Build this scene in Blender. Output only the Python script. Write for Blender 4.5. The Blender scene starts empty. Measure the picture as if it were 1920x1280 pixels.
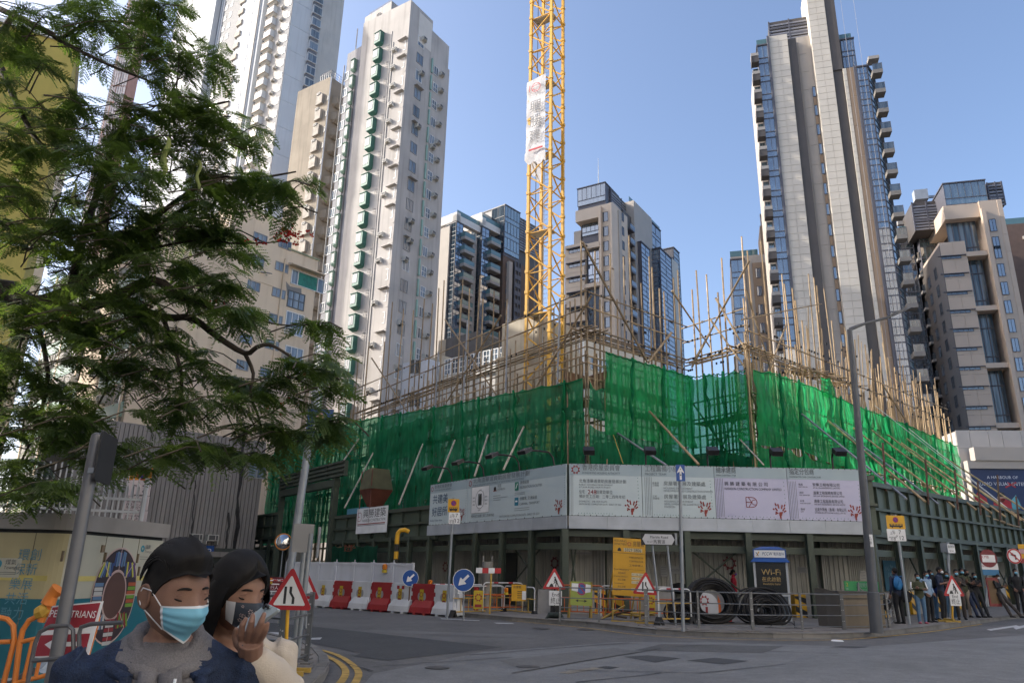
import bpy,math,random
from math import sin,cos,radians,pi,atan2,hypot,sqrt
from mathutils import Vector,Matrix,noise
random.seed(7)
D=bpy.data
sc=bpy.context.scene
COL=sc.collection
#camera, sky, sun, exposure
FPX,PITCH,ROLL,HC=1388.0,radians(17.33),radians(1.3),1.5
_f=Vector((0,cos(PITCH),sin(PITCH)))
_u0=Vector((0,-sin(PITCH),cos(PITCH)))
_r=Vector((1,0,0))*cos(ROLL)+_u0*sin(ROLL)
_u=_u0*cos(ROLL)-Vector((1,0,0))*sin(ROLL)
EYE=Vector((0,0,HC))
cam=D.objects.new('camera',D.cameras.new('camera'))
COL.objects.link(cam)
cam.data.sensor_width=36.0
cam.data.lens=FPX/1920*36
cam.data.clip_start=0.1
cam.data.clip_end=3000
cam.matrix_world=Matrix(((_r.x,_u.x,-_f.x,0),(_r.y,_u.y,-_f.y,0),(_r.z,_u.z,-_f.z,HC),(0,0,0,1)))
sc.camera=cam
SUN_EL,SUN_AZ=radians(31),radians(-82)
w=D.worlds.new('World');sc.world=w;w.use_nodes=True
_nt=w.node_tree
_sky=_nt.nodes.new('ShaderNodeTexSky');_sky.sky_type='NISHITA';_sky.sun_disc=False
_sky.sun_elevation=SUN_EL;_sky.sun_rotation=SUN_AZ
_sky.air_density=0.8;_sky.dust_density=3.0;_sky.ozone_density=1.7
_bg=_nt.nodes['Background'];_bg.inputs[1].default_value=0.15
_nt.links.new(_sky.outputs[0],_bg.inputs[0])
sun=D.objects.new('sun',D.lights.new('sun','SUN'));COL.objects.link(sun)
sun.data.energy=3.0;sun.data.angle=radians(0.5);sun.data.color=(1.0,0.93,0.82)
_sd=Vector((sin(SUN_AZ)*cos(SUN_EL),cos(SUN_AZ)*cos(SUN_EL),sin(SUN_EL)))
sun.rotation_euler=_sd.to_track_quat('Z','Y').to_euler()
sc.view_settings.view_transform='Standard';sc.view_settings.look='None'
sc.view_settings.exposure=1.15;sc.view_settings.gamma=1.0;sc.view_settings.use_curve_mapping=False
sc.render.engine='CYCLES'
sc.cycles.max_bounces=6;sc.cycles.diffuse_bounces=3;sc.cycles.glossy_bounces=3
sc.cycles.transmission_bounces=4;sc.cycles.transparent_max_bounces=12
sc.cycles.use_adaptive_sampling=True;sc.cycles.adaptive_threshold=0.02
sc.cycles.use_denoising=True
sc.cycles.caustics_reflective=False;sc.cycles.caustics_refractive=False
#survey: a bearing seen from the street corner, met with a depth, a height or a facade
def ray(x,y):return _f+_r*((x-960)/FPX)+_u*((640-y)/FPX)
def at(x,y,Y):d=ray(x,y);return EYE+d*(Y/d.y)
def onz(x,y,z=0.0):d=ray(x,y);return EYE+d*((z-HC)/d.z)
class Face:
 """a vertical plane: u runs along it, d stands out of it, z is height"""
 def __init__(s,o,deg):
  s.o=Vector((o[0],o[1],0));s.rz=radians(deg)
  s.u=Vector((cos(s.rz),sin(s.rz),0));s.n=Vector((sin(s.rz),-cos(s.rz),0))
 def uz(s,x,y,d=0.0):
  v=ray(x,y);A=s.o+s.n*d
  t=(A-Vector((0,0,0))).dot(s.n)/v.dot(s.n)
  P=EYE+v*t
  return(P-s.o).dot(s.u),P.z
 def U(s,x,y,d=0.0):return s.uz(x,y,d)[0]
 def Z(s,x,y,d=0.0):return s.uz(x,y,d)[1]
 def pt(s,u,z,d=0.0):return s.o+s.u*u+s.n*d+Vector((0,0,z))
#materials
MATS={}
def nodes(name):
 m=D.materials.new(name);m.use_nodes=True
 return m,m.node_tree,m.node_tree.nodes['Principled BSDF']
def mat(name,rgb,rough=0.6,var=0.12,scale=1.5,metal=0.0,spec=0.5,bump=0.0,bscale=40.0,streak=0.0,dirt=(0.35,0.32,0.28),trans=0.0,rnd=0.0,grain=None):
 """paint, stone, metal: a base colour that drifts with noise, optional rain streaks, optional grain"""
 if name in MATS:return MATS[name]
 m,t,b=nodes(name);N=t.nodes;L=t.links
 b.inputs['Roughness'].default_value=rough;b.inputs['Metallic'].default_value=metal
 b.inputs['Specular IOR Level'].default_value=spec
 g=N.new('ShaderNodeNewGeometry')
 n1=N.new('ShaderNodeTexNoise');n1.inputs['Scale'].default_value=scale;n1.inputs['Detail'].default_value=5
 L.new(g.outputs['Position'],n1.inputs['Vector'])
 mr=N.new('ShaderNodeMapRange');mr.inputs[1].default_value=0.3;mr.inputs[2].default_value=0.7
 mr.inputs[3].default_value=1-var;mr.inputs[4].default_value=1+var
 L.new(n1.outputs[0],mr.inputs[0])
 mx=N.new('ShaderNodeMix');mx.data_type='RGBA';mx.blend_type='MULTIPLY';mx.inputs[0].default_value=1
 mx.inputs[6].default_value=(*rgb,1);L.new(mr.outputs[0],mx.inputs[7])
 out=mx.outputs[2]
 if grain:
  for gs,ga in grain:
   ng=N.new('ShaderNodeTexNoise');ng.inputs['Scale'].default_value=gs;ng.inputs['Detail'].default_value=6;ng.inputs['Roughness'].default_value=.7;L.new(g.outputs['Position'],ng.inputs['Vector'])
   mg=N.new('ShaderNodeMapRange');mg.inputs[1].default_value=.32;mg.inputs[2].default_value=.68;mg.inputs[3].default_value=1-ga;mg.inputs[4].default_value=1+ga;L.new(ng.outputs[0],mg.inputs[0])
   mm=N.new('ShaderNodeMix');mm.data_type='RGBA';mm.blend_type='MULTIPLY';mm.inputs[0].default_value=1;L.new(out,mm.inputs[6]);L.new(mg.outputs[0],mm.inputs[7]);out=mm.outputs[2]
 if rnd:
  oi=N.new('ShaderNodeObjectInfo');m2=N.new('ShaderNodeMapRange');m2.inputs[3].default_value=1-rnd;m2.inputs[4].default_value=1+rnd
  L.new(oi.outputs['Random'],m2.inputs[0]);m3=N.new('ShaderNodeMix');m3.data_type='RGBA';m3.blend_type='MULTIPLY';m3.inputs[0].default_value=1
  L.new(out,m3.inputs[6]);L.new(m2.outputs[0],m3.inputs[7]);out=m3.outputs[2]
 if streak:
  mp=N.new('ShaderNodeMapping');mp.inputs['Scale'].default_value=(1.6,1.6,0.09);L.new(g.outputs['Position'],mp.inputs[0])
  n2=N.new('ShaderNodeTexNoise');n2.inputs['Scale'].default_value=1.3;n2.inputs['Detail'].default_value=6;L.new(mp.outputs[0],n2.inputs['Vector'])
  cr=N.new('ShaderNodeMapRange');cr.inputs[1].default_value=0.5;cr.inputs[2].default_value=0.75;cr.inputs[4].default_value=streak;L.new(n2.outputs[0],cr.inputs[0])
  m4=N.new('ShaderNodeMix');m4.data_type='RGBA';m4.blend_type='MULTIPLY';L.new(cr.outputs[0],m4.inputs[0]);L.new(out,m4.inputs[6]);m4.inputs[7].default_value=(*dirt,1);out=m4.outputs[2]
 L.new(out,b.inputs['Base Color'])
 if bump:
  n3=N.new('ShaderNodeTexNoise');n3.inputs['Scale'].default_value=bscale;n3.inputs['Detail'].default_value=4;L.new(g.outputs['Position'],n3.inputs['Vector'])
  bp=N.new('ShaderNodeBump');bp.inputs['Strength'].default_value=bump;bp.inputs['Distance'].default_value=0.02;L.new(n3.outputs[0],bp.inputs['Height']);L.new(bp.outputs[0],b.inputs['Normal'])
 if trans:
  tr=N.new('ShaderNodeBsdfTranslucent');L.new(out,tr.inputs[0]);ms=N.new('ShaderNodeMixShader');ms.inputs[0].default_value=trans
  L.new(b.outputs[0],ms.inputs[1]);L.new(tr.outputs[0],ms.inputs[2]);L.new(ms.outputs[0],N['Material Output'].inputs[0])
 MATS[name]=m;return m
def glassmat(name,rgb,rough=0.03,ior=1.9,wave=0.012,rnd=0.35,curtain=0.0):
 """far window glass: dark room behind, a coated reflective skin that is never quite flat"""
 if name in MATS:return MATS[name]
 m,t,b=nodes(name);N=t.nodes;L=t.links
 b.inputs['Roughness'].default_value=rough;b.inputs['IOR'].default_value=ior
 oi=N.new('ShaderNodeObjectInfo');g=N.new('ShaderNodeNewGeometry')
 mr=N.new('ShaderNodeMapRange');mr.inputs[3].default_value=1-rnd;mr.inputs[4].default_value=1+rnd;L.new(oi.outputs['Random'],mr.inputs[0])
 mx=N.new('ShaderNodeMix');mx.data_type='RGBA';mx.blend_type='MULTIPLY';mx.inputs[0].default_value=1;mx.inputs[6].default_value=(*rgb,1);L.new(mr.outputs[0],mx.inputs[7])
 out=mx.outputs[2]
 if curtain:
  mp=N.new('ShaderNodeMapping');mp.inputs['Scale'].default_value=(2.2,2.2,0.1);L.new(g.outputs['Position'],mp.inputs[0])
  n2=N.new('ShaderNodeTexNoise');n2.inputs['Scale'].default_value=1.1;n2.inputs['Detail'].default_value=3;L.new(mp.outputs[0],n2.inputs['Vector'])
  cr=N.new('ShaderNodeMapRange');cr.inputs[1].default_value=0.42;cr.inputs[2].default_value=0.6;cr.inputs[4].default_value=curtain;L.new(n2.outputs[0],cr.inputs[0])
  m4=N.new('ShaderNodeMix');m4.data_type='RGBA';L.new(cr.outputs[0],m4.inputs[0]);L.new(out,m4.inputs[6]);m4.inputs[7].default_value=(0.3,0.36,0.4,1);out=m4.outputs[2]
 L.new(out,b.inputs['Base Color'])
 n1=N.new('ShaderNodeTexNoise');n1.inputs['Scale'].default_value=0.55;n1.inputs['Detail'].default_value=1
 ad=N.new('ShaderNodeVectorMath');ad.operation='ADD';L.new(g.outputs['Position'],ad.inputs[0])
 cb=N.new('ShaderNodeCombineXYZ');ml=N.new('ShaderNodeMath');ml.operation='MULTIPLY';ml.inputs[1].default_value=31;L.new(oi.outputs['Random'],ml.inputs[0]);L.new(ml.outputs[0],cb.inputs[2])
 L.new(cb.outputs[0],ad.inputs[1]);L.new(ad.outputs[0],n1.inputs['Vector'])
 bp=N.new('ShaderNodeBump');bp.inputs['Strength'].default_value=1;bp.inputs['Distance'].default_value=wave;L.new(n1.outputs[0],bp.inputs['Height']);L.new(bp.outputs[0],b.inputs['Normal'])
 MATS[name]=m;return m
#mesh kit
class MB:
 """collects geometry in world (or local) coordinates and builds ONE mesh"""
 def __init__(s):s.v=[];s.f=[];s.m=[]
 def quad(s,a,b,c,d,mi=0):
  k=len(s.v);s.v+=[tuple(a),tuple(b),tuple(c),tuple(d)];s.f.append((k,k+1,k+2,k+3));s.m.append(mi)
 def poly(s,pts,mi=0):
  k=len(s.v);s.v+=[tuple(p)for p in pts];s.f.append(tuple(range(k,k+len(pts))));s.m.append(mi)
 def hexa(s,P,mi=0):
  k=len(s.v);s.v+=[tuple(p)for p in P]
  for q in((0,3,2,1),(4,5,6,7),(0,1,5,4),(1,2,6,5),(2,3,7,6),(3,0,4,7)):
   s.f.append(tuple(k+i for i in q));s.m.append(mi)
 def box(s,x0,x1,y0,y1,z0,z1,mi=0):
  s.hexa([(x0,y0,z0),(x1,y0,z0),(x1,y1,z0),(x0,y1,z0),(x0,y0,z1),(x1,y0,z1),(x1,y1,z1),(x0,y1,z1)],mi)
 def fbox(s,F,u0,u1,z0,z1,d0,d1,mi=0):
  a,b=(d0,d1)if d0>d1 else(d1,d0)
  if u0>u1:u0,u1=u1,u0
  if z0>z1:z0,z1=z1,z0
  s.hexa([F.pt(u0,z0,a),F.pt(u1,z0,a),F.pt(u1,z0,b),F.pt(u0,z0,b),F.pt(u0,z1,a),F.pt(u1,z1,a),F.pt(u1,z1,b),F.pt(u0,z1,b)],mi)
 def tube(s,p0,p1,r0,r1=None,n=8,mi=0,caps=True):
  p0=Vector(p0);p1=Vector(p1);r1=r0 if r1 is None else r1
  s.path([p0,p1],[r0,r1],n,mi,caps)
 def path(s,P,R,n=8,mi=0,caps=True):
  P=[Vector(p)for p in P];k0=len(s.v)
  if not hasattr(R,'__len__'):R=[R]*len(P)
  ref=None
  for i,p in enumerate(P):
   t=(P[min(i+1,len(P)-1)]-P[max(i-1,0)]).normalized()
   if ref is None:ref=Vector((0,0,1))if abs(t.z)<0.9 else Vector((1,0,0))
   a=(ref-t*ref.dot(t)).normalized();b=t.cross(a);ref=a
   for j in range(n):
    q=2*pi*j/n;s.v.append(tuple(p+a*(cos(q)*R[i])+b*(sin(q)*R[i])))
  for i in range(len(P)-1):
   for j in range(n):
    s.f.append((k0+i*n+j,k0+i*n+(j+1)%n,k0+(i+1)*n+(j+1)%n,k0+(i+1)*n+j));s.m.append(mi)
  if caps:
   s.f.append(tuple(k0+j for j in reversed(range(n))));s.m.append(mi)
   e=k0+(len(P)-1)*n;s.f.append(tuple(e+j for j in range(n)));s.m.append(mi)
 def lathe(s,prof,c=(0,0,0),n=20,mi=0):
  k0=len(s.v)
  for r,z in prof:
   for j in range(n):
    q=2*pi*j/n;s.v.append((c[0]+r*cos(q),c[1]+r*sin(q),c[2]+z))
  for i in range(len(prof)-1):
   for j in range(n):
    s.f.append((k0+i*n+j,k0+i*n+(j+1)%n,k0+(i+1)*n+(j+1)%n,k0+(i+1)*n+j));s.m.append(mi)
 def prism(s,pts,y0,y1,mi=0,mside=None):
  """outline in x,z pulled from y0 (front) to y1"""
  n=len(pts);k=len(s.v)
  s.v+=[(p[0],y0,p[1])for p in pts]+[(p[0],y1,p[1])for p in pts]
  s.f.append(tuple(range(k,k+n)));s.m.append(mi)
  s.f.append(tuple(reversed(range(k+n,k+2*n))));s.m.append(mi if mside is None else mside)
  for i in range(n):
   j=(i+1)%n;s.f.append((k+j,k+i,k+n+i,k+n+j));s.m.append(mi if mside is None else mside)
 def add(s,o,M=None,mi=None):
  k=len(s.v)
  s.v+=[tuple(M@Vector(v))for v in o.v]if M else list(o.v)
  s.f+=[tuple(k+i for i in f)for f in o.f];s.m+=list(o.m)if mi is None else[mi]*len(o.f)
 def rect(s,x0,z0,x1,z1,mi=0,y=0.0):s.quad((x0,y,z0),(x1,y,z0),(x1,y,z1),(x0,y,z1),mi)
 def flat(s,pts,mi=0,y=0.0):s.poly([(p[0],y,p[1])for p in pts],mi)
 def disc(s,x,z,r,mi=0,y=0.0,n=24,rz=None):
  rz=rz or r;s.poly([(x+r*cos(2*pi*j/n),y,z+rz*sin(2*pi*j/n))for j in range(n)],mi)
 def ring(s,x,z,r0,r1,mi=0,y=0.0,n=24,a0=0.0,a1=2*pi,k=1.0):
  for j in range(n):
   q0=a0+(a1-a0)*j/n;q1=a0+(a1-a0)*(j+1)/n
   s.quad((x+r0*cos(q0),y,z+r0*k*sin(q0)),(x+r1*cos(q0),y,z+r1*k*sin(q0)),(x+r1*cos(q1),y,z+r1*k*sin(q1)),(x+r0*cos(q1),y,z+r0*k*sin(q1)),mi)
 def line(s,x0,z0,x1,z1,w,mi=0,y=0.0):
  a=atan2(z1-z0,x1-x0);dx,dz=-sin(a)*w/2,cos(a)*w/2
  s.quad((x0-dx,y,z0-dz),(x1-dx,y,z1-dz),(x1+dx,y,z1+dz),(x0+dx,y,z0+dz),mi)
 def text(s,body,x,z,size,mi=0,y=0.0,align='L',width=None,ital=0.0):
  V,P,w=glyphs(body)
  k=size/0.72;kx=k if width is None else width/max(w,1e-3)
  ox=x-(0 if align=='L'else w*kx*(0.5 if align=='C'else 1));b=len(s.v)
  s.v+=[(ox+v[0]*kx+ital*v[1]*k,y,z+v[1]*k)for v in V]
  s.f+=[tuple(b+i for i in p)for p in P];s.m+=[mi]*len(P)
 def mesh(s,name,mats,smooth=False,off=None):
  me=D.meshes.new(name)
  V=s.v if off is None else[(v[0]-off.x,v[1]-off.y,v[2]-off.z)for v in s.v]
  me.from_pydata(V,[],s.f)
  for m in(mats if isinstance(mats,(list,tuple))else[mats]):me.materials.append(m)
  me.polygons.foreach_set('material_index',s.m)
  if smooth:
   me.polygons.foreach_set('use_smooth',[True]*len(s.f))
   if smooth!='all':
    try:me.set_sharp_from_angle(angle=radians(40))
    except Exception:pass
  me.update();return me
_GL={}
def glyphs(body):
 if body not in _GL:
  c=D.curves.new('lettering','FONT');c.body=body;c.resolution_u=2
  o=D.objects.new('lettering',c);COL.objects.link(o)
  me=D.meshes.new_from_object(o)
  V=[(v.co.x,v.co.y)for v in me.vertices];P=[tuple(p.vertices)for p in me.polygons]
  x0=min([v[0]for v in V]or[0]);V=[(v[0]-x0,v[1])for v in V]
  _GL[body]=(V,P,max([v[0]for v in V]or[1]))
  D.objects.remove(o);D.curves.remove(c);D.meshes.remove(me)
 return _GL[body]
#objects
def link(name,data,parent=None):
 o=D.objects.new(name,data);COL.objects.link(o)
 if parent:o.parent=parent
 return o
def tag(o,label=None,cat=None,group=None,kind=None):
 if label:o['label']=label
 if cat:o['category']=cat
 if group:o['group']=group
 if kind:o['kind']=kind
 return o
def thing(name,label,cat,loc=(0,0,0),rz=0.0,group=None):
 o=link(name,None);o.location=loc;o.rotation_euler=(0,0,rz);o.empty_display_size=0.2
 return tag(o,label,cat,group)
def wloc(o):
 p=Vector(o.location)
 while o.parent:o=o.parent;p+=Vector(o.location)
 return p
def part(name,mb,mats,parent=None,smooth=False,kind=None):
 """mb in world coordinates; parents here are never turned"""
 if not mb.f:return None
 turned=parent is not None and abs(parent.rotation_euler.z)>1e-6
 off=wloc(parent)if parent and not turned else None
 o=link(name,mb.mesh(name,mats,smooth,off),parent)
 if turned:o.matrix_parent_inverse=(Matrix.Translation(parent.location)@Matrix.Rotation(parent.rotation_euler.z,4,'Z')).inverted()
 if kind:o['kind']=kind
 return o
def lpart(name,mb,mats,parent,smooth=False,loc=(0,0,0),rot=(0,0,0)):
 """mb in the parent's own coordinates"""
 o=link(name,mb if isinstance(mb,bpy.types.Mesh)else mb.mesh(name,mats,smooth),parent)
 o.location=loc;o.rotation_euler=rot;return o
def single(name,mb,mats,label,cat,group=None,smooth=False,at_=None):
 off=Vector(at_)if at_ is not None else Vector(mb.v[0])
 o=link(name,mb.mesh(name,mats,smooth,off));o.location=off
 return tag(o,label,cat,group)
def structure(name,mb,mats,smooth=False):
 o=link(name,mb.mesh(name,mats,smooth));o['kind']='structure';return o
def place(name,mesh,parent,F,u,z,d=0.0,turn=0.0):
 o=link(name,mesh,parent);o.location=F.pt(u,z,d)-wloc(parent);o.rotation_euler=(0,0,F.rz+turn);return o
def dup(root,loc=None,rz=None,label=None,group=None):
 r=root.copy();COL.objects.link(r)
 if loc is not None:r.location=loc
 if rz is not None:r.rotation_euler=(0,0,rz)
 if label:r['label']=label
 if group:r['group']=group
 for ch in list(root.children):
  c=ch.copy();COL.objects.link(c);c.parent=r
  for g in ch.children:
   e=g.copy();COL.objects.link(e);e.parent=c
 return r
_BX={}
def boxmesh(name,w,d,h,m):
 k=(name,round(w,3),round(d,3),round(h,3),m.name)
 if k not in _BX:
  b=MB();b.box(0,w,-d,0,0,h);_BX[k]=b.mesh(name,m)
 return _BX[k]
def winmesh(w,h,fm,gm,cols=2,rows=1,fr=0.06,d=0.07,key=''):
 k=('window',round(w,3),round(h,3),fm.name,gm.name,cols,rows,fr,d,key)
 if k not in _BX:
  b=MB();b.quad((fr,-d*.25,fr),(w-fr,-d*.25,fr),(w-fr,-d*.25,h-fr),(fr,-d*.25,h-fr),1)
  b.box(0,w,-d,0,0,fr);b.box(0,w,-d,0,h-fr,h);b.box(0,fr,-d,0,fr,h-fr);b.box(w-fr,w,-d,0,fr,h-fr)
  for i in range(1,cols):x=w*i/cols;b.box(x-fr*.4,x+fr*.4,-d*.9,-.001,fr,h-fr)
  for i in range(1,rows):z=h*i/rows;b.box(fr,w-fr,-d*.8,-.002,z-fr*.4,z+fr*.4)
  _BX[k]=b.mesh('window',[fm,gm])
 return _BX[k]
#BUILDINGS
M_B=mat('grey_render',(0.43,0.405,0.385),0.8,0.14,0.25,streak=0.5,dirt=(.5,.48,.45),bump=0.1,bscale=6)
M_Bd=mat('shaded_grey_render',(0.25,0.25,0.27),0.8,0.1,0.3,streak=0.3)  # cast shadow on the tower's left block, put into its wall colour
M_pipe=mat('old_pipe',(0.30,0.29,0.28),0.6,0.2,1)
M_mint=mat('mint_paint',(0.27,0.42,0.375),0.6,0.1,1)
M_teal=mat('teal_paint',(0.045,0.145,0.115),0.6,0.2,1)
M_wf=mat('white_frame',(0.7,0.71,0.72),0.5,0.06,2)
M_df=mat('dark_frame',(0.08,0.085,0.09),0.5,0.1,2)
M_gf=mat('grey_frame',(0.26,0.26,0.27),0.5,0.1,2)
G_res=glassmat('flat_window_glass',(0.10,0.13,0.17),0.06,1.6,0.006,0.6,curtain=0.5)
G_blue=glassmat('blue_curtain_glass',(0.035,0.085,0.16),0.02,3.3,0.014,0.3,curtain=0.25)
G_dark=glassmat('dark_curtain_glass',(0.018,0.030,0.042),0.02,2.3,0.02,0.35,curtain=0.22)
G_teal=glassmat('teal_curtain_glass',(0.04,0.085,0.10),0.02,3.0,0.014,0.3,curtain=0.3)
G_rail=glassmat('rail_glass',(0.10,0.19,0.20),0.03,1.7,0.004,0.1)
M_ac=mat('ac_casing',(0.50,0.49,0.46),0.6,0.15,4)
M_acd=mat('ac_grille',(0.08,0.08,0.085),0.7)
def acmesh():
 if 'ac'not in _BX:
  b=MB();b.box(0,.75,-.6,0,0,.42,0);b.box(.08,.50,-.612,-.6,.05,.37,1);b.box(.55,.70,-.612,-.6,.05,.37,1)
  b.box(-.05,.02,-.5,0,-.22,0.0,0);b.box(.73,.8,-.5,0,-.22,0.0,0)
  _BX['ac']=b.mesh('air_conditioner',[M_ac,M_acd])
 return _BX['ac']
def volumes(bld,F,rows,m,name='wall'):
 for r in rows:
  b=MB();b.fbox(F,*r);part(name,b,m,bld)
#grey residential tower with green bay boxes, nearest of the tall blocks
def tower_b():
 A=at(771,0,85);FR=Face((A.x,A.y),57);FL0=Face((A.x,A.y),-38)
 bl=thing('residential_tower','tall grey tower with dark green bay boxes, left of the yellow crane mast','tower block',(A.x,A.y,0))
 zt=A.z;fl=2.83
 uR1=FR.U(813,27);zR2=FR.Z(820,66);uR2=FR.U(842.5,90);zR3=FR.Z(843,128)
 FL=FL0
 u1,_=FL.uz(745,10);u2=FL.U(729,20);u3=FL.U(678,60);u4=FL.U(643,110);z3=FL.Z(660,87)
 zt2=FL.Z(729,0)
 volumes(bl,FR,[(0,uR1,0,zt,0,-9),(uR1,uR2,0,zR2,-.03,-9),(uR2,uR2+.7,0,zR3,-.3,-8)],M_B)
 volumes(bl,FL,[(u2,u3,0,zt2,-.4,-8.5)],M_B)
 volumes(bl,FL,[(u1,u2,0,zt-3,-1.6,-8)],M_B,'light_well')
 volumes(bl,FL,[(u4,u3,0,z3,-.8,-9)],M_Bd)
 volumes(bl,FL,[(u3,u2,zt2-8,zt2-.05,-2,-8)],M_B)
 b=MB();b.fbox(FR,FR.U(788,12),FR.U(812,28),zt-5.5,zt-.6,.02,0);part('repaired_patch',b,mat('pale_patch',(0.6,0.57,0.53),0.8,0.05),bl)
 W1=winmesh(1.35,1.65,M_wf,G_res,2,1,.07);W1b=winmesh(1.35,1.65,M_gf,G_res,2,1,.07);W2=winmesh(1.0,1.45,M_wf,G_res,2,1,.06);W3=winmesh(1.05,1.5,M_wf,G_res,2,2,.07)
 hood=boxmesh('hood',1.6,.55,.07,M_B);fin=boxmesh('fin',.24,.2,2.35,M_mint);ac=acmesh();small=winmesh(.45,.55,M_df,G_res,1,1,.05)
 b=MB();b.prism([(0,.15),(1.25,.15),(1.25,1.9),(0,1.9)],-1.5,0);b.box(-.05,1.3,-1.6,0,1.9,1.98)
 b.hexa([(.3,-.5,-.35),(.95,-.5,-.35),(.95,0,-.35),(.3,0,-.35),(0,-1.5,.15),(1.25,-1.5,.15),(1.25,0,.15),(0,0,.15)])
 b.box(.08,.95,-1.53,-1.5,.55,1.75,1);b.box(.50,.54,-1.55,-1.5,.55,1.75,2)
 bay=b.mesh('bay_box',[M_teal,G_res,M_wf])
 b=MB();b.prism([(0,0),(.8,0),(.8,1.7),(0,1.7)],-.5,0,0);b.box(.14,.66,-.52,-.5,.2,1.5,1);b.box(-.06,.86,-.6,0,1.7,1.78)
 b.hexa([(.2,-.25,-.3),(.6,-.25,-.3),(.6,0,-.3),(.2,0,-.3),(0,-.5,0),(.8,-.5,0),(.8,0,0),(0,0,0)])
 bay2=b.mesh('bay_box',[M_mint,G_res]);M_bay2=mat('pale_green',(.2,.32,.26),.6);bay2.materials[0]=M_bay2
 z0r=FR.Z(785,86)
 uw=FR.U(783,80);uf=FR.U(809,110);uw2=FR.U(813,135);ua=FR.U(823,130)
 ub=FL.U(716,90,-.4);us=FL.U(702,100,-.4);ub2=FL.U(662,130,-.8);uwl=FL.U(645,155,-.8);uwc=FL.U(752,80)
 zb=FL.Z(722,92,-.4);zb2=FL.Z(664,134,-.8);zwc=FL.Z(752,98)
 R=random.Random(3);fb=boxmesh('floor_band',u2-u3-.1,.05,.10,M_B);fb2=boxmesh('floor_band',-u1-.1,.05,.10,M_B);led=boxmesh('ledge',1.1,.5,.09,M_B)
 for i in range(29):
  z=z0r-fl*i
  if z<2:break
  place('window',[W1,W1b,W1b][R.randrange(3)],bl,FR,uw,z)
  if R.random()<.3:place('hood',hood,bl,FR,uw-.12,z+1.75)
  if R.random()<.4:place('air_conditioner',ac,bl,FR,uw+R.choice([-.1,.6]),z+1.3)
  if i>0:
   place('fin',fin,bl,FR,uf,z-.9+1.2)
   place('window',[W2,W3][R.randrange(2)],bl,FR,uw2,z+.5)
   place('air_conditioner',ac,bl,FR,ua,z+1.2+R.uniform(-.2,.2))
   if R.random()<.15:place('air_conditioner',ac,bl,FR,uw2+.1,z-.1)
  zz=zb-fl*i
  if zz>2:place('bay_box',bay,bl,FL,ub,zz,-.4);place('window',small,bl,FL,us,zz+1.1,-.4)
  if zz>2:
   place('floor_band',fb,bl,FL,u3+.05,zz-.6,-.4);place('floor_band',fb2,bl,FL,u1+.05,zz-.6);place('window',W2,bl,FL,ub+1.55,zz+.1,-.4);place('window',small,bl,FL,u3+1.0,zz+.5,-.4)
   if R.random()<.5:place('air_conditioner',ac,bl,FL,us-.9,zz+R.uniform(.2,1.2),-.4)
  zz=zb2-fl*i
  if zz>2:
   place('bay_box',bay2,bl,FL,ub2,zz,-.8);place('window',W2,bl,FL,uwl,zz-.9,-.8)
   place('window',small,bl,FL,ub2+1.6,zz+.4,-.8)
  zz=zwc-fl*i
  if zz>2:
   place('window',W3,bl,FL,uwc,zz)
   if R.random()<.6:place('air_conditioner',ac,bl,FL,uwc-1.0+R.uniform(-.2,.2),zz+R.uniform(-.3,.6))
   if R.random()<.5:place('hood',hood,bl,FL,uwc-.2,zz+1.7)
   place('window',small,bl,FL,(u1+u2)/2-.2,zz,-1.6)
   if R.random()<.8:place('air_conditioner',ac,bl,FL,(u1+u2)/2+R.uniform(-.5,.3),zz+R.uniform(-.8,.4),-1.5)
 for px,d,z1 in((705.5,-.4,zt2-1),(708,-.4,zt2-1),(710.5,-.4,zt2-1),(737,.12,zt-4),(741,.1,zt-6),(731,-.3,zt-.5),(733,-.2,zt-2.5),(672,-.8,z3-6),(676,-.8,z3-7),(654,-.8,z3-2)):
  b=MB();u=FL.U(px,60,d);b.tube(FL.pt(u,0,d+.14),FL.pt(u,z1,d+.14),.09,n=6);part('drain_pipe',b,M_pipe,bl)
 b=MB()
 for i in range(26):
  z=zt-7-fl*i
  for k in range(3):
   b.tube(FL.pt(u1+.1,z+.4*k,.0),FL.pt(u1+.1-1.1,z+.4*k+.1,.5),.025,n=4)
   b.tube(FL.pt(u3+1.6,z+.5*k,-.4),FL.pt(u3+1.2,z+.5*k,.4),.02,n=4)
  b.tube(FL.pt(u1-.9,z,.5),FL.pt(u1-.9,z+1.0,.5),.025,n=4)
 o=part('drying_rack',b,M_pipe,bl);o['kind']='stuff'
 b=MB();b.tube(FL.pt(u3+.5,zt2,-1),FL.pt(u3+.5,zt2+1.1,-1),.04,n=5)
 for k in range(2):b.tube(FL.pt(u3+.2,zt2+.5+.5*k,-1),FL.pt(u2-.5,zt2+.5+.5*k,-1),.04,n=5)
 part('roof_rail',b,M_pipe,bl)
 b=MB();b.tube(FL.pt(u4+1.5,z3-1,-1),FL.pt(u4+1.5,z3+4,-1),.08,n=5);part('vent_pipe',b,M_pipe,bl)
tower_b()
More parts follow.
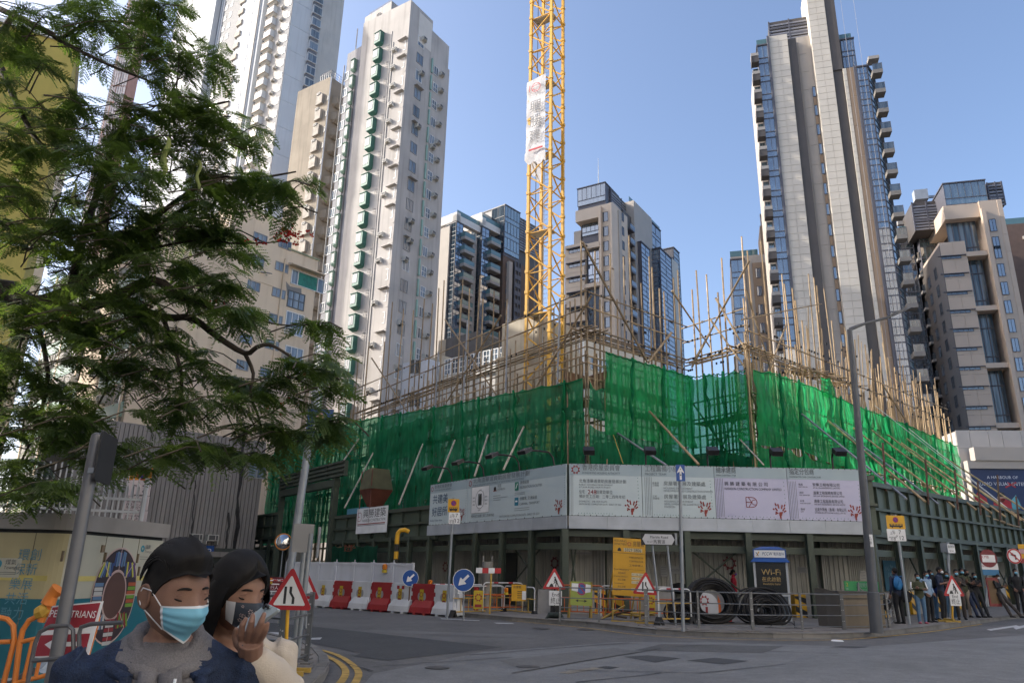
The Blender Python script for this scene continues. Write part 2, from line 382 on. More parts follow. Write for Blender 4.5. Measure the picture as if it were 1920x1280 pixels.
#slim brown tower with a stack of half-hexagon balconies
def tower_narrow():
 A=at(620,144,100);FR=Face((A.x,A.y),57);FL=Face((A.x,A.y),-38)
 bl=thing('residential_tower','slim brown tower with stacked half hexagon balconies, left of the green bay boxes','tower block',(A.x,A.y,0))
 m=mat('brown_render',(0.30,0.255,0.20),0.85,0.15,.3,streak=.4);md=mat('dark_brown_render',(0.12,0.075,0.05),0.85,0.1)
 u1=FL.U(600,160);zt=A.z
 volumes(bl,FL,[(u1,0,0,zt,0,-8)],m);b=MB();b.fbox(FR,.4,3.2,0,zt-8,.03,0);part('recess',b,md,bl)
 b=MB();b.prism([(0,0),(2.5,0),(2.5,.95),(0,.95)],0,.01)
 b=MB();P=[(.1,0),(.55,-.95),(2.0,-.95),(2.5,0)]
 for i in range(3):
  a,c=P[i],P[i+1];b.quad((a[0],a[1],0),(c[0],c[1],0),(c[0],c[1],1.25),(a[0],a[1],1.25))
 b.poly([(p[0],p[1],0)for p in reversed(P)]);b.poly([(p[0],p[1],1.25)for p in P])
 b.hexa([(.5,-.5,-.4),(1.9,-.5,-.4),(1.9,0,-.4),(.5,0,-.4),(.55,-.94,0),(2.0,-.94,0),(2.4,0,0),(.1,0,0)])
 bm=b.mesh('balcony',m);z=FR.Z(628,200)
 bay=boxmesh('bay_window',1.5,.5,1.7,mat('stained_render',(.36,.33,.29),.8,.25,1.2,streak=.5));wn=winmesh(.6,.9,M_df,G_res)
 u2=FL.U(604,200)
 while z>2:
  place('balcony',bm,bl,FR,.55,z,.03);place('bay_window',bay,bl,FL,u1+.1,z);place('window',wn,bl,FL,u1+2.1,z+.2)
  place('air_conditioner',acmesh(),bl,FL,u1+.3,z+1.7);z-=2.83
 b=MB();b.tube(FR.pt(.1,0,.1),FR.pt(.1,zt,.1),.1,n=6);part('drain_pipe',b,M_wf,bl)
 b=MB()
 for k in range(3):
  z=zt+.4+.45*k;b.tube(FL.pt(u1,z),FL.pt(0,z),.05,n=4);b.tube(FR.pt(0,z),FR.pt(4.5,z),.05,n=4)
 for k in range(6):b.tube(FL.pt(u1*k/5,zt),FL.pt(u1*k/5,zt+1.3),.05,n=4);b.tube(FR.pt(4.5*k/5,zt),FR.pt(4.5*k/5,zt+1.3),.05,n=4)
 part('roof_rail',b,M_gf,bl)
 b=MB();b.fbox(FR,0.0,6,0,zt,0,-7.5);part('wall',b,m,bl)
 P0=FR.pt(2.4,FR.Z(619,300),1.2)
 cl=MB()
 for i in range(4):cl.quad(P0+FR.u*(.32*i),P0+FR.u*(.32*i+.3),P0+FR.u*(.32*i+.28)+Vector((0,0,-1.9-.5*(i%2))),P0+FR.u*(.32*i+.04)+Vector((0,0,-2.3)))
 single('laundry',cl,mat('white_cloth',(.6,.62,.68),.9),'white washing hung from a balcony of the slim brown tower','laundry')
tower_narrow()
#pale grey tower far left
def tower_a():
 A=at(537,100,118);FR=Face((A.x,A.y),43.5);FL=Face((A.x,A.y),-36)
 bl=thing('residential_tower','pale grey tower taller than the picture, with slate bands, behind the flame tree','tower block',(A.x,A.y,0))
 mw=mat('cool_white_render',(0.60,0.62,0.64),0.8,0.05,.2,streak=.15);mg=mat('slate_panel',(0.15,0.155,0.175),0.7,0.08,.3);mb_=mat('warm_white_render',(0.55,0.52,0.48),.8,.08,.3,streak=.3)
 mbb=mat('beige_bay',(.44,.39,.33),.8,.1,.5,streak=.3)
 H=128;fl=2.8;ur=FR.U(583,60)
 volumes(bl,FR,[(0,ur,0,H,-.06,-14)],mw);
 pm=boxmesh('wall_panel',ur/1-.06,.05,fl-.05,mw);z=FR.Z(560,160)-40*fl
 k=int(H/fl)
 pm2=boxmesh('wall_panel',ur-.05,.06,fl*2-.06,mw)
 for i in range(int(H/(2*fl))):place('wall_panel',pm2,bl,FR,.02,i*2*fl+.4,-.055)
 b=MB();b.prism([(0,0),(1.9,0),(1.9,1.75),(0,1.75)],-.7,0,0);b.box(.1,.95,-.73,-.7,.1,1.65,1);b.box(1.0,1.8,-.73,-.7,.1,1.65,1);b.box(-.05,1.95,-.78,0,-.08,.04,0);b.box(-.05,1.95,-.78,0,1.75,1.83,0)
 bayw=b.mesh('bay_window',[mw,G_res]);acc=boxmesh('bay_apron',1.7,.55,.95,mg)
 accw=winmesh(1.0,1.5,M_wf,G_res,2,1)
 uA=FL.U(529,100);uB=FL.U(515,110);uC=FL.U(487,110);uD=FL.U(474,110);uE=FL.U(460,110);uF=FL.U(446,110);uG=FL.U(430,110);uH=FL.U(392,110);uI=FL.U(345,110)
 volumes(bl,FL,[(uC,0,0,H,0,-12)],mb_)
 volumes(bl,FL,[(uF,uC,0,H,.9,-12)],mw)
 volumes(bl,FL,[(uH,uF,0,H,-.6,-12)],mg)
 volumes(bl,FL,[(uI-6,uH,0,H,.6,-12)],mw)
 b=MB();b.fbox(FL,uA,0.02,0,H,.08,0);part('slate_band',b,mg,bl)
 b=MB();b.fbox(FL,uD+.3,uD+1.5,0,H,1.25,.9);part('service_duct',b,mb_,bl)
 for uu in(uD+.2,uD+1.7,uE+2.1):b=MB();b.tube(FL.pt(uu,0,1.05),FL.pt(uu,H,1.05),.07,n=5);part('drain_pipe',b,M_wf,bl)
 for uu in(uH+.4,uH+1.2,uI):b=MB();b.fbox(FL,uu,uu+.55,0,H,.63 if uu<uH+.1 else-.55,-.7);part('slate_band',b,mg if uu==uI else mw,bl)
 b=MB();P=[(0,0),(.5,-1.0),(2.1,-1.0),(2.6,0)]
 for i in range(3):
  a,c=P[i],P[i+1];b.quad((a[0],a[1],0),(c[0],c[1],0),(c[0],c[1],1.1),(a[0],a[1],1.1))
 b.poly([(p[0],p[1],0)for p in reversed(P)]);b.poly([(p[0],p[1],1.1)for p in P]);b.box(.3,2.3,-.5,0,1.1,2.5,1)
 balc=b.mesh('balcony',[mbb,G_res])
 b=MB();b.prism([(0,0),(2.2,0),(2.2,1.9),(0,1.9)],-.9,0,0);b.box(.1,.7,-.93,-.9,.3,1.8,1);b.box(.8,1.4,-.93,-.9,.3,1.8,1);b.box(1.5,2.1,-.93,-.9,.3,1.8,1);b.box(-.1,2.3,-1.1,0,.1,.24,2);b.box(-.1,2.3,-1.0,0,1.9,2.02,2)
 bayl=b.mesh('bay_window',[mw,G_res,mbb]);w2=winmesh(1.25,1.2,M_wf,G_res,2,2);sw=winmesh(.9,1.4,M_wf,G_res,1,1);dkw=boxmesh('recess',.5,.05,1.2,M_df)
 z=1.5;i=0
 while z<H-3:
  gap=(38.8<z<45.0)
  if not gap:
   place('bay_window',bayw,bl,FR,ur-.35,z+.95);place('bay_window',bayl,bl,FL,uC+1.6,z+.5);place('window',sw,bl,FL,uA+.15,z+.8,.08)
   place('air_conditioner',acmesh(),bl,FL,uB+.5,z+1.0)
  place('bay_apron',acc,bl,FR,ur-.25,z)
  place('window',w2,bl,FL,uE+.3,z+1.0,.9);place('balcony',balc,bl,FL,uF-1.0,z,.2);place('recess',dkw,bl,FL,uC+.3,z+.7,.02)
  for uu in(uH+2.2,uH+4.2):place('window',sw,bl,FL,uu,z+.9,-.6)
  place('window',w2,bl,FL,uI+1.0,z+1,.6);z+=fl;i+=1
 b=MB();b.fbox(FL,uC+1.0,0.3,39.2,44.6,.3,0.05);part('refuge_floor',b,mg,bl)
tower_a()
#tower seen through the tree; sun glare is put into its pale cladding colour
def tower_glare():
 A=at(250,100,95);FL=Face((A.x,A.y),5)
 bl=thing('glazed_tower','tall tower clad in rippled pinkish panels coloured as sun glare behind the flame tree','tower block',(A.x,A.y,0))
 m=mat('glare_cladding',(0.80,0.70,0.64),0.25,0.25,2.5,spec=.8,bump=1.0,bscale=2.5,rnd=.15)
 md=mat('pink_tile',(.42,.24,.2),.6,.1)
 u0=FL.U(150,420);b=MB();b.fbox(FL,u0,0,0,100,-.2,-3);part('wall',b,md,bl)
 n=7;wd=-u0/n
 pm=boxmesh('cladding_panel',wd-.12,.16,2.7,m)
 for i in range(34):
  for k in range(n):place('cladding_panel',pm,bl,FL,u0+wd*k+.06,i*2.9+.2,-.05+.03*((i*3+k*5)%4))
tower_glare()
#beige block with small windows and its mint flank
def beige():
 A=at(248,695,60);FR=Face((A.x,A.y),49);FL=Face((A.x,A.y),-42)
 bl=thing('beige_building','cream rendered building with small blue windows and mint green bands on its left flank','building',(A.x,A.y,0))
 m=mat('cream_render',(0.64,0.53,0.40),0.85,0.07,.3,streak=.28,dirt=(.55,.45,.32),bump=.08,bscale=8)
 uR=FR.U(597,490);zR=FR.Z(597,489);uS=FR.U(541,470);zS=FR.Z(541,418);u2=FR.U(430,440)
 volumes(bl,FR,[(0,u2,0,FR.Z(420,428),-.01,-12),(u2,uS,0,FR.Z(475,395),0,-12),(uS,uR,0,zR,0,-11)],m)
 b=MB()
 for s0,s1,zz in((uS,uR,zR),(u2,uS,FR.Z(475,395))):b.fbox(FR,s0-.08,s1+.08,zz,zz+.18,.1,-.3)
 part('parapet',b,mat('mossy_coping',(.28,.30,.2),.9,.2),bl)
 sl=winmesh(1.5,.95,M_gf,G_res,3,1,.07,key='s');gr=mat('cement_patch',(.2,.2,.2),.9,.08)
 gw=MB();gw.quad((.06,-.02,.06),(3.94,-.02,.06),(3.94,-.02,1.5),(.06,-.02,1.5),1)
 for x in(0,.75,3.15,3.93):gw.box(x,x+.07,-.1,0,0,1.6)
 gw.box(0,4,-.1,0,0,.07);gw.box(0,4,-.1,0,1.53,1.6);gw.box(.86,3.1,-.03,-.02,.08,1.5,2)
 gwm=gw.mesh('window',[M_wf,G_res,mat('green_curtain',(.01,.16,.12),.5,.3,3)])
 def wp(mesh,px,py,name='window'):u,z=FR.uz(px,py);place(name,mesh,bl,FR,u,z)
 wp(gwm,544,531)
 b=MB();u0,z0=FR.uz(540,498);u1_=FR.U(601,520);b.hexa([FR.pt(u0,z0,.9),FR.pt(u1_,z0,.9),FR.pt(u1_,z0+.05,0),FR.pt(u0,z0+.05,0),FR.pt(u0,z0+.1,.9),FR.pt(u1_,z0+.1,.9),FR.pt(u1_,z0+.35,0),FR.pt(u0,z0+.35,0)]);part('canopy',b,m,bl)
 dk=winmesh(2.0,1.8,M_df,G_res,3,2,.09);wp(dk,537,574)
 b=MB();pts=[(536,527),(544,537),(565,541),(565,556),(560,560),(538,554)]
 b.poly([FR.pt(*FR.uz(x,y),.015)for x,y in reversed(pts)]);part('cement_patch',b,gr,bl)
 pw=winmesh(2.1,2.4,M_wf,G_res,3,1,.08);wp(pw,532,624);wp(pw,530,690)
 for x,y in((534,623),(527,668)):u,z=FR.uz(x,y);place('air_conditioner',acmesh(),bl,FR,u,z)
 for x,y in((521,462),(515,505),(509,554),(503,603),(496,652),(474,450),(468,493),(460,540),(450,590),(445,640),(437,690),(430,740),(486,705),(480,745),(420,640),(412,690)):wp(sl,x,y)
 wp(winmesh(2.0,2.2,M_wf,G_res,2,2,.08),432,494)
 for px in(455,530):b=MB();u=FR.U(px,520);b.tube(FR.pt(u,0,.1),FR.pt(u,zS-4,.1),.08,n=6);part('drain_pipe',b,m,bl)
 b=MB()
 for yy in(520,615,715):u,z=FR.uz(460,yy);b.fbox(FR,u-4.5,u+3.2,z,z+.1,.05,0)
 part('string_course',b,m,bl)
 b=MB();u,z=FR.uz(432,428);b.fbox(FR,u,u+3.6,z-3,z+2.6,-.6,-4);part('stair_box',b,m,bl)
 b=MB();z=FR.Z(420,428)
 for k in range(3):b.tube(FR.pt(u2-7,z+.4+.4*k,-.3),FR.pt(u2,z+.4+.4*k,-.3),.04,n=4)
 for k in range(6):b.tube(FR.pt(u2-7+1.4*k,z,-.3),FR.pt(u2-7+1.4*k,z+1.2,-.3),.04,n=4)
 part('roof_rail',b,M_wf,bl)
 u,z=FR.uz(236,855);b=MB();b.fbox(FR,u-.1,u+1.85,z-.1,z+2.25,.06,0);part('window_surround',b,mat('aqua_paint',(.32,.62,.62),.6),bl)
 place('window',winmesh(1.6,2.0,M_wf,G_res,2,2,.06),bl,FR,u+.08,z+.08,.065)
 b=MB();pts=[(216,868),(250,866),(263,872),(262,884),(240,900),(214,912)];b.poly([FR.pt(*FR.uz(x,y),.015)for x,y in reversed(pts)]);part('cement_patch',b,gr,bl)
 mm=mat('mint_tile',(.24,.37,.33),.6,.08,.6,streak=.25);lv=mat('old_sash',(.34,.33,.31),.7,.2,2);ul=-26
 b=MB();b.fbox(FL,ul,0,0,FR.Z(420,428)-1,-.02,-9);part('wall',b,m,bl)
 band=boxmesh('spandrel',25.2,.12,1.25,mm);strip=boxmesh('window_band',25.2,.04,1.75,G_dark);z=.9;R=random.Random(5)
 sash=boxmesh('sash',.07,.06,1.7,lv)
 zt=FR.Z(420,428)-2.4
 while z<zt:
  place('spandrel',band,bl,FL,ul+.3,z);place('window_band',strip,bl,FL,ul+.3,z+1.27)
  b=MB()
  for k in range(64):b.box(.1+.39*k,.1+.39*k+(.24 if R.random()<.6 else .06),-.09,-.04,1.3,2.95)
  o=lpart('louvre',b,lv,bl);o.location=FL.pt(ul+.3,z)-wloc(bl);o.rotation_euler=(0,0,FL.rz);o['kind']='stuff'
  for k in range(9):
   if R.random()<.75:place('air_conditioner',acmesh(),bl,FL,ul+1+2.8*k+R.uniform(-.4,.4),z+1.6+R.uniform(0,.5),.05)
  z+=3.05
 for k in range(5):b=MB();b.fbox(FL,ul+6.2*k,ul+6.2*k+.3,0,zt+2,.16,0);part('pilaster',b,m,bl)
beige()
#ribbed grey wall building between the cream block and the site
def shed():
 A=at(292,900,50);FR=Face((A.x,A.y),44)
 bl=thing('ribbed_building','low grey building faced in vertical ribbed panels stained with black streaks','building',(A.x,A.y,0))
 m=mat('ribbed_panel',(.235,.22,.215),.8,.1,.4,streak=.55,dirt=(.22,.2,.2));u1=FR.U(492,900);z0=FR.Z(300,1000);zt=FR.Z(300,800)
 b=MB();b.fbox(FR,-5,u1,0,zt,-.12,-9);part('wall',b,m,bl)
 n=44;wd=(u1+5)/n;pm=boxmesh('wall_panel',wd-.04,.1,zt-2.6,m)
 for k in range(n):place('wall_panel',pm,bl,FR,-5+wd*k,2.5,-.1)
 b=MB();b.fbox(FR,-5,u1,2.1,2.45,.25,-.1);part('ledge',b,m,bl)
 dk=mat('black_stain',(.03,.03,.032),.9,.3,3)
 for px0,px1,y0,y1 in((455,462,800,1040),(428,432,960,1040),(366,369,900,1000),(444,449,950,1040)):
  b=MB();pts=[];N=9;R=random.Random(px0)
  for i in range(N+1):pts.append((px0-(y0+(y1-y0)*i/N-y0)*.08+R.uniform(-2,2),y0+(y1-y0)*i/N))
  q=[(x+(px1-px0)*R.uniform(.5,1.3),y)for x,y in reversed(pts)]
  b.poly([FR.pt(*FR.uz(x,y),.018)for x,y in pts+q]);part('stain',b,dk,bl)
 u,z=FR.uz(352,1012)
 for k in range(2):place('air_conditioner',acmesh(),bl,FR,u+1.1*k,z)
 u,z=FR.uz(385,1015);place('window',winmesh(1.4,1.6,M_gf,G_res,2),bl,FR,FR.U(465,880),FR.Z(465,895))
 b=MB();u,z=FR.uz(460,1062);b.fbox(FR,u-8,u+3,0,z+1.2,.02,-.1);part('shutter',b,mat('dark_shutter',(.05,.06,.055),.6),bl)
 s=MB();u,z=FR.uz(386,1022);s.rect(0,0,.55,.8,0);s.text('P',.12,.2,.42,1,-.006)
 o=link('parking_sign',s.mesh('parking_sign',[mat('sign_blue',(.01,.07,.30),.5),mat('sign_white',(.75,.75,.75),.5)]));o.location=FR.pt(u,z-.8,.12);o.rotation_euler=(0,0,FR.rz)
 tag(o,'small blue parking sign on the ribbed grey wall','sign')
shed()
#yellow building at the left edge
def yellow():
 A=at(62,760,34)
 m=mat('yellow_render',(.42,.36,.10),.8,.06,.3,streak=.15);zt=at(20,48,34).z
 bl=thing('yellow_building','mustard yellow rendered building at the edge of the picture behind the tree','building',(A.x,A.y,0))
 F0=Face(at(118,300,38)[:2],31)
 b=MB();b.fbox(F0,-26,F0.U(96,300),0,F0.Z(60,62),0,-6);part('wall',b,m,bl)
 b=MB();zz=F0.Z(60,62);b.fbox(F0,-26,F0.U(96,300)+.15,zz,zz+.25,.15,-6);part('parapet',b,M_wf,bl)
 b=MB()
 for k in range(3):b.tube(F0.pt(-26,zz+.5+.4*k,0),F0.pt(-1.2,zz+.5+.4*k,0),.04,n=4)
 for k in range(14):b.tube(F0.pt(-26+1.9*k,zz,0),F0.pt(-26+1.9*k,zz+1.4,0),.04,n=4)
 part('roof_rail',b,M_gf,bl)
 for k in range(2):
  b=MB();b.fbox(F0,-26,-.05,9+9*k,9.12+9*k,.03,0);part('joint',b,M_wf,bl)
yellow()
#GLASS AND STONE TOWERS
M_st=mat('pale_stone',(0.60,0.55,0.475),0.7,0.07,.35,bump=.05)
M_gs=mat('grey_stone',(0.43,0.385,0.34),0.7,0.05,.4)
M_dk=mat('dark_brown_tile',(0.085,0.074,0.068),0.6,0.08,.5)
M_br=mat('tan_tile',(0.27,0.195,0.135),0.7,0.06,.5)
M_mul=mat('mullion',(0.10,0.10,0.12),.5,.05)
M_alu=mat('louvre_alu',(0.24,0.24,0.26),.45,.1,1,metal=.3)
M_bslab=mat('balcony_slab',(0.20,0.185,0.17),0.75,0.08);M_slab=mat('slab_edge',(0.33,0.31,0.29),.75,.08)
def panelled(bl,F,u0,u1,z0,z1,d,m,rows=1.05,cols=2,back=None,name='wall_panel',gap=.045,t=.06,kmax=300):
 """cladding laid up as separate panels on a backing wall"""
 n=max(1,round((z1-z0)/rows));h=(z1-z0)/n;wd=(u1-u0)/cols
 pm=boxmesh(name,wd-gap,t,h-gap,m);c=0
 for i in range(n-1,-1,-1):
  for k in range(cols):
   if c>=kmax:return
   place(name,pm,bl,F,u0+wd*k+gap/2,z0+h*i+gap/2,d-t+random.uniform(0,.006));c+=1
def louvres(bl,F,u0,u1,z0,z1,d0,dep,m=M_alu,pitch=.5,name='louvre',F2=None):
 b=MB();b.fbox(F,u0+.12,u1-.12,z0,z1,d0-.15,d0-dep);part('plant_room',b,M_dk,bl)
 n=int((z1-z0)/pitch);sm=boxmesh(name,u1-u0,.22,pitch*.52,m)
 for i in range(n):place(name,sm,bl,F,u0,z0+i*pitch,d0-.18)
 for u in(u0,(u0+u1)/2,u1-.2):b=MB();b.fbox(F,u,u+.2,z0,z1,d0+.09,d0-.1);part('louvre_frame',b,M_mul,bl)
 for z in(z0+(z1-z0)/3,z0+2*(z1-z0)/3):b=MB();b.fbox(F,u0,u1,z,z+.25,d0+.08,d0-.1);part('louvre_frame',b,M_mul,bl)
 return n
def glassbay(bl,F,u0,u1,z0,z1,d,fl,g,cols=2,wins=True,rows=2,deep=3.0,top=True,fr=.07):
 b=MB();b.fbox(F,u0+.06,u1-.06,z0,z1-.05,d-.1,d-deep);part('bay',b,M_mul,bl)
 wm=winmesh(u1-u0,fl*.70,M_mul,g,cols,rows,fr,.09,key='bay');sp=winmesh(u1-u0,fl*.30,M_mul,g,1,1,fr,.09,key='sp')
 z=z1-fl
 while z>z0-.1:
  place('window',wm,bl,F,u0,z+fl*.30,d);place('spandrel',sp,bl,F,u0,z,d);z-=fl
 if top:b=MB();b.fbox(F,u0-.1,u1+.1,z1,z1+.2,d+.2,d-deep);part('cornice',b,M_mul,bl)
def tower_c():
 A=at(1465,320,92);F=Face((A.x,A.y),-16);fl=3.15
 bl=thing('stone_tower','tall slender tower with pale stone piers and dark strips, right of the crane','tower block',(A.x,A.y,0))
 U=lambda px:F.U(px,320)
 uA,uB,uC=U(1426),U(1441),U(1463)
 u1,u2,u3,u4,u5,u6,u7,u8,u9,u10,u11=U(1465.5),U(1503),U(1520),U(1541.5),U(1550.5),U(1585.5),U(1605),U(1612),U(1626),U(1631),U(1652)
 uB2=U(1663)
 zt=F.Z(1448,68);zt2=F.Z(1500,60);zb=F.Z(1592,127)
 volumes(bl,F,[(u1,u7-.1,0,zt2,-1.2,-14),(u6,u9,0,zb,-1.0,-12)],M_gs)
 volumes(bl,F,[(u1,u2,0,zt,-.06,-1.2)],M_st);volumes(bl,F,[(u5,u6,0,F.Z(1530,-40),-.06,-6)],M_st,'pier')
 volumes(bl,F,[(u2,u3,0,F.Z(1487,70),-.25,-1.2)],M_dk,'dark_strip');volumes(bl,F,[(u6,u7,0,zb,-.3,-1.2)],M_dk,'dark_strip')
 volumes(bl,F,[(u6,u6+1.4,zb,F.Z(1530,-40),-.12,-6)],M_dk,'dark_strip')
 panelled(bl,F,u1,u2,14,zt,0,M_st,1.05,2,kmax=110);panelled(bl,F,u5,u6,14,F.Z(1530,-40),0,M_st,1.05,2,kmax=125)
 panelled(bl,F,u3+.3,u4-.1,14,zt2,-1.15,M_gs,3.15,1,kmax=30);panelled(bl,F,u7,u8,14,zb,0,M_st,1.05,1,kmax=50)
 panelled(bl,F,u8,u9,14,zb,-.02,M_br,fl*1.5,1,kmax=30,t=.9)
 b=MB();b.fbox(F,u7+.02,u9-.02,0,zb-.02,-.06,-1.1);part('wall',b,M_st,bl)
 for u in(u1-.3,u9):b=MB();b.fbox(F,u,u+.3,0,zt if u<u5 else zb,.25,-.4);part('fin',b,M_mul,bl)
 louvres(bl,F,U(1470),u5+.2,zt2,F.Z(1490,17),-2.0,6,M_alu,.55)
 z=F.Z(1529,152)-1.9
 wn=winmesh(u5-u4-.15,1.7,M_mul,G_blue,1,1,.06);bp=boxmesh('tan_panel',u5-u4-.15,.05,1.3,M_br)
 while z>3:place('window',wn,bl,F,u4+.1,z,-1.05);place('tan_panel',bp,bl,F,u4+.1,z-1.4,-1.08);z-=fl
 zg=F.Z(1435,83)
 glassbay(bl,F,uB,uC,0,zg,-.3,fl,G_blue,2,rows=1);b=MB();b.fbox(F,uB,uC,zg+.25,zg+1.3,-.5,-.54);part('glass_rail',b,G_rail,bl)
 volumes(bl,F,[(uA+.25,uB,0,F.Z(1420,118),-1.6,-9)],M_gs)
 sh=MB();sh.box(0,uB-uA,-1.5,0,0,.5,0);sh.box(.0,.1,-1.5,0,-1.1,0,1);sh.box(.1,uB-uA,-1.45,-.05,-1.05,-.02,1);shelf=sh.mesh('ac_platform',[M_slab,M_dk])
 wn2=winmesh(uB-uA-.35,1.2,M_mul,G_teal,2,1,.06);z=F.Z(1415,112)
 while z>4:place('ac_platform',shelf,bl,F,uA,z,-.6);place('window',wn2,bl,F,uA+.25,z-2.5,-.55);z-=fl
 zr=F.Z(1620,127)
 glassbay(bl,F,u10,u11,0,zr,.2,fl,G_blue,3,rows=2);
 F2=Face(F.pt(u11,0,.2)[:2],-16+62);glassbay(bl,F2,0,3.2,0,zr,0,fl,G_teal,2,rows=2,deep=.3)
 zp=F.Z(1590,68);glassbay(bl,F,u6+1.6,u11-1.0,zr,zp,-.8,(zp-zr)/2,G_blue,4,rows=1,deep=8)
 b=MB();b.fbox(F,u6+1.6,u11-1.2,zp+.2,zp+1.2,-1.0,-1.04);part('glass_rail',b,G_rail,bl)
 bb=MB();bb.box(0,1.3,-1.5,0,0,.6,0);bb.box(.06,1.25,-1.48,-1.44,.6,1.5,1);bb.box(1.23,1.27,-1.44,0,.6,1.5,1);bb.box(1.23,1.29,-1.5,-1.42,.5,1.58,2);bb.box(0,1.3,-1.5,-1.42,1.5,1.56,2)
 bm=bb.mesh('balcony',[M_bslab,G_dark,M_mul]);volumes(bl,F,[(u11,u11+1.2,0,F.Z(1640,135),-1.5,-9)],M_dk)
 z=F.Z(1640,150)
 while z>4:place('balcony',bm,bl,F,u11+.35,z,.1);z-=fl
 b=MB();b.fbox(F,u11+.3,u11+1.7,F.Z(1640,150)+3.1,F.Z(1640,150)+3.6,.6,-1);part('canopy',b,M_slab,bl)
 for px in(1576,1600):
  b=MB();u=F.U(px,0,1.6);b.tube(F.pt(u,8,1.6),F.pt(u,90,1.6),.022,n=4);part('gondola_rope',b,M_alu,bl)
 B=at(1413,500,112);G=Face((B.x,B.y),-16)
 b2=thing('apartment_block','lower glass and tan tiled block touching the slender stone tower','tower block',(B.x,B.y,0))
 V=lambda px,y=520:G.U(px,y)
 zt=G.Z(1400,478);volumes(b2,G,[(V(1372),V(1448),0,zt,-.3,-14)],M_gs);volumes(b2,G,[(V(1412),V(1436),0,zt-1.5,-.02,-.3)],M_br)
 volumes(b2,G,[(V(1425,420),V(1450,420),zt,G.Z(1430,418),-1,-8)],M_br)
 glassbay(b2,G,V(1372),V(1398),0,zt-.8,.2,3.15,G_blue,2,rows=1)
 wn=winmesh(.8,1.7,M_mul,G_blue,1,1);z=zt-4.2;u=V(1417)
 while z>3:place('window',wn,b2,G,u,z,0);z-=3.15
 b=MB();b.fbox(G,V(1372),V(1425),zt+.02,zt+1.1,-.5,-.55);part('glass_rail',b,G_rail,b2)
 b=MB();b.fbox(G,V(1436)+.2,V(1448),0,zt-2,-.1,-.3);part('dark_strip',b,M_dk,b2)
 zu=G.Z(1428,396);b=MB()
 for px in(1427,1437):b.fbox(G,V(px,420),V(px,420)+.3,G.Z(1430,418),zu,-1,-1.4)
 b.fbox(G,V(1427,420),V(1445,420),zu-.5,zu,-1,-1.4);part('roof_frame',b,M_slab,b2)
tower_c()
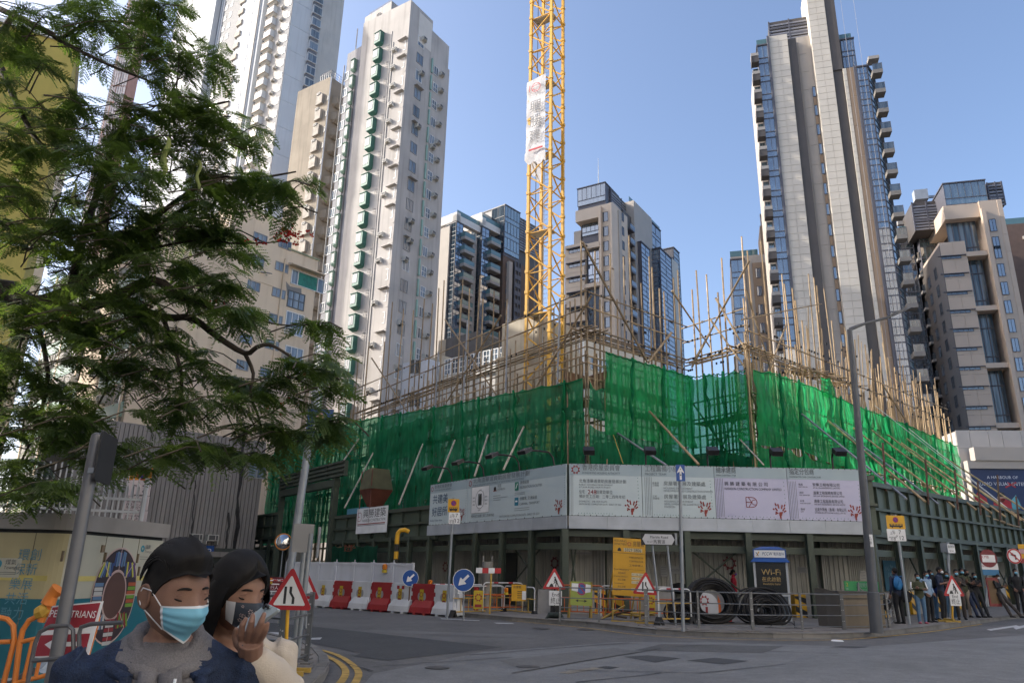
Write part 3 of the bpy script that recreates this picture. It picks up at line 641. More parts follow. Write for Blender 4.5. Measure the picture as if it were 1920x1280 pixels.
def tower_d():
 A=at(1149,379,132);FL=Face((A.x,A.y),-31);FR=Face((A.x,A.y),57);fl=3.15
 bl=thing('stone_tower','mid height tower with a beige portal frame, just right of the crane mast','tower block',(A.x,A.y,0))
 Ms=mat('beige_stone',(0.60,0.50,0.40),.7,.06,.35)
 zt=A.z;U=lambda px,y=420:FL.U(px,y);u0=U(1079,400);zh=FL.Z(1100,412)
 volumes(bl,FL,[(u0,0,zh,zt,0,-5)],Ms,'portal_header');volumes(bl,FL,[(U(1128),0,0,zh,0,-5)],Ms,'pier');volumes(bl,FL,[(u0+.4,U(1128),0,zh,-2.4,-9)],M_dk)
 volumes(bl,FL,[(U(1127),U(1130),0,zt-.6,.9,0)],Ms,'fin');volumes(bl,FL,[(-.35,.02,FL.Z(1149,505),zt-.4,.8,0)],Ms,'fin')
 zs=FL.Z(1098,456);uc=FL.U(1098,470);ua=FL.U(1062,470)
 volumes(bl,FL,[(ua,uc,0,zs,.6,-9)],Ms);b=MB();b.fbox(FL,uc,U(1125),FL.Z(1110,467),FL.Z(1110,467)+1.1,.6,-3);part('ledge',b,Ms,bl)
 panelled(bl,FL,ua,uc,12,zs,.66,Ms,fl,1,kmax=30);panelled(bl,FL,-3.2,0,12,zt,.06,Ms,fl,1,kmax=30)
 sw=winmesh(3.6,.8,M_mul,G_dark,4,1,.05);hd=boxmesh('shade_fin',4.6,.5,.14,M_mul);z=FL.Z(1080,476);k=0
 wc=winmesh(1.1,2.1,M_mul,G_dark,1,1)
 while z>3:
  place('window',sw,bl,FL,(ua+uc)/2-1.2,z,.67);place('shade_fin',hd,bl,FL,(ua+uc)/2-1.7,z+.85,.67)
  place('window',wc,bl,FL,U(1131),z-.8,.065)
  if k%3==2:b=MB();b.fbox(FL,uc,U(1125),z-1.6,z-.8,.55,-3);part('ledge',b,Ms,bl)
  k+=1;z-=fl
 zz=FL.Z(1130,400)-2
 while zz>FL.Z(1080,476):place('window',wc,bl,FL,U(1131),zz,.065);zz-=fl
 glassbay(bl,FL,FL.U(1085,440),U(1126),zs,zh-.2,-1.6,(zh-zs)/2.0,G_teal,5,rows=1,deep=.5,top=False)
 glassbay(bl,FL,uc+.3,U(1126),0,FL.Z(1110,467),-.4,fl,G_blue,3,rows=1,deep=.8,top=False)
 volumes(bl,FL,[(FL.U(1066,440),u0,0,FL.Z(1070,425),-2.5,-9)],M_gs)
 z1=FL.Z(1084,356,-2);z2=zt;b=MB()
 glassbay(bl,FL,FL.U(1083,350,-1.5),FL.U(1135,345,-1.5),zt-.6,FL.Z(1110,349,-1.5),-1.5,4.0,G_teal,6,rows=1,deep=7)
 F3=Face(FL.pt(FL.U(1137,345,-1.5),0,-2.0)[:2],57);louvres(bl,F3,1.6,11.8,zt-5,FR.Z(1160,346),0,7,M_alu,.62)
 F4=Face(F3.pt(1.6,0)[:2],-31);louvres(bl,F4,-2.2,0,zt-1,FR.Z(1160,346),.02,1,M_alu,.62)
 b=MB();P=FL.pt(FL.U(1122,330,-3),FL.Z(1122,345,-3),-3);b.tube(P,P+Vector((0,0,6)),.12,.04,5);part('aerial',b,M_wf,bl)
 R=lambda px,y=480:FR.U(px,y)
 volumes(bl,FR,[(.02,R(1167),0,zt-.3,-.3,-2.4),],M_dk);volumes(bl,FR,[(R(1161),R(1166),0,zt-.6,.1,-8)],M_gs);volumes(bl,FR,[(R(1166),R(1179),0,FR.Z(1170,400),-.1,-8)],Ms)
 volumes(bl,FR,[(R(1178),R(1200),0,FR.Z(1190,405),-.9,-8)],M_dk);volumes(bl,FR,[(R(1193),R(1226),0,FR.Z(1225,411),-.2,-9)],M_gs)
 lat=boxmesh('louvre',R(1161)-.4,.15,fl*.55,M_mul);wn=winmesh(1.0,1.9,M_mul,G_dark);bm=MB();bm.box(0,2.3,-1.3,0,0,.4,0);bm.box(0,2.3,-1.32,-1.26,.4,1.3,1);bal=bm.mesh('balcony',[M_mul,G_dark])
 z=FR.Z(1165,412)
 while z>3:
  place('louvre',lat,bl,FR,.2,z,-.3);place('window',wn,bl,FR,R(1168),z,-.08);place('balcony',bal,bl,FR,R(1180),z-.6,-.9);z-=fl
 FB=Face(FR.pt(R(1201),0,0)[:2],57);
 def bay(px0,px1,ytop,d,cols,yq=500):
  u0,u1=FR.U(px0,yq,d),FR.U(px1,yq,d);zt_=FR.Z(px0,ytop,d)
  glassbay(bl,FR,u0,u1,0,zt_,d,fl,G_blue,cols,rows=2,deep=d+2)
  FS=Face(FR.pt(u0,0,0)[:2],-33);glassbay(bl,FS,-d*0-2.2,0,0,zt_-.3,d*.0+d,fl,G_blue,2,rows=2,deep=.3,top=False)if False else None
  return u0,u1,zt_
 volumes(bl,FR,[(R(1200),FR.U(1262,500),0,FR.Z(1215,452),-1,-8)],M_gs)
 bay(1203,1219,455,.6,2);u0,u1,z_=bay(1238,1259,466,1.6,2)
 FS=Face(FR.pt(u0,0,1.6)[:2],-33);glassbay(bl,FS,-4.2,-.02,0,z_-.3,.02,fl,G_blue,3,rows=2,deep=.4,top=False)
 volumes(bl,FR,[(u1+.1,FR.U(1271,500,1.6),0,z_+.3,1.7,-6)],M_st);ue=FR.U(1271,500,1.6)
 glassbay(bl,FR,ue+.2,ue+4.0,0,FR.Z(1276,478,.6),.6,fl,G_teal,1,rows=2,deep=4)
 volumes(bl,FR,[(R(1207,420),R(1246,440),0,FR.Z(1225,412),-1.5,-8)],Ms);glassbay(bl,FR,FR.U(1227,430),FR.U(1246,440),FR.Z(1235,470),FR.Z(1227,413),-1.0,fl,G_blue,2,rows=1,deep=2)
 b=MB();b.fbox(FR,R(1190,400),R(1246,430),FR.Z(1225,411)+.1,FR.Z(1225,411)+1.2,-1.2,-1.25);part('glass_rail',b,G_rail,bl)
tower_d()
def tower_g():
 A=at(855,400,146);FR=Face((A.x,A.y),50);FL=Face((A.x,A.y),-40);fl=3.15
 bl=thing('glazed_tower','dark glass tower with two balcony stacks, between the grey tower and the crane','tower block',(A.x,A.y,0))
 zt=A.z;Mw=mat('white_parapet',(.62,.6,.57),.7,.05)
 R=lambda px,y=480,d=0:FR.U(px,y,d)
 volumes(bl,FR,[(-.1,R(982),0,zt-2.5,-1.6,-16)],M_gs)
 bb=MB();bb.box(0,3.3,-1.8,0,0,.7,0);bb.box(.03,3.27,-1.78,-1.73,.7,1.75,1);bb.box(0.02,.06,-1.73,0,.7,1.75,1);bb.box(0,3.3,-1.82,-1.72,1.72,1.8,2);bal=bb.mesh('balcony',[Mw if False else M_slab,G_rail,M_mul])
 for(p0,p1,pb,ytop,d)in((853,866,862,402,0),(902,916,912,412,.6)):
  u0,u1=R(p0,480,d),R(p1,480,d);z1=FR.Z(p0,ytop,d)
  glassbay(bl,FR,u0,u1,0,z1-1.5,d,fl,G_blue,2,rows=2,deep=3)
  FS=Face(FR.pt(u0,0,d)[:2],-40);glassbay(bl,FS,-3.2,-.02,0,z1-1.5,0,fl,G_dark,2,rows=2,deep=.4,top=False)
  b=MB();b.fbox(FS,-7.5,.2,z1-1.3,z1+.8,.2,-1.0);part('parapet',b,Mw,bl)
  b=MB();b.fbox(FR,u0-.2,u1+6,z1-1.3,z1+.2,d+.2,-1.0);part('parapet',b,Mw,bl)
  b=MB();b.fbox(FR,u0+.2,u1+7,z1+.2,z1+1.5,d-.1,d-.15);part('glass_rail',b,G_rail,bl)
  z=z1-5.3
  while z>3:place('balcony',bal,bl,FR,u1-.6,z,d-.5);z-=fl
  glassbay(bl,FR,u1+.2,u1+6.2,0,z1-1.8,-1.4,fl,G_dark,4,rows=2,deep=.5,top=False)
 volumes(bl,FL,[(-9,-6.0,0,zt-2.5,.4,-6)],M_slab,'pier');volumes(bl,FR,[(R(888),R(896),0,zt-2.8,-.4,-6)],M_slab,'pier')
 glassbay(bl,FL,-13.5,-9.2,0,zt-3.5,.3,fl,G_dark,3,rows=2,deep=1)
 u=R(916,400);b=MB();b.fbox(FR,u,u+8,zt-2,FR.Z(916,393),-2,-8);part('stair_box',b,M_st,bl)
 u0,u1=FR.U(945,450,2),FR.U(974,450,2);zs=FR.Z(945,383,2)
 glassbay(bl,FR,u0,u1,FR.Z(945,478,2),zs,2,4.0,G_teal,5,rows=1,deep=10);FS=Face(FR.pt(u0,0,2)[:2],-40);glassbay(bl,FS,-4,-.02,FR.Z(945,478,2),zs,.0,4,G_dark,2,rows=1,deep=.5,top=False)
 volumes(bl,FR,[(u0+.1,u1+6,0,FR.Z(945,478,2),1.8,-9)],mat('umber_tile',(.125,.085,.065),.7,.08));b=MB();b.fbox(FR,FR.U(952,520,2.2),FR.U(958,520,2.2),0,FR.Z(955,492,2),2.6,1.8);part('pier',b,M_gs,bl)
 louvres(bl,FR,FR.U(962,520,2),FR.U(974,520,2),10,FR.Z(968,492,2),2.4,1,M_mul,2.0)
 volumes(bl,FR,[(u1+.1,u1+16,0,FR.Z(985,398),-3,-9)],M_dk);louvres(bl,FR,u1+.3,u1+14,zs-6,FR.Z(985,398),-2.6,2,M_alu,.7)
 wn=winmesh(.9,1.2,M_mul,G_dark);z=FR.Z(945,500,2)
 while z>4:place('window',wn,bl,FR,FR.U(949,520,2),z,1.82);z-=fl
tower_g()
def tower_e():
 A=at(1790,640,112);F=Face((A.x,A.y),-15);fl=3.15
 Me=mat('taupe_stone',(0.60,0.485,0.385),.7,.05,.35)
 bl=thing('stone_tower','taupe stone tower with slot windows and tall curtained glass at the right edge','tower block',(A.x,A.y,0))
 U=lambda px,y=560,d=0:F.U(px,y,d)
 zs=F.Z(1762,455);ua=F.U(1776,550);uc=F.U(1826,550);uf=F.U(1867,550);ue=F.U(1912,550)
 zt=F.Z(1800,382);zh=F.Z(1800,408)
 volumes(bl,F,[(ua,uc,0,zs,-.06,-12)],Me);volumes(bl,F,[(uc,uf,0,zt,-3.2,-12)],M_dk);volumes(bl,F,[(uf,ue,0,zt+.2,-.06,-12)],Me,'pier');volumes(bl,F,[(F.U(1775,420),uf,zh,zt,-.3,-12)],Me,'portal_header')
 panelled(bl,F,ua,uc,10,zs,0,Me,fl,2,kmax=70);panelled(bl,F,uf+2.6,ue,10,zt,0,Me,fl,1,kmax=40)
 volumes(bl,F,[(uf-.1,uf+.5,0,zt-1.5,.7,-.1)],Me,'fin')
 sw=winmesh(3.0,.45,M_mul,G_dark,4,1,.05);hd=boxmesh('shade_fin',4.2,.28,.1,M_mul);z=F.Z(1790,485);wc=winmesh(1.0,2.2,M_mul,G_blue)
 k=0
 while z>3:
  place('window',sw,bl,F,uc-3.9,z,.01);place('shade_fin',hd,bl,F,uc-4.4,z+.47,.01);place('window',wc,bl,F,uf+.9,z-.5,-.0)
  if k%3==0:b=MB();b.fbox(F,uc-.2,uf,z+.2,z+1.0,.15,-3);part('ledge',b,Me,bl)
  k+=1;z-=fl
 z=zt-5.5
 while z>F.Z(1790,485):place('window',wc,bl,F,uf+.9,z,0);z-=fl
 Gc=glassmat('curtained_glass',(.05,.085,.11),.03,1.7,.01,.2,curtain=.55)
 z1=zh-.1;fz=fl
 wm=winmesh((uf-uc)*.86/3,fl*1.5-.05,M_mul,Gc,1,1,.07,.09,key='tall');z=zh-fl*1.5
 while z>3:
  for j in range(3):place('window',wm,bl,F,uc+(uf-uc)*.86/3*j,z,-1.9)
  z-=fl*1.5
 z=zh-fl*1.5;ux=F.U(1776,440,-1.9)
 wm2=winmesh((uc-ux)/2,fl*1.5-.05,M_mul,Gc,1,1,.07,.09,key='tall')
 while z>zs-fl:
  for j in range(2):place('window',wm2,bl,F,ux+(uc-ux)/2*j,z,-1.9)
  z-=fl*1.5
 glassbay(bl,F,F.U(1773,380,-1),F.U(1852,370,-1),zt,F.Z(1810,342,-1),-1,4,G_teal,6,rows=1,deep=7)
 louvres(bl,F,F.U(1852,360,-2),F.U(1882,360,-2),zt,F.Z(1865,341,-2),-2,6,M_alu,.6)
 FS=Face(F.pt(ua,0,0)[:2],-15+108)
 b=MB();P=F.pt(ua,0);FS=Face(P[:2],-15+90)
 FL=Face(F.pt(ua,0,-14)[:2],-15-90)
 volumes(bl,FL,[(0,14,0,zs-.5,.05,-1)],M_dk);z=3
 wn=winmesh(1.4,2.0,M_mul,G_dark)
 while z<zs-4:
  for u in(1.2,5.5,9.5):place('window',wn,bl,FL,u,z,.06)
  z+=fl
 louvres(bl,F,F.U(1714,420,-6),F.U(1766,410,-6),F.Z(1740,430,-6),F.Z(1740,377,-6),-6,8,M_alu,.55)
 b=MB();u,z=F.uz(1716,372,-7);b.fbox(F,u,u+2.2,z-.2,z+1.7,-7,-8.5);b.fbox(F,u+2.2,u+7,z+.2,z+.6,-7.6,-8.0);b.fbox(F,u+5.5,u+6.1,z-.6,z+1.5,-7.4,-8.2);part('gondola_crane',b,mat('crane_grey',(.35,.38,.42),.5,.1),bl)
 B=at(1700,600,124);G=Face((B.x,B.y),-15)
 b2=thing('glazed_wing','dark glass wing squeezed between the slender and the taupe tower','tower block',(B.x,B.y,0))
 zt2=G.Z(1700,436);glassbay(b2,G,G.U(1688,560),G.U(1728,560),0,zt2,0,fl,G_dark,5,rows=2,deep=10)
 glassbay(b2,G,G.U(1727,480,1.5),G.U(1768,480,1.5),G.Z(1740,505,1.5),G.Z(1740,432,1.5),1.5,fl,G_teal,4,rows=1,deep=8)
 bb=MB();bb.box(0,2.2,-1.4,0,0,.45,0);bb.box(0,2.2,-1.42,-1.37,.45,1.5,1);bal=bb.mesh('balcony',[M_slab,G_dark]);z=zt2-6
 volumes(b2,G,[(G.U(1728,560),G.U(1752,560),0,zt2-4,-1.6,-9)],M_dk)
 while z>3:place('balcony',bal,b2,G,G.U(1729,560),z,-.4);z-=fl
 b=MB();b.fbox(G,G.U(1688,440),G.U(1722,440),zt2+.2,zt2+1.4,-.2,-.25);part('glass_rail',b,G_rail,b2)
 u=G.U(1686,415);z=G.Z(1700,415);b=MB();b.fbox(G,u,u+3.6,z,z+.8,-1,-2);b.fbox(G,u+2.9,u+3.6,zt2,z,-1,-2);part('roof_frame',b,M_slab,b2)
 Bk=at(1898,480,122);H=Face((Bk.x,Bk.y),-15)
 b3=thing('brown_building','brown tiled block with a glass roof rail at the right edge','tower block',(Bk.x,Bk.y,0))
 zt3=H.Z(1900,420);b=MB();b.fbox(H,0,22,0,zt3,0,-10);part('wall',b,mat('brown_tile',(.17,.11,.085),.7,.08),b3)
 b=MB();b.fbox(H,0,3.5,zt3,zt3+1.3,-.3,-.35);part('glass_rail',b,G_rail,b3)
 for k in range(4):b=MB();b.fbox(H,2.2,22,zt3-3.2-6.3*k,zt3-2.6-6.3*k,.4,0);part('ledge',b,M_slab,b3)
 b=MB();b.fbox(H,3.4,22,0,zt3-8,1.6,0);part('wall',b,M_gs,b3)
tower_e()
def podium():
 A=at(1833,900,62);F=Face((A.x,A.y),-6)
 bl=thing('tiled_podium','low grey stone tiled podium with a dark louvre at the end of the side street','building',(A.x,A.y,0))
 m=mat('grey_tile',(.46,.435,.41),.7,.08,.5)
 zt=F.Z(1810,806);u0=F.U(1796,840);u1=F.U(1912,815);b=MB();b.fbox(F,u0,30,0,zt-.1,-.07,-14);part('wall',b,M_gs,bl)
 zl=F.Z(1850,872)
 n=4;h=(zt-0)/9
 for i in range(9):
  x=u0;k=0
  while x<u1+6 and i>=2:
   wd=1.5 if(i+k)%2 else 1.1;wd=min(wd,u1+6-x)
   if wd>.2:place('tile',boxmesh('tile',round(wd-.03,2),.06,h-.03,m),bl,F,x,i*h,random.uniform(-.012,0))
   x+=wd;k+=1
 FL=Face(F.pt(u0,0,-9)[:2],-86-0)
 b=MB();FLp=Face(F.pt(u0,0,-10)[:2],-96);b.fbox(FLp,0,10,0,zt-.2,.04,-1);part('wall',b,m,bl)
 louvres(bl,FLp,5.5,9.0,F.Z(1800,905),zt-1.6,.3,.2,M_mul,.35)
 Fb=Face(F.pt(0,0,.9)[:2],-6)
 u,z=Fb.uz(1834,957);w_,h_=9.0,Fb.Z(1834,884)-z
 t=thing('advert_billboard','navy advertising billboard about audio visual entertainment above the end of the hoarding','billboard',Fb.pt(u,z),Fb.rz)
 navy=mat('advert_navy',(.012,.03,.10),.4,.1,.5);red=mat('advert_red',(.4,.02,.03),.5);wht=mat('advert_white',(.62,.64,.68),.5);cy=mat('advert_cyan',(.1,.35,.42),.5);skin=mat('advert_skin',(.4,.26,.19),.5);blk=mat('advert_black',(.012,.012,.014),.5)
 b=MB();b.box(-.2,w_,.0,.3,-.2,h_+.25);lpart('panel',b,navy,t)
 b=MB();b.box(-.3,w_,-.18,.5,h_+.25,h_+.9);b.box(-.3,-.2,-.18,.5,-.2,h_+.25);b.box(.3,4.4,-.3,.5,h_+.9,h_+2.0);lpart('hood',b,M_gs,t)
 b=MB();y=-.006
 b.text('A HARBOUR OF',1.1,h_-.55,.24,0,y);b.text('AUDIO VISUAL ENTERTAINMENT',.2,h_-1.1,.28,0,y)
 b.text('HARBOUR',4.4,h_-.5,.2,0,y)
 b.disc(1.95,h_-2.1,.3,1,y,20,.38);b.flat([(1.2,0),(2.7,0),(2.6,.75),(2.2,1.0),(1.7,1.0),(1.3,.75)],2,y);b.flat([(1.62,h_-2.0),(2.28,h_-2.0),(2.2,h_-1.7),(1.95,h_-1.6),(1.7,h_-1.7)],4,y-.004)
 b.flat([(-.1,-.1),(.9,-.1),(.8,1.0),(.2,1.5),(-.1,1.1)],2,y);b.flat([(.1,.2),(.7,.1),(.5,.6)],3,y-.004);b.flat([(2.6,0),(3.4,.3),(3.1,1.3),(2.7,.9)],3,y);b.line(2.4,1.9,3.3,2.3,.12,2,y);b.line(2.6,2.3,3.2,1.9,.1,2,y)
 lpart('lettering',b,[wht,skin,red,cy,blk],t)
podium()
#GROUND
def gz(x,y):return 0.03*min(max(x-10.0,0.0),40.0)
def ong(px,py,h=0.0):
 P=onz(px,py,h)
 for _ in range(12):P=onz(px,py,gz(P.x,P.y)+h)
 return P
def gp(x,y,h=0.0):return Vector((x,y,gz(x,y)+h))
def sheet(name,pts,m,h,kind='structure'):
 b=MB();b.poly([p+Vector((0,0,h))for p in pts]);me=b.mesh(name,m)
 if me.polygons[0].normal.z<0:me.flip_normals()
 o=link(name,me);o['kind']=kind;return o
M_asph=mat('asphalt',(.105,.101,.098),.85,.2,.5,bump=.5,bscale=70,grain=((4,.16),(28,.22)))
M_asph2=mat('new_asphalt',(.05,.051,.053),.9,.12,1,bump=.5,bscale=70,grain=((6,.15),(30,.25)))
M_conc=mat('road_concrete',(.150,.149,.147),.8,.15,.6,bump=.35,bscale=60,grain=((3,.16),(24,.16)))
M_yl=mat('road_yellow',(.40,.25,.055),.8,.35,6);M_wl=mat('road_white',(.42,.42,.42),.8,.25,8)
M_kerb=mat('kerb_stone',(.15,.142,.13),.85,.2,3,bump=.2,rnd=.12);M_pave=mat('pavement_block',(.16,.145,.13),.85,.2,2.5,bump=.2,rnd=.18)
b=MB();X=[-1500,10,50,1500]
for i in range(3):
 b.quad((X[i],-400,gz(X[i],0)),(X[i+1],-400,gz(X[i+1],0)),(X[i+1],2500,gz(X[i+1],0)),(X[i],2500,gz(X[i],0)))
structure('road',b,M_asph)
sheet('road_patch',[ong(*q)for q in((497,1166),(587,1174),(941,1213),(727,1238),(663,1230),(677,1224),(590,1207),(490,1190))],M_asph2,.006)
sheet('concrete_lane',[ong(*q)for q in((700,1262),(905,1222),(1160,1203),(1330,1203),(1620,1212),(1920,1190),(2300,1150),(2300,1400),(560,1420))],M_conc,.004)
sheet('road_patch',[ong(*q)for q in((1168,1231),(1215,1228.5),(1277,1234),(1229,1242))],M_asph2,.010);sheet('road_patch',[ong(*q)for q in((1287,1238),(1340,1233),(1404,1239),(1357,1245.5))],M_asph2,.010)
sheet('road_patch',[ong(*q)for q in((1119,1251),(1136,1248.5),(1162,1251),(1144,1254.5))],M_asph2,.010)
sheet('road_patch',[ong(*q)for q in((1690,1229),(1720,1226.5),(1790,1232),(1755,1235))],M_asph2,.010);sheet('road_patch',[ong(*q)for q in((1555,1213),(1580,1210.5),(1635,1213),(1605,1215))],M_asph2,.010)
sheet('road_patch',[ong(*q)for q in((1240,1207),(1470,1211),(1430,1224),(1190,1219))],mat('patched_asphalt',(.088,.086,.084),.9,.15,.6,bump=.5,bscale=70,grain=((5,.16),(30,.22))),.008);sheet('road_patch',[ong(*q)for q in((935,1238),(1150,1214),(1205,1222),(985,1258))],mat('pale_patch_asphalt',(.125,.122,.118),.9,.15,.6,grain=((5,.16),(30,.2))),.008);sheet('road_patch',[ong(*q)for q in((1530,1236),(1800,1216),(1850,1222),(1560,1250))],MATS['patched_asphalt'],.008);sheet('road_patch',[ong(*q)for q in((700,1180),(1010,1190),(1000,1196),(680,1184))],MATS['pale_patch_asphalt'],.005)
sheet('worn_marking',[ong(*q)for q in((1045,1261),(1112,1251),(1130,1253),(1066,1263))],mat('worn_paint',(.2,.175,.14),.85,.3,9),.010)
sheet('road_patch',[ong(*q)for q in((1700,1208),(1920,1192),(1920,1200),(1760,1213))],M_conc,.009)
b=MB()
for q in(((960,1262),(1240,1216)),((1060,1256),(1310,1262)),((1310,1262),(1530,1240)),((1265,1212),(1420,1206)),((1440,1220),(1600,1227)),((1640,1230),(1755,1219)),((1600,1270),(1900,1212)),((1780,1240),(1920,1222)),((880,1228),(1180,1205)),((700,1250),(960,1232)),((1100,1208),(1300,1204)),((1240,1262),(1080,1280)),((1480,1246),(1920,1262)),((650,1245),(700,1258))):
 P=[ong(q[0][0]+(q[1][0]-q[0][0])*i/6,q[0][1]+(q[1][1]-q[0][1])*i/6+random.uniform(-.5,.5))for i in range(7)]
 for i in range(6):
  a,c=P[i],P[i+1];n=(c-a).cross(Vector((0,0,1))).normalized()*random.uniform(.012,.022);e=Vector((0,0,.0135));b.quad(a+n+e,c+n+e,c-n+e,a-n+e)
o=structure('road_crack',b,mat('crack_tar',(.02,.02,.021),.8,.1))
def stripe(name,px,w_,m,h=.012,smooth=3):
 P=[ong(*q)for q in px];Q=[]
 for i in range(len(P)-1):
  p0,p1,p2,p3=P[max(i-1,0)],P[i],P[i+1],P[min(i+2,len(P)-1)]
  for k in range(smooth):
   t=k/smooth;Q.append(.5*(2*p1+(p2-p0)*t+(2*p0-5*p1+4*p2-p3)*t*t+(3*p1-p0-3*p2+p3)*t**3))
 Q.append(P[-1]);b=MB()
 for i in range(len(Q)-1):
  def nn(j):t=Q[min(j+1,len(Q)-1)]-Q[max(j-1,0)];return t.cross(Vector((0,0,1))).normalized()*w_/2
  e=Vector((0,0,h));b.quad(Q[i]-nn(i)+e,Q[i]+nn(i)+e,Q[i+1]+nn(i+1)+e,Q[i+1]-nn(i+1)+e)
 return structure(name,b,m)
stripe('yellow_line',[(430,1172),(505,1202),(580,1214),(632,1228),(665,1250),(672,1268),(655,1295)],.11,M_yl)
stripe('yellow_line',[(598,1224),(632,1240),(648,1258),(640,1278),(615,1298)],.11,M_yl)
stripe('yellow_line',[(950,1163),(1090,1176),(1200,1190),(1350,1198),(1500,1200),(1600,1198),(1690,1190),(1760,1182),(1840,1170)],.09,M_yl)
for q in(((1850,1180),(1905,1172),(1912,1174),(1858,1182)),((1900,1176),(1940,1168),(1945,1170),(1905,1180)),((1650,1221),(1720,1210),(1724,1212),(1660,1224)),((925,1167),(960,1168),(965,1169.5),(932,1169)),((585,1196),(604,1195),(600,1199),(580,1199)),((505,1185),(530,1186),(526,1190),(500,1190)),((826,1159),(900,1163),(898,1164),(828,1160.5))):
 sheet('white_marking',[ong(*z)for z in q],M_wl,.012)
for i,(x,y,r)in enumerate(((820,1252,.2),(990,1250,.2),(1015,1178,.26),(1098,1180,.26))):
 P=ong(x,y);b=MB();b.lathe([(0,.004),(r,.004),(r,0)],(0,0,.006),16);o=link('manhole_cover',b.mesh('manhole_cover',mat('cast_iron',(.05,.045,.042),.6,.2,8)));o.location=P+Vector((0,0,.004))
 tag(o,['round iron manhole cover in the near lane, the leftmost','round iron manhole cover in the near lane right of the dark patch','round iron manhole cover close to the far kerb by the roadworks sign','round iron manhole cover close to the far kerb below the yellow green sign'][i],'manhole cover','manhole covers in the road')
def kerbline(px,hgt,name='kerb',grp=None,ln=.9,wd=.15):
 """separate kerb stones along a surveyed line; returns the back line for the paving"""
 P=[ong(*q)for q in px];back=[]
 for i in range(len(P)-1):
  a,c=P[i],P[i+1];L=(c-a).length;n=max(1,round(L/ln));t=(c-a).normalized();nb=Vector((-t.y,t.x,0)).normalized()
  for k in range(n):
   p=a+t*(L*k/n+.006);q=a+t*(L*(k+1)/n-.006);up=Vector((0,0,hgt+random.uniform(-.006,.006)))
   b=MB();ch=nb*.025
   b.hexa([p,q,q+nb*wd,p+nb*wd,p+up+ch,q+up+ch,q+up+nb*wd,p+up+nb*wd]);o=structure('kerb_stone',b,M_kerb)
 return P
KP=[(590,1134),(760,1146),(960,1164),(1100,1173),(1170,1181),(1230,1188),(1320,1193),(1450,1196),(1560,1196),(1640,1193),(1700,1186),(1760,1179),(1840,1168),(1920,1157),(2040,1142)]
KP_=kerbline(KP,.13)
far=[p for p in KP_]+[gp(60,66),gp(60,110),gp(-45,110),gp(-30,60)]
b=MB();bx=[p+Vector((0,0,.118))for p in far]
b.poly(bx);me=b.mesh('pavement',M_pave)
if me.polygons[0].normal.z<0:me.flip_normals()
o=link('pavement',me);o['kind']='structure';PAVE=o
bm_=boxmesh('paving_block',.385,.385,.02,M_pave);cnt=0
from mathutils.geometry import intersect_point_tri_2d
def inside(P,x,y):
 c=False;n=len(P)
 for i in range(n):
  a,d=P[i],P[(i+1)%n]
  if(a.y>y)!=(d.y>y)and x<(d.x-a.x)*(y-a.y)/(d.y-a.y)+a.x:c=not c
 return c
rot=radians(-3)
for j in range(7):
 for i in range(45):
  x=.6+i*.4;y=20.6+j*.4
  x,y=x*cos(rot)-(y-22)*sin(rot),22+x*sin(rot)*0+(y-22)*cos(rot)
  if cnt<290 and all(inside(far,x+dx,y+dy)for dx in(-.14,.52)for dy in(-.54,.14)):
   o=link('paving_block',bm_,PAVE);o.location=gp(x,y,.119+random.uniform(-.003,.003));cnt+=1
NK=[(300,1140),(400,1163),(480,1189),(540,1204),(577,1213),(600,1226),(614,1242),(617,1256),(608,1276),(575,1305),(520,1350)]
NP=[ong(*q)for q in NK]
def kerb_near():
 for i in range(len(NP)-1):
  a,c=NP[i],NP[i+1];L=(c-a).length;n=max(1,round(L/.6));t=(c-a).normalized();nb=Vector((t.y,-t.x,0))
  for k in range(n):
   p=a+t*(L*k/n+.005);q=a+t*(L*(k+1)/n-.005);up=Vector((0,0,.12));ch=nb*.02
   b=MB();b.hexa([q,p,p+nb*.16,q+nb*.16,q+up+ch,p+up+ch,p+up+nb*.16,q+up+nb*.16]);structure('kerb_stone',b,M_kerb)
kerb_near()
near=NP+[gp(-1.0,5),gp(2.5,1),gp(2.5,-8),gp(-30,-8),gp(-30,26)]
b=MB();b.poly([p+Vector((0,0,.105))for p in near]);me=b.mesh('pavement',M_pave)
if me.polygons[0].normal.z<0:me.flip_normals()
o=link('pavement',me);o['kind']='structure';PV2=o
bm2=boxmesh('paving_block',.295,.195,.02,M_pave);cnt=0
for j in range(40):
 for i in range(22):
  x=-7.0+i*.3+(.15 if j%2 else 0);y=9.4+j*.2
  if cnt<300 and all(inside(near,x+dx,y+dy)for dx in(-.18,.46)for dy in(-.36,.18))and x>-.56*y:
   o=link('paving_block',bm2,PV2);o.location=(x,y,.107+random.uniform(-.003,.003));cnt+=1
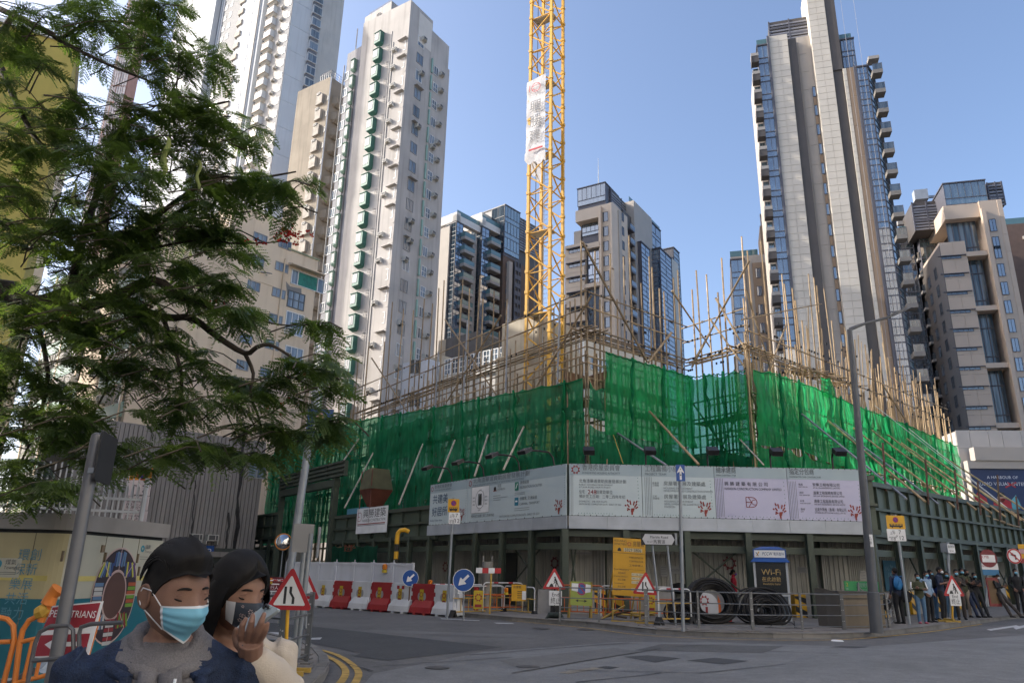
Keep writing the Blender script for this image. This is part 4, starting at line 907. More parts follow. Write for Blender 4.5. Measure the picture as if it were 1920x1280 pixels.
#WORK SITE
S_dL=-54.6
A0=at(1099,615,31);FA=Face(A0[:2],S_dL);FB_=Face(A0[:2],40.5)
uB=FB_.U(1290,690);B0=FB_.pt(uB,0);FC=Face(B0[:2],S_dL);uC=FC.U(1400,655);C0=FC.pt(uC,0);FD=Face(C0[:2],40.5);uE=FD.U(1782,810);uL=FA.U(512,850)
ZP=A0.z
M_bam=mat('bamboo',(.36,.25,.135),.55,.25,3,rnd=.3);M_bamo=mat('dark_bamboo',(.29,.21,.125),.7,.25,3,rnd=.3);M_tie=mat('black_tie',(.02,.02,.022),.8)  # the second bamboo tone is darker and rougher
M_stl=mat('scaffold_steel',(.28,.29,.31),.5,.15,3,metal=.4)
def bammesh(name,m,seed):
 R=random.Random(seed);b=MB();P=[];r=[];n=7
 for i in range(n+1):
  z=i/n;
  for dz,k in((-.004,1.0),(0,1.16),(.004,1.0)):
   if 0<=z+dz<=1:P.append(Vector((0,0,z+dz)));r.append(k*(1-.22*z))
 b.path(P,r,6);return b.mesh(name,m,smooth=True)
BAM=[bammesh('bamboo_pole',m,i)for i,m in enumerate((M_bam,M_bamo))]
SC=thing('bamboo_scaffold','bamboo scaffold of lashed poles round the building site behind the green netting','scaffold',A0*1-Vector((0,0,A0.z)))
SCP=Vector(SC.location);NB=[0]
STF=MB()
def bam(p,q,r=.045,k=0,force=False):
 p=Vector(p);q=Vector(q);d=q-p
 if NB[0]<296 or force:
  o=link('bamboo_pole',BAM[k],SC);o.location=p-SCP;o.scale=(r,r,d.length);o.rotation_euler=d.to_track_quat('Z','Y').to_euler();NB[0]+=1;return o
 STF.tube(p,q,r,r*.8,5)
R=random.Random(11)
def jit(s):return R.uniform(-s,s)
tops=[(1298,543),(1305,507),(1325,515),(1353,484),(1348,549),(1389,443),(1396,560)]
for x,y in tops:u,z=FC.uz(x,y,-.3);bam(FC.pt(u+jit(.15),4,-.3),FC.pt(u,z,-.3+jit(.15)),.05,0)
tops=[(1405,469),(1430,451),(1443,551),(1468,513),(1475,531),(1494,538),(1491,563),(1506,600),(1518,513),(1526,520),(1532,535),(1550,539),(1562,600),(1622,646),(1655,609),(1662,641),(1665,670),(1641,688),(1647,682),(1678,688),(1690,700),(1700,713),(1743,720),(1728,716),(1716,713),(1735,735),(1752,722),(1760,765),(1770,775),(1580,690),(1600,680),(1610,735),(1635,720),(1671,720),(1684,735),(1708,742),(1722,760),(1745,770),(1590,640)]
for x,y in tops:d=R.choice([0,-.9,-.9]);u,z=FD.uz(x,y,d);bam(FD.pt(u+jit(.35),5,d-.15),FD.pt(u,z,d-.15+jit(.15)),R.uniform(.04,.055),0)
tops=[(735,566),(733,590),(752,578),(770,580),(795,560),(822,540),(806,568),(830,525),(862,522),(880,540),(905,560),(925,545),(948,560),(667,672),(650,690),(690,640),(718,640),(985,560),(860,560),(895,515),(1077,560),(1057,570),(1086,450),(1096,540)]
for x,y in tops:d=R.choice([0,0,-1.0]);u,z=FA.uz(x,y,d);bam(FA.pt(u+jit(.3),6,d-.1),FA.pt(u,z,d-.12+jit(.1)),R.uniform(.04,.055),1)
tops=[(1131,560),(1118,470),(1146,475),(1173,480),(1184,440),(1220,480),(1225,500),(1204,530),(1250,545),(1265,520),(1275,505),(1160,560),(1238,540)]
for x,y in tops:u,z=FB_.uz(x,y);bam(FB_.pt(u+jit(.2),5,-.12),FB_.pt(u,z,-.12+jit(.1)),R.uniform(.045,.055),1)
for i in range(30):
 u=uL+8+(-uL-8)*i/29;bam(FA.pt(u,5,-.1),FA.pt(u+jit(.15),ZP+R.choice([.4,.9,1.2,1.6]),-.06),.042,1)
 if i%2:bam(FA.pt(u,5,-1.1),FA.pt(u+jit(.15),ZP+R.choice([.4,.9,1.3]),-1.1),.045,1)
for i in range(22):
 u=uE*i/21;bam(FD.pt(u,5,0),FD.pt(u+jit(.1),ZP+R.choice([.2,.6,1.0]),0),.045,0)
def ledger(F,u0,u1,z,d,r=.036,k=1,ov=.3,step=5.0,force=False):
 n=max(1,round(abs(u1-u0)/step))
 for i in range(n):
  a=u0+(u1-u0)*i/n-ov*R.random();c=u0+(u1-u0)*(i+1)/n+ov*R.random();bam(F.pt(a,z+jit(.03),d+jit(.03)),F.pt(c,z+jit(.03),d+jit(.03)),r,k,force)
uL2=FA.U(672,735)
for z in(1.75,.95):ledger(FA,uL2,0,ZP+z,.05);ledger(FB_,0,uB,ZP+z,.05);ledger(FC,0,uC,ZP+z,.05)
for z in(1.1,.35):ledger(FD,0,uE,ZP+z-.4,.05,k=0)
for z in(-.55,-.85,-1.25,-1.6):ledger(FA,uL2,0,ZP+z,.05);ledger(FB_,0,uB,ZP+z,.05,ov=.1)
for z in(-.3,):ledger(FC,0,uC,ZP+z,.05)
for F,u0,u1 in((FA,uL2,0),(FB_,0,uB),(FC,0,uC),(FD,0,uE*.45)):
 for d in(-.0,-.22,-.45,-.7,-.95):ledger(F,u0,u1,ZP+jit(.05),d,.04,1 if F is not FD else 0,.5)
def rake(F,p,q,r=.05,k=1,d=.12):bam(F.pt(*F.uz(*p),d),F.pt(*F.uz(*q),d),r,k,True)
rake(FA,(943,592),(840,755));rake(FA,(700,672),(765,770));rake(FA,(838,600),(935,742));rake(FA,(1113,555),(1010,725));rake(FB_,(1088,455),(1210,680),.06);rake(FB_,(1255,625),(1212,680),.06)
rake(FC,(1300,690),(1368,560));rake(FC,(1345,560),(1400,655));rake(FB_,(1256,546),(1330,655));rake(FC,(1408,490),(1300,685));rake(FD,(1395,545),(1440,690));rake(FD,(1470,610),(1440,690));rake(FD,(1650,720),(1705,805));rake(FC,(1335,600),(1400,690))
bam(FD.pt(*FD.uz(1380,602),.3),FD.pt(*FD.uz(1530,572),.3),.04,1,True)
for i in range(9):u=uE*(.05+.4*R.random());bam(FD.pt(u,ZP-.1,-1.0),FD.pt(u+R.uniform(1,3),ZP+.15,.15),.04,0)
for F,u0,u1 in((FA,uL,0),(FB_,0,uB),(FC,0,uC),(FD,0,uE)):
 for d in(-.1,-1.1):
  for z in[ZP-2.2-.85*i for i in range(10)]:
   if z>1:STF.tube(F.pt(u0,z,d),F.pt(u1,z+jit(.05),d),.04,n=5)
  n=int(abs(u1-u0)/.75)
  for i in range(n):u=u0+(u1-u0)*i/n;STF.tube(F.pt(u,.2,d),F.pt(u+jit(.1),ZP-(1 if F is not FD else .2),d),.045,n=5)
 for z in(ZP-3.2,ZP-5.2,ZP-7.2):
  for k in range(5):STF.tube(F.pt(u0,z,-.2-.2*k),F.pt(u1,z,-.2-.2*k),.045,n=5)
 n=max(1,int(abs(u1-u0)/3.2))
 for i in range(n):
  ua=u0+(u1-u0)*i/n;ub=u0+(u1-u0)*(i+1)/n;STF.tube(F.pt(ua,ZP-7,-.05),F.pt(ub,ZP-2,-.05),.045,n=5);STF.tube(F.pt(ub,ZP-7,-.05),F.pt(ua,ZP-2,-.05),.045,n=5)
for i in range(46):u=uE*(.25+.75*R.random());bam(FD.pt(u+jit(.2),ZP-2.5,-.5),FD.pt(u,ZP+R.uniform(1.2,3.6),-.2+jit(.25)),R.uniform(.03,.042),0)
part('bamboo_lattice',STF,M_bamo,SC,smooth=True,kind='stuff')
T=MB()
for i in range(220):
 F,u1=R.choice([(FA,uL2),(FB_,uB),(FC,uC),(FD,uE),(FD,uE)]);u=u1*R.random();z=ZP+R.choice([1.75,.95,.0,-.55,-.05,.7]);p=F.pt(u,z,.06);T.box(p.x-.035,p.x+.035,p.y-.035,p.y+.035,p.z-.05,p.z+.05)
part('lashing',T,M_tie,SC,kind='stuff')
for x0,y0,x1,y1 in((653+300,570,948,735),(757,635,750,770),(877,600,868,750),(1050,560,1045,720),(822,660,815,770)):
 b=MB();b.tube(FA.pt(*FA.uz(x0,y0,.1),.1),FA.pt(*FA.uz(x1,y1,.1),.1),.045,n=6);part('steel_tube',b,M_stl,SC)
M_ply=mat('formwork_ply',(.26,.145,.085),.7,.2,2,rnd=.1)
for i in range(10):
 u0=uL2+1.0+(-uL2-1.0)*i/10;u1=uL2+1.0+(-uL2-1.0)*(i+1)/10-.03;b=MB();b.fbox(FA,u0,u1,ZP-2.25,ZP-1.72,-1.25,-1.3);part('edge_board',b,M_ply,SC)
for i in range(3):b=MB();b.fbox(FB_,uB*i/3,uB*(i+1)/3-.03,ZP-2.25,ZP-1.72,-1.25,-1.3);part('edge_board',b,M_ply,SC)
def netmat(name,rgb,tr):
 m,t,bs=nodes(name);N=t.nodes;L=t.links;bs.inputs['Roughness'].default_value=.7
 g=N.new('ShaderNodeNewGeometry');n1=N.new('ShaderNodeTexNoise');n1.inputs['Scale'].default_value=1.1;n1.inputs['Detail'].default_value=6;L.new(g.outputs['Position'],n1.inputs['Vector'])
 mp=N.new('ShaderNodeMapping');mp.inputs['Scale'].default_value=(2,2,.35);L.new(g.outputs['Position'],mp.inputs[0]);n2=N.new('ShaderNodeTexNoise');n2.inputs['Scale'].default_value=2;n2.inputs['Detail'].default_value=4;L.new(mp.outputs[0],n2.inputs['Vector'])
 ad=N.new('ShaderNodeMath');ad.operation='MULTIPLY_ADD';ad.inputs[1].default_value=.5;L.new(n1.outputs[0],ad.inputs[0]);m5=N.new('ShaderNodeMath');m5.operation='MULTIPLY';m5.inputs[1].default_value=.5;L.new(n2.outputs[0],m5.inputs[0]);L.new(m5.outputs[0],ad.inputs[2])
 mr=N.new('ShaderNodeMapRange');mr.inputs[1].default_value=.3;mr.inputs[2].default_value=.7;mr.inputs[3].default_value=.6;mr.inputs[4].default_value=1.35;L.new(ad.outputs[0],mr.inputs[0])
 mx=N.new('ShaderNodeMix');mx.data_type='RGBA';mx.blend_type='MULTIPLY';mx.inputs[0].default_value=1;mx.inputs[6].default_value=(*rgb,1);L.new(mr.outputs[0],mx.inputs[7]);L.new(mx.outputs[2],bs.inputs['Base Color'])
 tl=N.new('ShaderNodeBsdfTranslucent');L.new(mx.outputs[2],tl.inputs[0]);tp=N.new('ShaderNodeBsdfTransparent');tp.inputs[0].default_value=(.55,.95,.7,1)
 s1=N.new('ShaderNodeMixShader');s1.inputs[0].default_value=.68;L.new(bs.outputs[0],s1.inputs[1]);L.new(tl.outputs[0],s1.inputs[2])
 tr_=N.new('ShaderNodeMapRange');tr_.inputs[1].default_value=.3;tr_.inputs[2].default_value=.7;tr_.inputs[3].default_value=tr+.12;tr_.inputs[4].default_value=tr-.12;L.new(ad.outputs[0],tr_.inputs[0])
 s2=N.new('ShaderNodeMixShader');L.new(tr_.outputs[0],s2.inputs[0]);L.new(s1.outputs[0],s2.inputs[1]);L.new(tp.outputs[0],s2.inputs[2]);L.new(s2.outputs[0],N['Material Output'].inputs[0]);return m
N_sh=netmat('green_net_shaded',(.016,.33,.155),.30);N_lt=netmat('green_net_sunlit',(.02,.46,.15),.24)  # one net in two greens: shade and sunlight are put into the colour
def net(parent,F,u0,u1,ztop,zbot,d,m,seed,sag=.12,wr=.10,step=.16,dip=None,bell=0.0):
 """a hung sheet, laced every 1.5 m along the top, with slack folds; ztop and zbot may be functions of u"""
 zt=ztop if callable(ztop)else(lambda u:ztop);zb=zbot if callable(zbot)else(lambda u:zbot)
 nu=max(4,int(abs(u1-u0)/step));nz=max(4,int((zt((u0+u1)/2)-zb((u0+u1)/2))/step));b=MB();k=0
 for i in range(nu+1):
  u=u0+(u1-u0)*i/nu;ph=(u/1.45)%1.0;top=zt(u)-sag*sin(pi*ph)+.05*noise.noise(Vector((u*.9,seed,0)))
  for j in range(nz+1):
   t=j/nz;z=top+(zb(u)-top)*t+(.06*noise.noise(Vector((u*2,seed,9)))if j==nz else 0)
   q=Vector((u*.8+seed*7,z*.25,seed));f1=noise.noise(q*1.6);f2=noise.noise(Vector((u*3.1+seed,z*.35+u*.4,seed*3)));f3=noise.noise(Vector((u*1.2+z*1.1,z*.9-u*.7,seed*5)))
   e=min(1,t*4)*(1 if j<nz else .6)
   dd=d+e*wr*(f1*1.0+f2*.9+f3*.8)+bell*sin(pi*t)
   b.v.append(tuple(F.pt(u+e*wr*.5*f3,z,dd)))
 for i in range(nu):
  for j in range(nz):
   a=i*(nz+1)+j;b.f.append((a,a+1,a+nz+2,a+nz+1));b.m.append(0)
 return part('net_sheet',b,m,parent,smooth='all')
NT=thing('safety_netting','green safety netting hung in sheets on the bamboo scaffold round the site','netting',A0-Vector((0,0,A0.z)))
zl=lambda px,py,F=FA,d=.2:F.uz(px,py,d)
def interp(F,pts,d=.2):
 Q=sorted(F.uz(x,y,d)for x,y in pts)
 def f(u):
  if u<=Q[0][0]:return Q[0][1]
  for(a,za),(c,zc)in zip(Q,Q[1:]):
   if u<=c:return za+(zc-za)*(u-a)/(c-a)
  return Q[-1][1]
 return f
zt1=interp(FA,[(500,862),(560,808),(640,794),(690,783),(800,765),(900,745),(1010,724),(1101,706)])
zm1=interp(FA,[(500,905),(640,845),(706,828),(800,828),(905,815),(980,797),(1101,783)])
zbL=3.2
net(NT,FA,uL,-.02,zt1,zm1,.22,N_sh,1);net(NT,FA,uL,-.02,lambda u:zm1(u)+.35,zbL,.12,N_sh,2,sag=.3)
uh=FB_.U(1128,700);net(NT,FB_,0.02,uh,interp(FB_,[(1101,706),(1115,730),(1128,722)]),FB_.Z(1128,790),.2,N_sh,3)
zt2=interp(FB_,[(1128,656),(1200,676),(1230,684),(1290,702)]);net(NT,FB_,uh,uB,zt2,interp(FB_,[(1128,812),(1290,838)]),.24,N_lt,4,wr=.12);net(NT,FB_,.02,uB,FB_.Z(1128,800),zbL,.12,N_sh,5,sag=.25)
zt3=interp(FC,[(1290,704),(1400,692)]);net(NT,FC,0,uC,zt3,FC.Z(1350,835),.2,N_lt,6,sag=.25);net(NT,FC,0,uC,FC.Z(1350,822),zbL,.1,N_sh,7,sag=.3)
zt4=interp(FD,[(1400,692),(1440,695),(1530,726),(1600,757),(1700,795),(1785,832)])
net(NT,FD,0,uE,zt4,interp(FD,[(1400,832),(1500,842),(1560,872),(1640,885)]),.25,N_lt,8,wr=.16);net(NT,FD,0,uE,lambda u:FD.Z(1400,822)-.012*u,zbL-.6,.12,N_lt,9,sag=.3)
SM=MB()
for F,u0,u1,zf,zb_,d in((FA,uL,0,zt1,zbL,.30),(FB_,uh,uB,zt2,zbL,.33),(FC,0,uC,zt3,zbL,.28),(FD,0,uE,zt4,zbL-.6,.36)):
 for i in range(max(2,int(abs(u1-u0)/2.9))):
  u=u0+(u1-u0)*(i+R.random()*.6+.2)/max(2,int(abs(u1-u0)/2.9));n=16;lean=jit(.5);SM.path([F.pt(u+lean*k/n+.06*sin(k*1.3+i),zf(u)+(zb_-zf(u))*k/n*(.55+.4*((i*7)%3)/2),d+.03*sin(k*2.1))for k in range(n+1)],[.05+.03*abs(sin(k*.8+i))for k in range(n+1)],5)
 for zz in(.0,):SM.path([F.pt(u0+(u1-u0)*k/40,zf(u0+(u1-u0)*k/40)-.06-.1*abs(sin(k*1.1)),d-.04)for k in range(41)],.03,5)
part('net_seam',SM,N_sh,NT,smooth='all',kind='stuff')
ux=FD.U(1537,730);net(NT,FD,ux-.5,ux+.6,FD.Z(1537,708),FD.Z(1537,745),.32,N_lt,10,wr=.2,step=.08)
net(NT,FA,FA.U(700,900),FA.U(810,900),FA.Z(760,795),FA.Z(760,800)-2,.35,N_sh,12)
def outrig(pts,m=M_bam,r=.05,nm='prop',lab=None):
 for(x0,y0,F,x1,y1,Y1)in pts:
  p=F.pt(*F.uz(x0,y0,.3),.3);q=at(x1,y1,Y1);b=MB();b.tube(p,q,r,n=6);part(nm,b,m,SC,smooth=True)
M_pal=mat('pale_bamboo',(.42,.38,.31),.6,.2,3)
outrig([(982,800,FA,944,880,31),(915,815,FA,890,892,33),(853,825,FA,822,902,35),(793,832,FA,748,945,37.5),(700,848,FA,646,952,42),(673,822,FA,645,862,44)],M_pal,.045)
outrig([(1158,812,FB_,1250,872,28.4),],M_stl,.045);outrig([(1218,771,FB_,1310,870,28.4)],M_bam,.05);outrig([(1387,823,FC,1432,871,28.4)],M_pal,.03);outrig([(1150,815,FB_,1168,868,28.4)],mat('yellow_rope',(.45,.3,.05),.6),.015)
rp=[(1500,773,1700,935,31),(1552,788,1735,940,32),(1562,793,1760,945,34),(1600,802,1790,950,35.5),(1634,806,1830,955,37),(1665,815,1860,962,38),(1690,830,1885,968,39),(1700,822,1915,975,40),(1730,845,1935,985,41),(1760,850,1960,980,42)]
for i,(x0,y0,x1,y1,Y)in enumerate(rp):
 p=FD.pt(*FD.uz(x0,y0,.3),.3);q=at(x1,y1,Y-2.0);b=MB();b.tube(p,q,.05,n=6);part('prop',b,M_stl if i in(0,2)else M_bam,SC,smooth=True)
for x,y0,y1,Y in((1655,830,920,29.3),(1735,860,945,31.8),(1790,880,955,33.6),(1833,902,965,35),(1870,890,975,36.2),(1905,930,985,37.5)):
 b=MB();b.tube(at(x,y0,Y),at(x+6,y1,Y),.045,n=6);part('prop',b,mat('rusty_tube',(.10,.05,.035),.7,.3,6),SC)
for i in range(5):
 b=MB();b.tube(at(1680+30*i,925+8*i,31+1.4*i),at(1800+28*i,948+10*i,35.5+1.2*i),.045,n=6);part('prop',b,M_bam,SC,smooth=True)
for q in(((1640,760),(1990,1030)),((1700,800),(1930,985))):
 b=MB();b.tube(FD.pt(*FD.uz(*q[0],.3),.3),at(q[1][0],q[1][1],40),.018,n=4);part('guy_wire',b,M_wf,SC)
def site_buildings():
 mc=mat('board_marked_concrete',(.42,.37,.29),.85,.18,.8,streak=.35,bump=.2,bscale=5);mw=mat('old_white_wall',(.58,.56,.52),.8,.1,.6,streak=.4)
 Fb=Face(at(1000,640,47.5)[:2],-42)
 t=thing('concrete_core','square weathered concrete lift core standing behind the crane mast','building',Fb.pt(0,0))
 b=MB();b.fbox(Fb,Fb.U(941,640),Fb.U(1010,640),0,Fb.Z(960,603),0,-3.4);part('wall',b,mc,t)
 b=MB();b.fbox(Fb,Fb.U(941,640)-.2,Fb.U(1010,640)+.25,0,Fb.Z(960,668),.35,0);part('lower_wall',b,mc,t)
 b=MB();b.fbox(Face(Fb.pt(Fb.U(1010,640)+.1,0)[:2],40),0,4,0,Fb.Z(1040,632),-.2,-3);part('wall',b,mc,t)
 Fw=Face(at(940,700,60)[:2],-40)
 t=thing('white_building','old white plastered building with barred windows seen through the scaffold left of the crane','building',Fw.pt(0,0))
 b=MB();b.fbox(Fw,Fw.U(822,700),Fw.U(948,690),0,Fw.Z(940,664),0,-6);part('wall',b,mw,t)
 wn=winmesh(.8,1.5,M_wf,G_res,2,3,.07)
 for k in range(9):place('window',wn,t,Fw,Fw.U(826,700)+.5+.93*k,Fw.Z(826,700)-.3)
 b=MB();b.fbox(Fw,Fw.U(820,700)-.1,Fw.U(949,690),Fw.Z(822,718),Fw.Z(822,718)+.25,.3,0);part('ledge',b,mw,t)
 b=MB();b.fbox(Fw,Fw.U(800,700),Fw.U(824,700),0,Fw.Z(810,668),-.3,-6);part('wall',b,mc,t)
 Fd=Face(at(880,640,66)[:2],-40);t=thing('dark_building','dark walled rooftop block with a concrete flank behind the white plastered building','building',Fd.pt(0,0))
 b=MB();b.fbox(Fd,Fd.U(836,640),Fd.U(893,640),0,Fd.Z(890,622),0,-6);part('wall',b,mat('black_wall',(.07,.07,.075),.8,.2,1,streak=.4),t)
 FR_=Face(Fd.pt(Fd.U(893,640),0)[:2],50);b=MB();b.fbox(FR_,.02,6,0,Fd.Z(890,622),0,-5);part('flank',b,mc,t)
 Fx=Face(at(790,720,64)[:2],-40);t=thing('white_building','narrow blue white building with small dark windows at the foot of the grey tower','building',Fx.pt(0,0))
 b=MB();b.fbox(Fx,Fx.U(752,720),Fx.U(797,715),0,Fx.Z(795,672),0,-5);part('wall',b,mat('blue_white_wall',(.55,.58,.64),.8,.06),t)
 wd=winmesh(.55,1.2,M_df,G_dark)
 for x in(768,779):
  for y in(700,762):place('window',wd,t,Fx,Fx.U(x,y),Fx.Z(x,y))
 Fy=Face(at(1100,660,55)[:2],42);t=thing('cream_building','low cream walled building with white pipes and a window band behind the scaffold corner','building',Fy.pt(0,0));mcr=mat('cream_wall',(.55,.50,.42),.8,.06,.6,streak=.2)
 b=MB();b.fbox(Fy,Fy.U(1070,660),Fy.U(1240,720),0,Fy.Z(1095,632),0,-8);part('wall',b,mcr,t)
 for x in(1085,1090):b=MB();b.tube(Fy.pt(Fy.U(x,660),4,.15),Fy.pt(Fy.U(x,660),Fy.Z(1087,628),.15),.09,n=6);part('drain_pipe',b,M_wf,t)
 for x in(1106,1120):place('window',winmesh(1.4,1.0,M_wf,G_res,2,2),t,Fy,Fy.U(x,690),Fy.Z(x,692),.03)
 t=thing('unfinished_building','half built concrete floor slabs and columns behind the green netting','building',FA.pt(-6,0,-4))
 for z in(3.6,7.0):b=MB();b.fbox(FA,uL+10,-1.0,z,z+.22,-2.2,-8);part('slab',b,mc,t);b=MB();b.fbox(FD,1,uE-2,z,z+.22,-2.2,-9);part('slab',b,mc,t)
 for k in range(7):u=uL+10.5+(-uL-12)*k/6;b=MB();b.fbox(FA,u,u+.5,0,7.0,-2.6,-3.1);part('column',b,mc,t)
 for k in range(6):u=1.5+(uE-4)*k/5;b=MB();b.fbox(FD,u,u+.5,0,7.0,-2.6,-3.1);part('column',b,mc,t)
site_buildings()
#tower crane mast
def crane():
 Fc=Face(at(1030,640,46)[:2],-33);s=1.78;P0=Fc.pt(0,0)
 t=thing('tower_crane','yellow lattice mast of a tower crane rising out of the site and the picture','crane',P0)
 my=mat('crane_yellow',(.62,.34,.035),.45,.12,2,streak=.2,dirt=(.5,.4,.3));mgr=mat('ladder_grey',(.4,.41,.42),.5,.1)
 def C_(i,j,z):return Fc.pt(-s*i,z,-s*j)
 H=60
 for i in(0,1):
  for j in(0,1):
   b=MB();p=C_(i,j,0);a=.095
   b.hexa([p+Fc.u*dx+Fc.n*dy for dx,dy in((-a,a),(a,a),(a,-a),(-a,-a))]+[p+Fc.u*dx+Fc.n*dy+Vector((0,0,H))for dx,dy in((-a,a),(a,a),(a,-a),(-a,-a))]);part('chord',b,my,t)
 bay=1.5;n=int(H/bay)
 sides=[((0,0),(1,0)),((0,0),(0,1)),((1,0),(1,1)),((0,1),(1,1))]
 for q,(a,c)in enumerate(sides):
  for k in range(6,n):
   z0=k*bay;
   if(k+q)%2:a_,c_=c,a
   else:a_,c_=a,c
   b=MB();b.tube(C_(*a_,z0),C_(*c_,z0+bay),.055,n=6);
   part('lacing',b,my,t)
   if k%2==0:b=MB();b.tube(C_(*a,z0),C_(*c,z0),.05,n=6);part('lacing',b,my,t)
 pl=MB()
 for k in range(6,n):
  for i,j in((0,0),(1,0),(0,1)):
   p=C_(i,j,k*bay+.05);a=.13;pl.hexa([p+Fc.u*dx+Fc.n*dy for dx,dy in((-a,a),(a,a),(a,-a),(-a,-a))]+[p+Fc.u*dx+Fc.n*dy+Vector((0,0,.22))for dx,dy in((-a,a),(a,a),(a,-a),(-a,-a))])
 part('connector',pl,my,t,kind='stuff')
 b=MB()
 for e in(-.2,.2):b.tube(C_(.5,.55,3)+Fc.u*e,C_(.5,.55,H)+Fc.u*e,.03,n=5)
 for k in range(int((H-4)/.35)):b.tube(C_(.5,.55,4+.35*k)+Fc.u*.2,C_(.5,.55,4+.35*k)-Fc.u*.2,.018,n=4)
 part('ladder',b,mgr,t)
 for z in range(12,H,6):b=MB();b.hexa([C_(i,j,z)for i,j in((.95,.05),(.05,.05),(.05,.5),(.95,.5))]+[C_(i,j,z+.06)for i,j in((.95,.05),(.05,.05),(.05,.5),(.95,.5))]);part('landing',b,mgr,t)
 b=MB();b.tube(C_(.85,.3,3),C_(.85,.3,H),.03,n=5);part('cable',b,M_mul,t)
 def banner(F,u0,u1,z0,z1,d,lab,lettering,seed):
  o=thing('banner',lab,'banner',F.pt(u0,z0,d));b=MB();nu,nz=10,40
  for i in range(nu+1):
   for j in range(nz+1):
    x,y=i/nu,j/nz;dd=d+.10*noise.noise(Vector((x*2.2,y*7,seed)))+.06*noise.noise(Vector((x*6,y*12,seed)))
    z=z0+(z1-z0)*y+(x-.5)*.25*(1 if j==nz else(-1.2 if j==0 else 0))-(.35*abs(sin(pi*2.2*x))if j==0 else 0);b.v.append(tuple(F.pt(u0+(u1-u0)*x+.12*(y<.12)*(x-.5),z,dd)))
  for i in range(nu):
   for j in range(nz):a=i*(nz+1)+j;b.f.append((a,a+nz+1,a+nz+2,a+1));b.m.append(0)
  part('cloth',b,mat('banner_white',(.72,.72,.74),.7,.06,2,trans=.3),o,smooth='all')
  if lettering:
   for s,zf,sz,m in(('興',.58,.78,0),('勝',.40,.78,0),('建',.23,.72,0)):
    q=MB();q.text(s,-.5,0,sz,0);e=MB()
    for v in q.v:e.v.append(tuple(F.pt(u0+(u1-u0)*.55+v[0],z0+(z1-z0)*zf+v[2],d+.16)))
    e.f=q.f;e.m=q.m;part('lettering',e,mat('banner_ink',(.17,.17,.18),.7),o)
   q=MB();q.ring(.0,0,.34,.39,0,n=20);q.line(-.35,.1,.3,.25,.05);q.line(-.3,-.1,.1,-.3,.05);q.line(-.55,-.25,-.55,.3,.05);e=MB()
   for v in q.v:e.v.append(tuple(F.pt(u0+(u1-u0)*.55+v[0],z0+(z1-z0)*.87+v[2],d+.16)))
   e.f=q.f;e.m=q.m;part('emblem',e,mat('banner_red',(.45,.03,.04),.7),o)
   b=MB();b.fbox(F,u0+.35,u1-.1,z0+.75,z0+.88,d+.17,d+.14);part('stripe',b,mat('banner_red',(.45,.03,.04),.7),o)
 banner(Fc,Fc.U(989,230),Fc.U(1024,230),Fc.Z(1005,302),Fc.Z(1005,150),.15,'long white banner with dark characters tied to the left face of the crane mast',True,3)
 Fr=Face(C_(0,0,0)[:2],57);banner(Fr,.15,1.6,Fc.Z(1040,305),Fc.Z(1040,195),-1.75,'plain white banner on the far side of the crane mast',False,5)
crane()
def light_surrounds():  # unseen blocks added for the light: slabs cast shade, white towers bounce sun
 m=mat('shade_slab_render',(.55,.52,.48),.8,.1,.4,streak=.2);mp=mat('bounce_tower_render',(.74,.71,.66),.8,.08,.3)
 for cx,cy,deg,L,dp,h,mm,lab in((-28.5,-17.1,90,55.8,6,36,m,'unseen slab added left of the camera to shade the street'),(-28.5,20.4,90,13.6,6,36,m,'unseen slab added left of the flame tree to shade the street'),(-28.5,12.2,90,3,5.5,14,m,'unseen low block added under the gap that lets sun onto the tree'),(-60,46,90,40,30,45,m,'unseen slab added behind the yellow building to shade the site'),(52,-4,-80,34,14,80,mp,'unseen white tower added right of the camera to bounce sunlight'),(44,-42,-128,34,14,85,mp,'unseen white tower added behind and right of the camera to bounce sunlight'),(12,-66,-150,34,14,75,mp,'unseen white tower added behind the camera to bounce sunlight')):
  a=radians(deg);u=Vector((cos(a),sin(a),0));n=Vector((sin(a),-cos(a),0));F=Face(Vector((cx,cy,0))-u*L/2+n*dp/2,deg);t=thing('unseen_light_slab',lab,'building',F.pt(0,0));b=MB();b.fbox(F,0,L,0,h,0,-dp);part('wall',b,mm,t);b=MB()
  for k in range(int(h/3)):
   for j in range(int(L/5)):b.fbox(F,5*j+1,5*j+3,3*k+1.0,3*k+2.3,.03,-.02)
  part('window',b,G_dark,t,kind='stuff')
light_surrounds()
#HOARDING AND BILLBOARDS
M_hg=mat('hoarding_green',(.055,.070,.050),.55,.15,1.2,streak=.2,rnd=.1);M_hg2=mat('hoarding_panel_green',(.075,.10,.075),.5,.2,.9,streak=.3,rnd=.15)
M_cor=mat('corrugated_cream',(.40,.39,.345),.6,.08,.8,streak=.3,rnd=.06);M_gal=mat('galvanised_sheet',(.40,.43,.47),.5,.12,1.5,metal=.2,rnd=.05)
M_blk=mat('black_print',(.02,.02,.022),.5);M_gry=mat('grey_print',(.13,.15,.16),.5);M_red=mat('sign_red',(.42,.02,.025),.45,.06);M_wht=mat('sign_white',(.70,.71,.72),.45,.05);M_blu=mat('sign_blue_face',(.012,.075,.30),.4,.06);M_yel=mat('sign_yellow',(.62,.33,.012),.5,.1,3)
M_post=mat('galvanised_post',(.26,.28,.30),.45,.12,3,metal=.35);M_rail=mat('steel_rail',(.15,.155,.16),.4,.15,4,metal=.5);M_drk=mat('black_rubber',(.018,.018,.019),.7,.2,5);M_cblk=mat('concrete_block',(.30,.29,.275),.85,.15,2,streak=.3,bump=.15)
P0=at(1065,990,28.0);PR=at(1625,997,27.8)
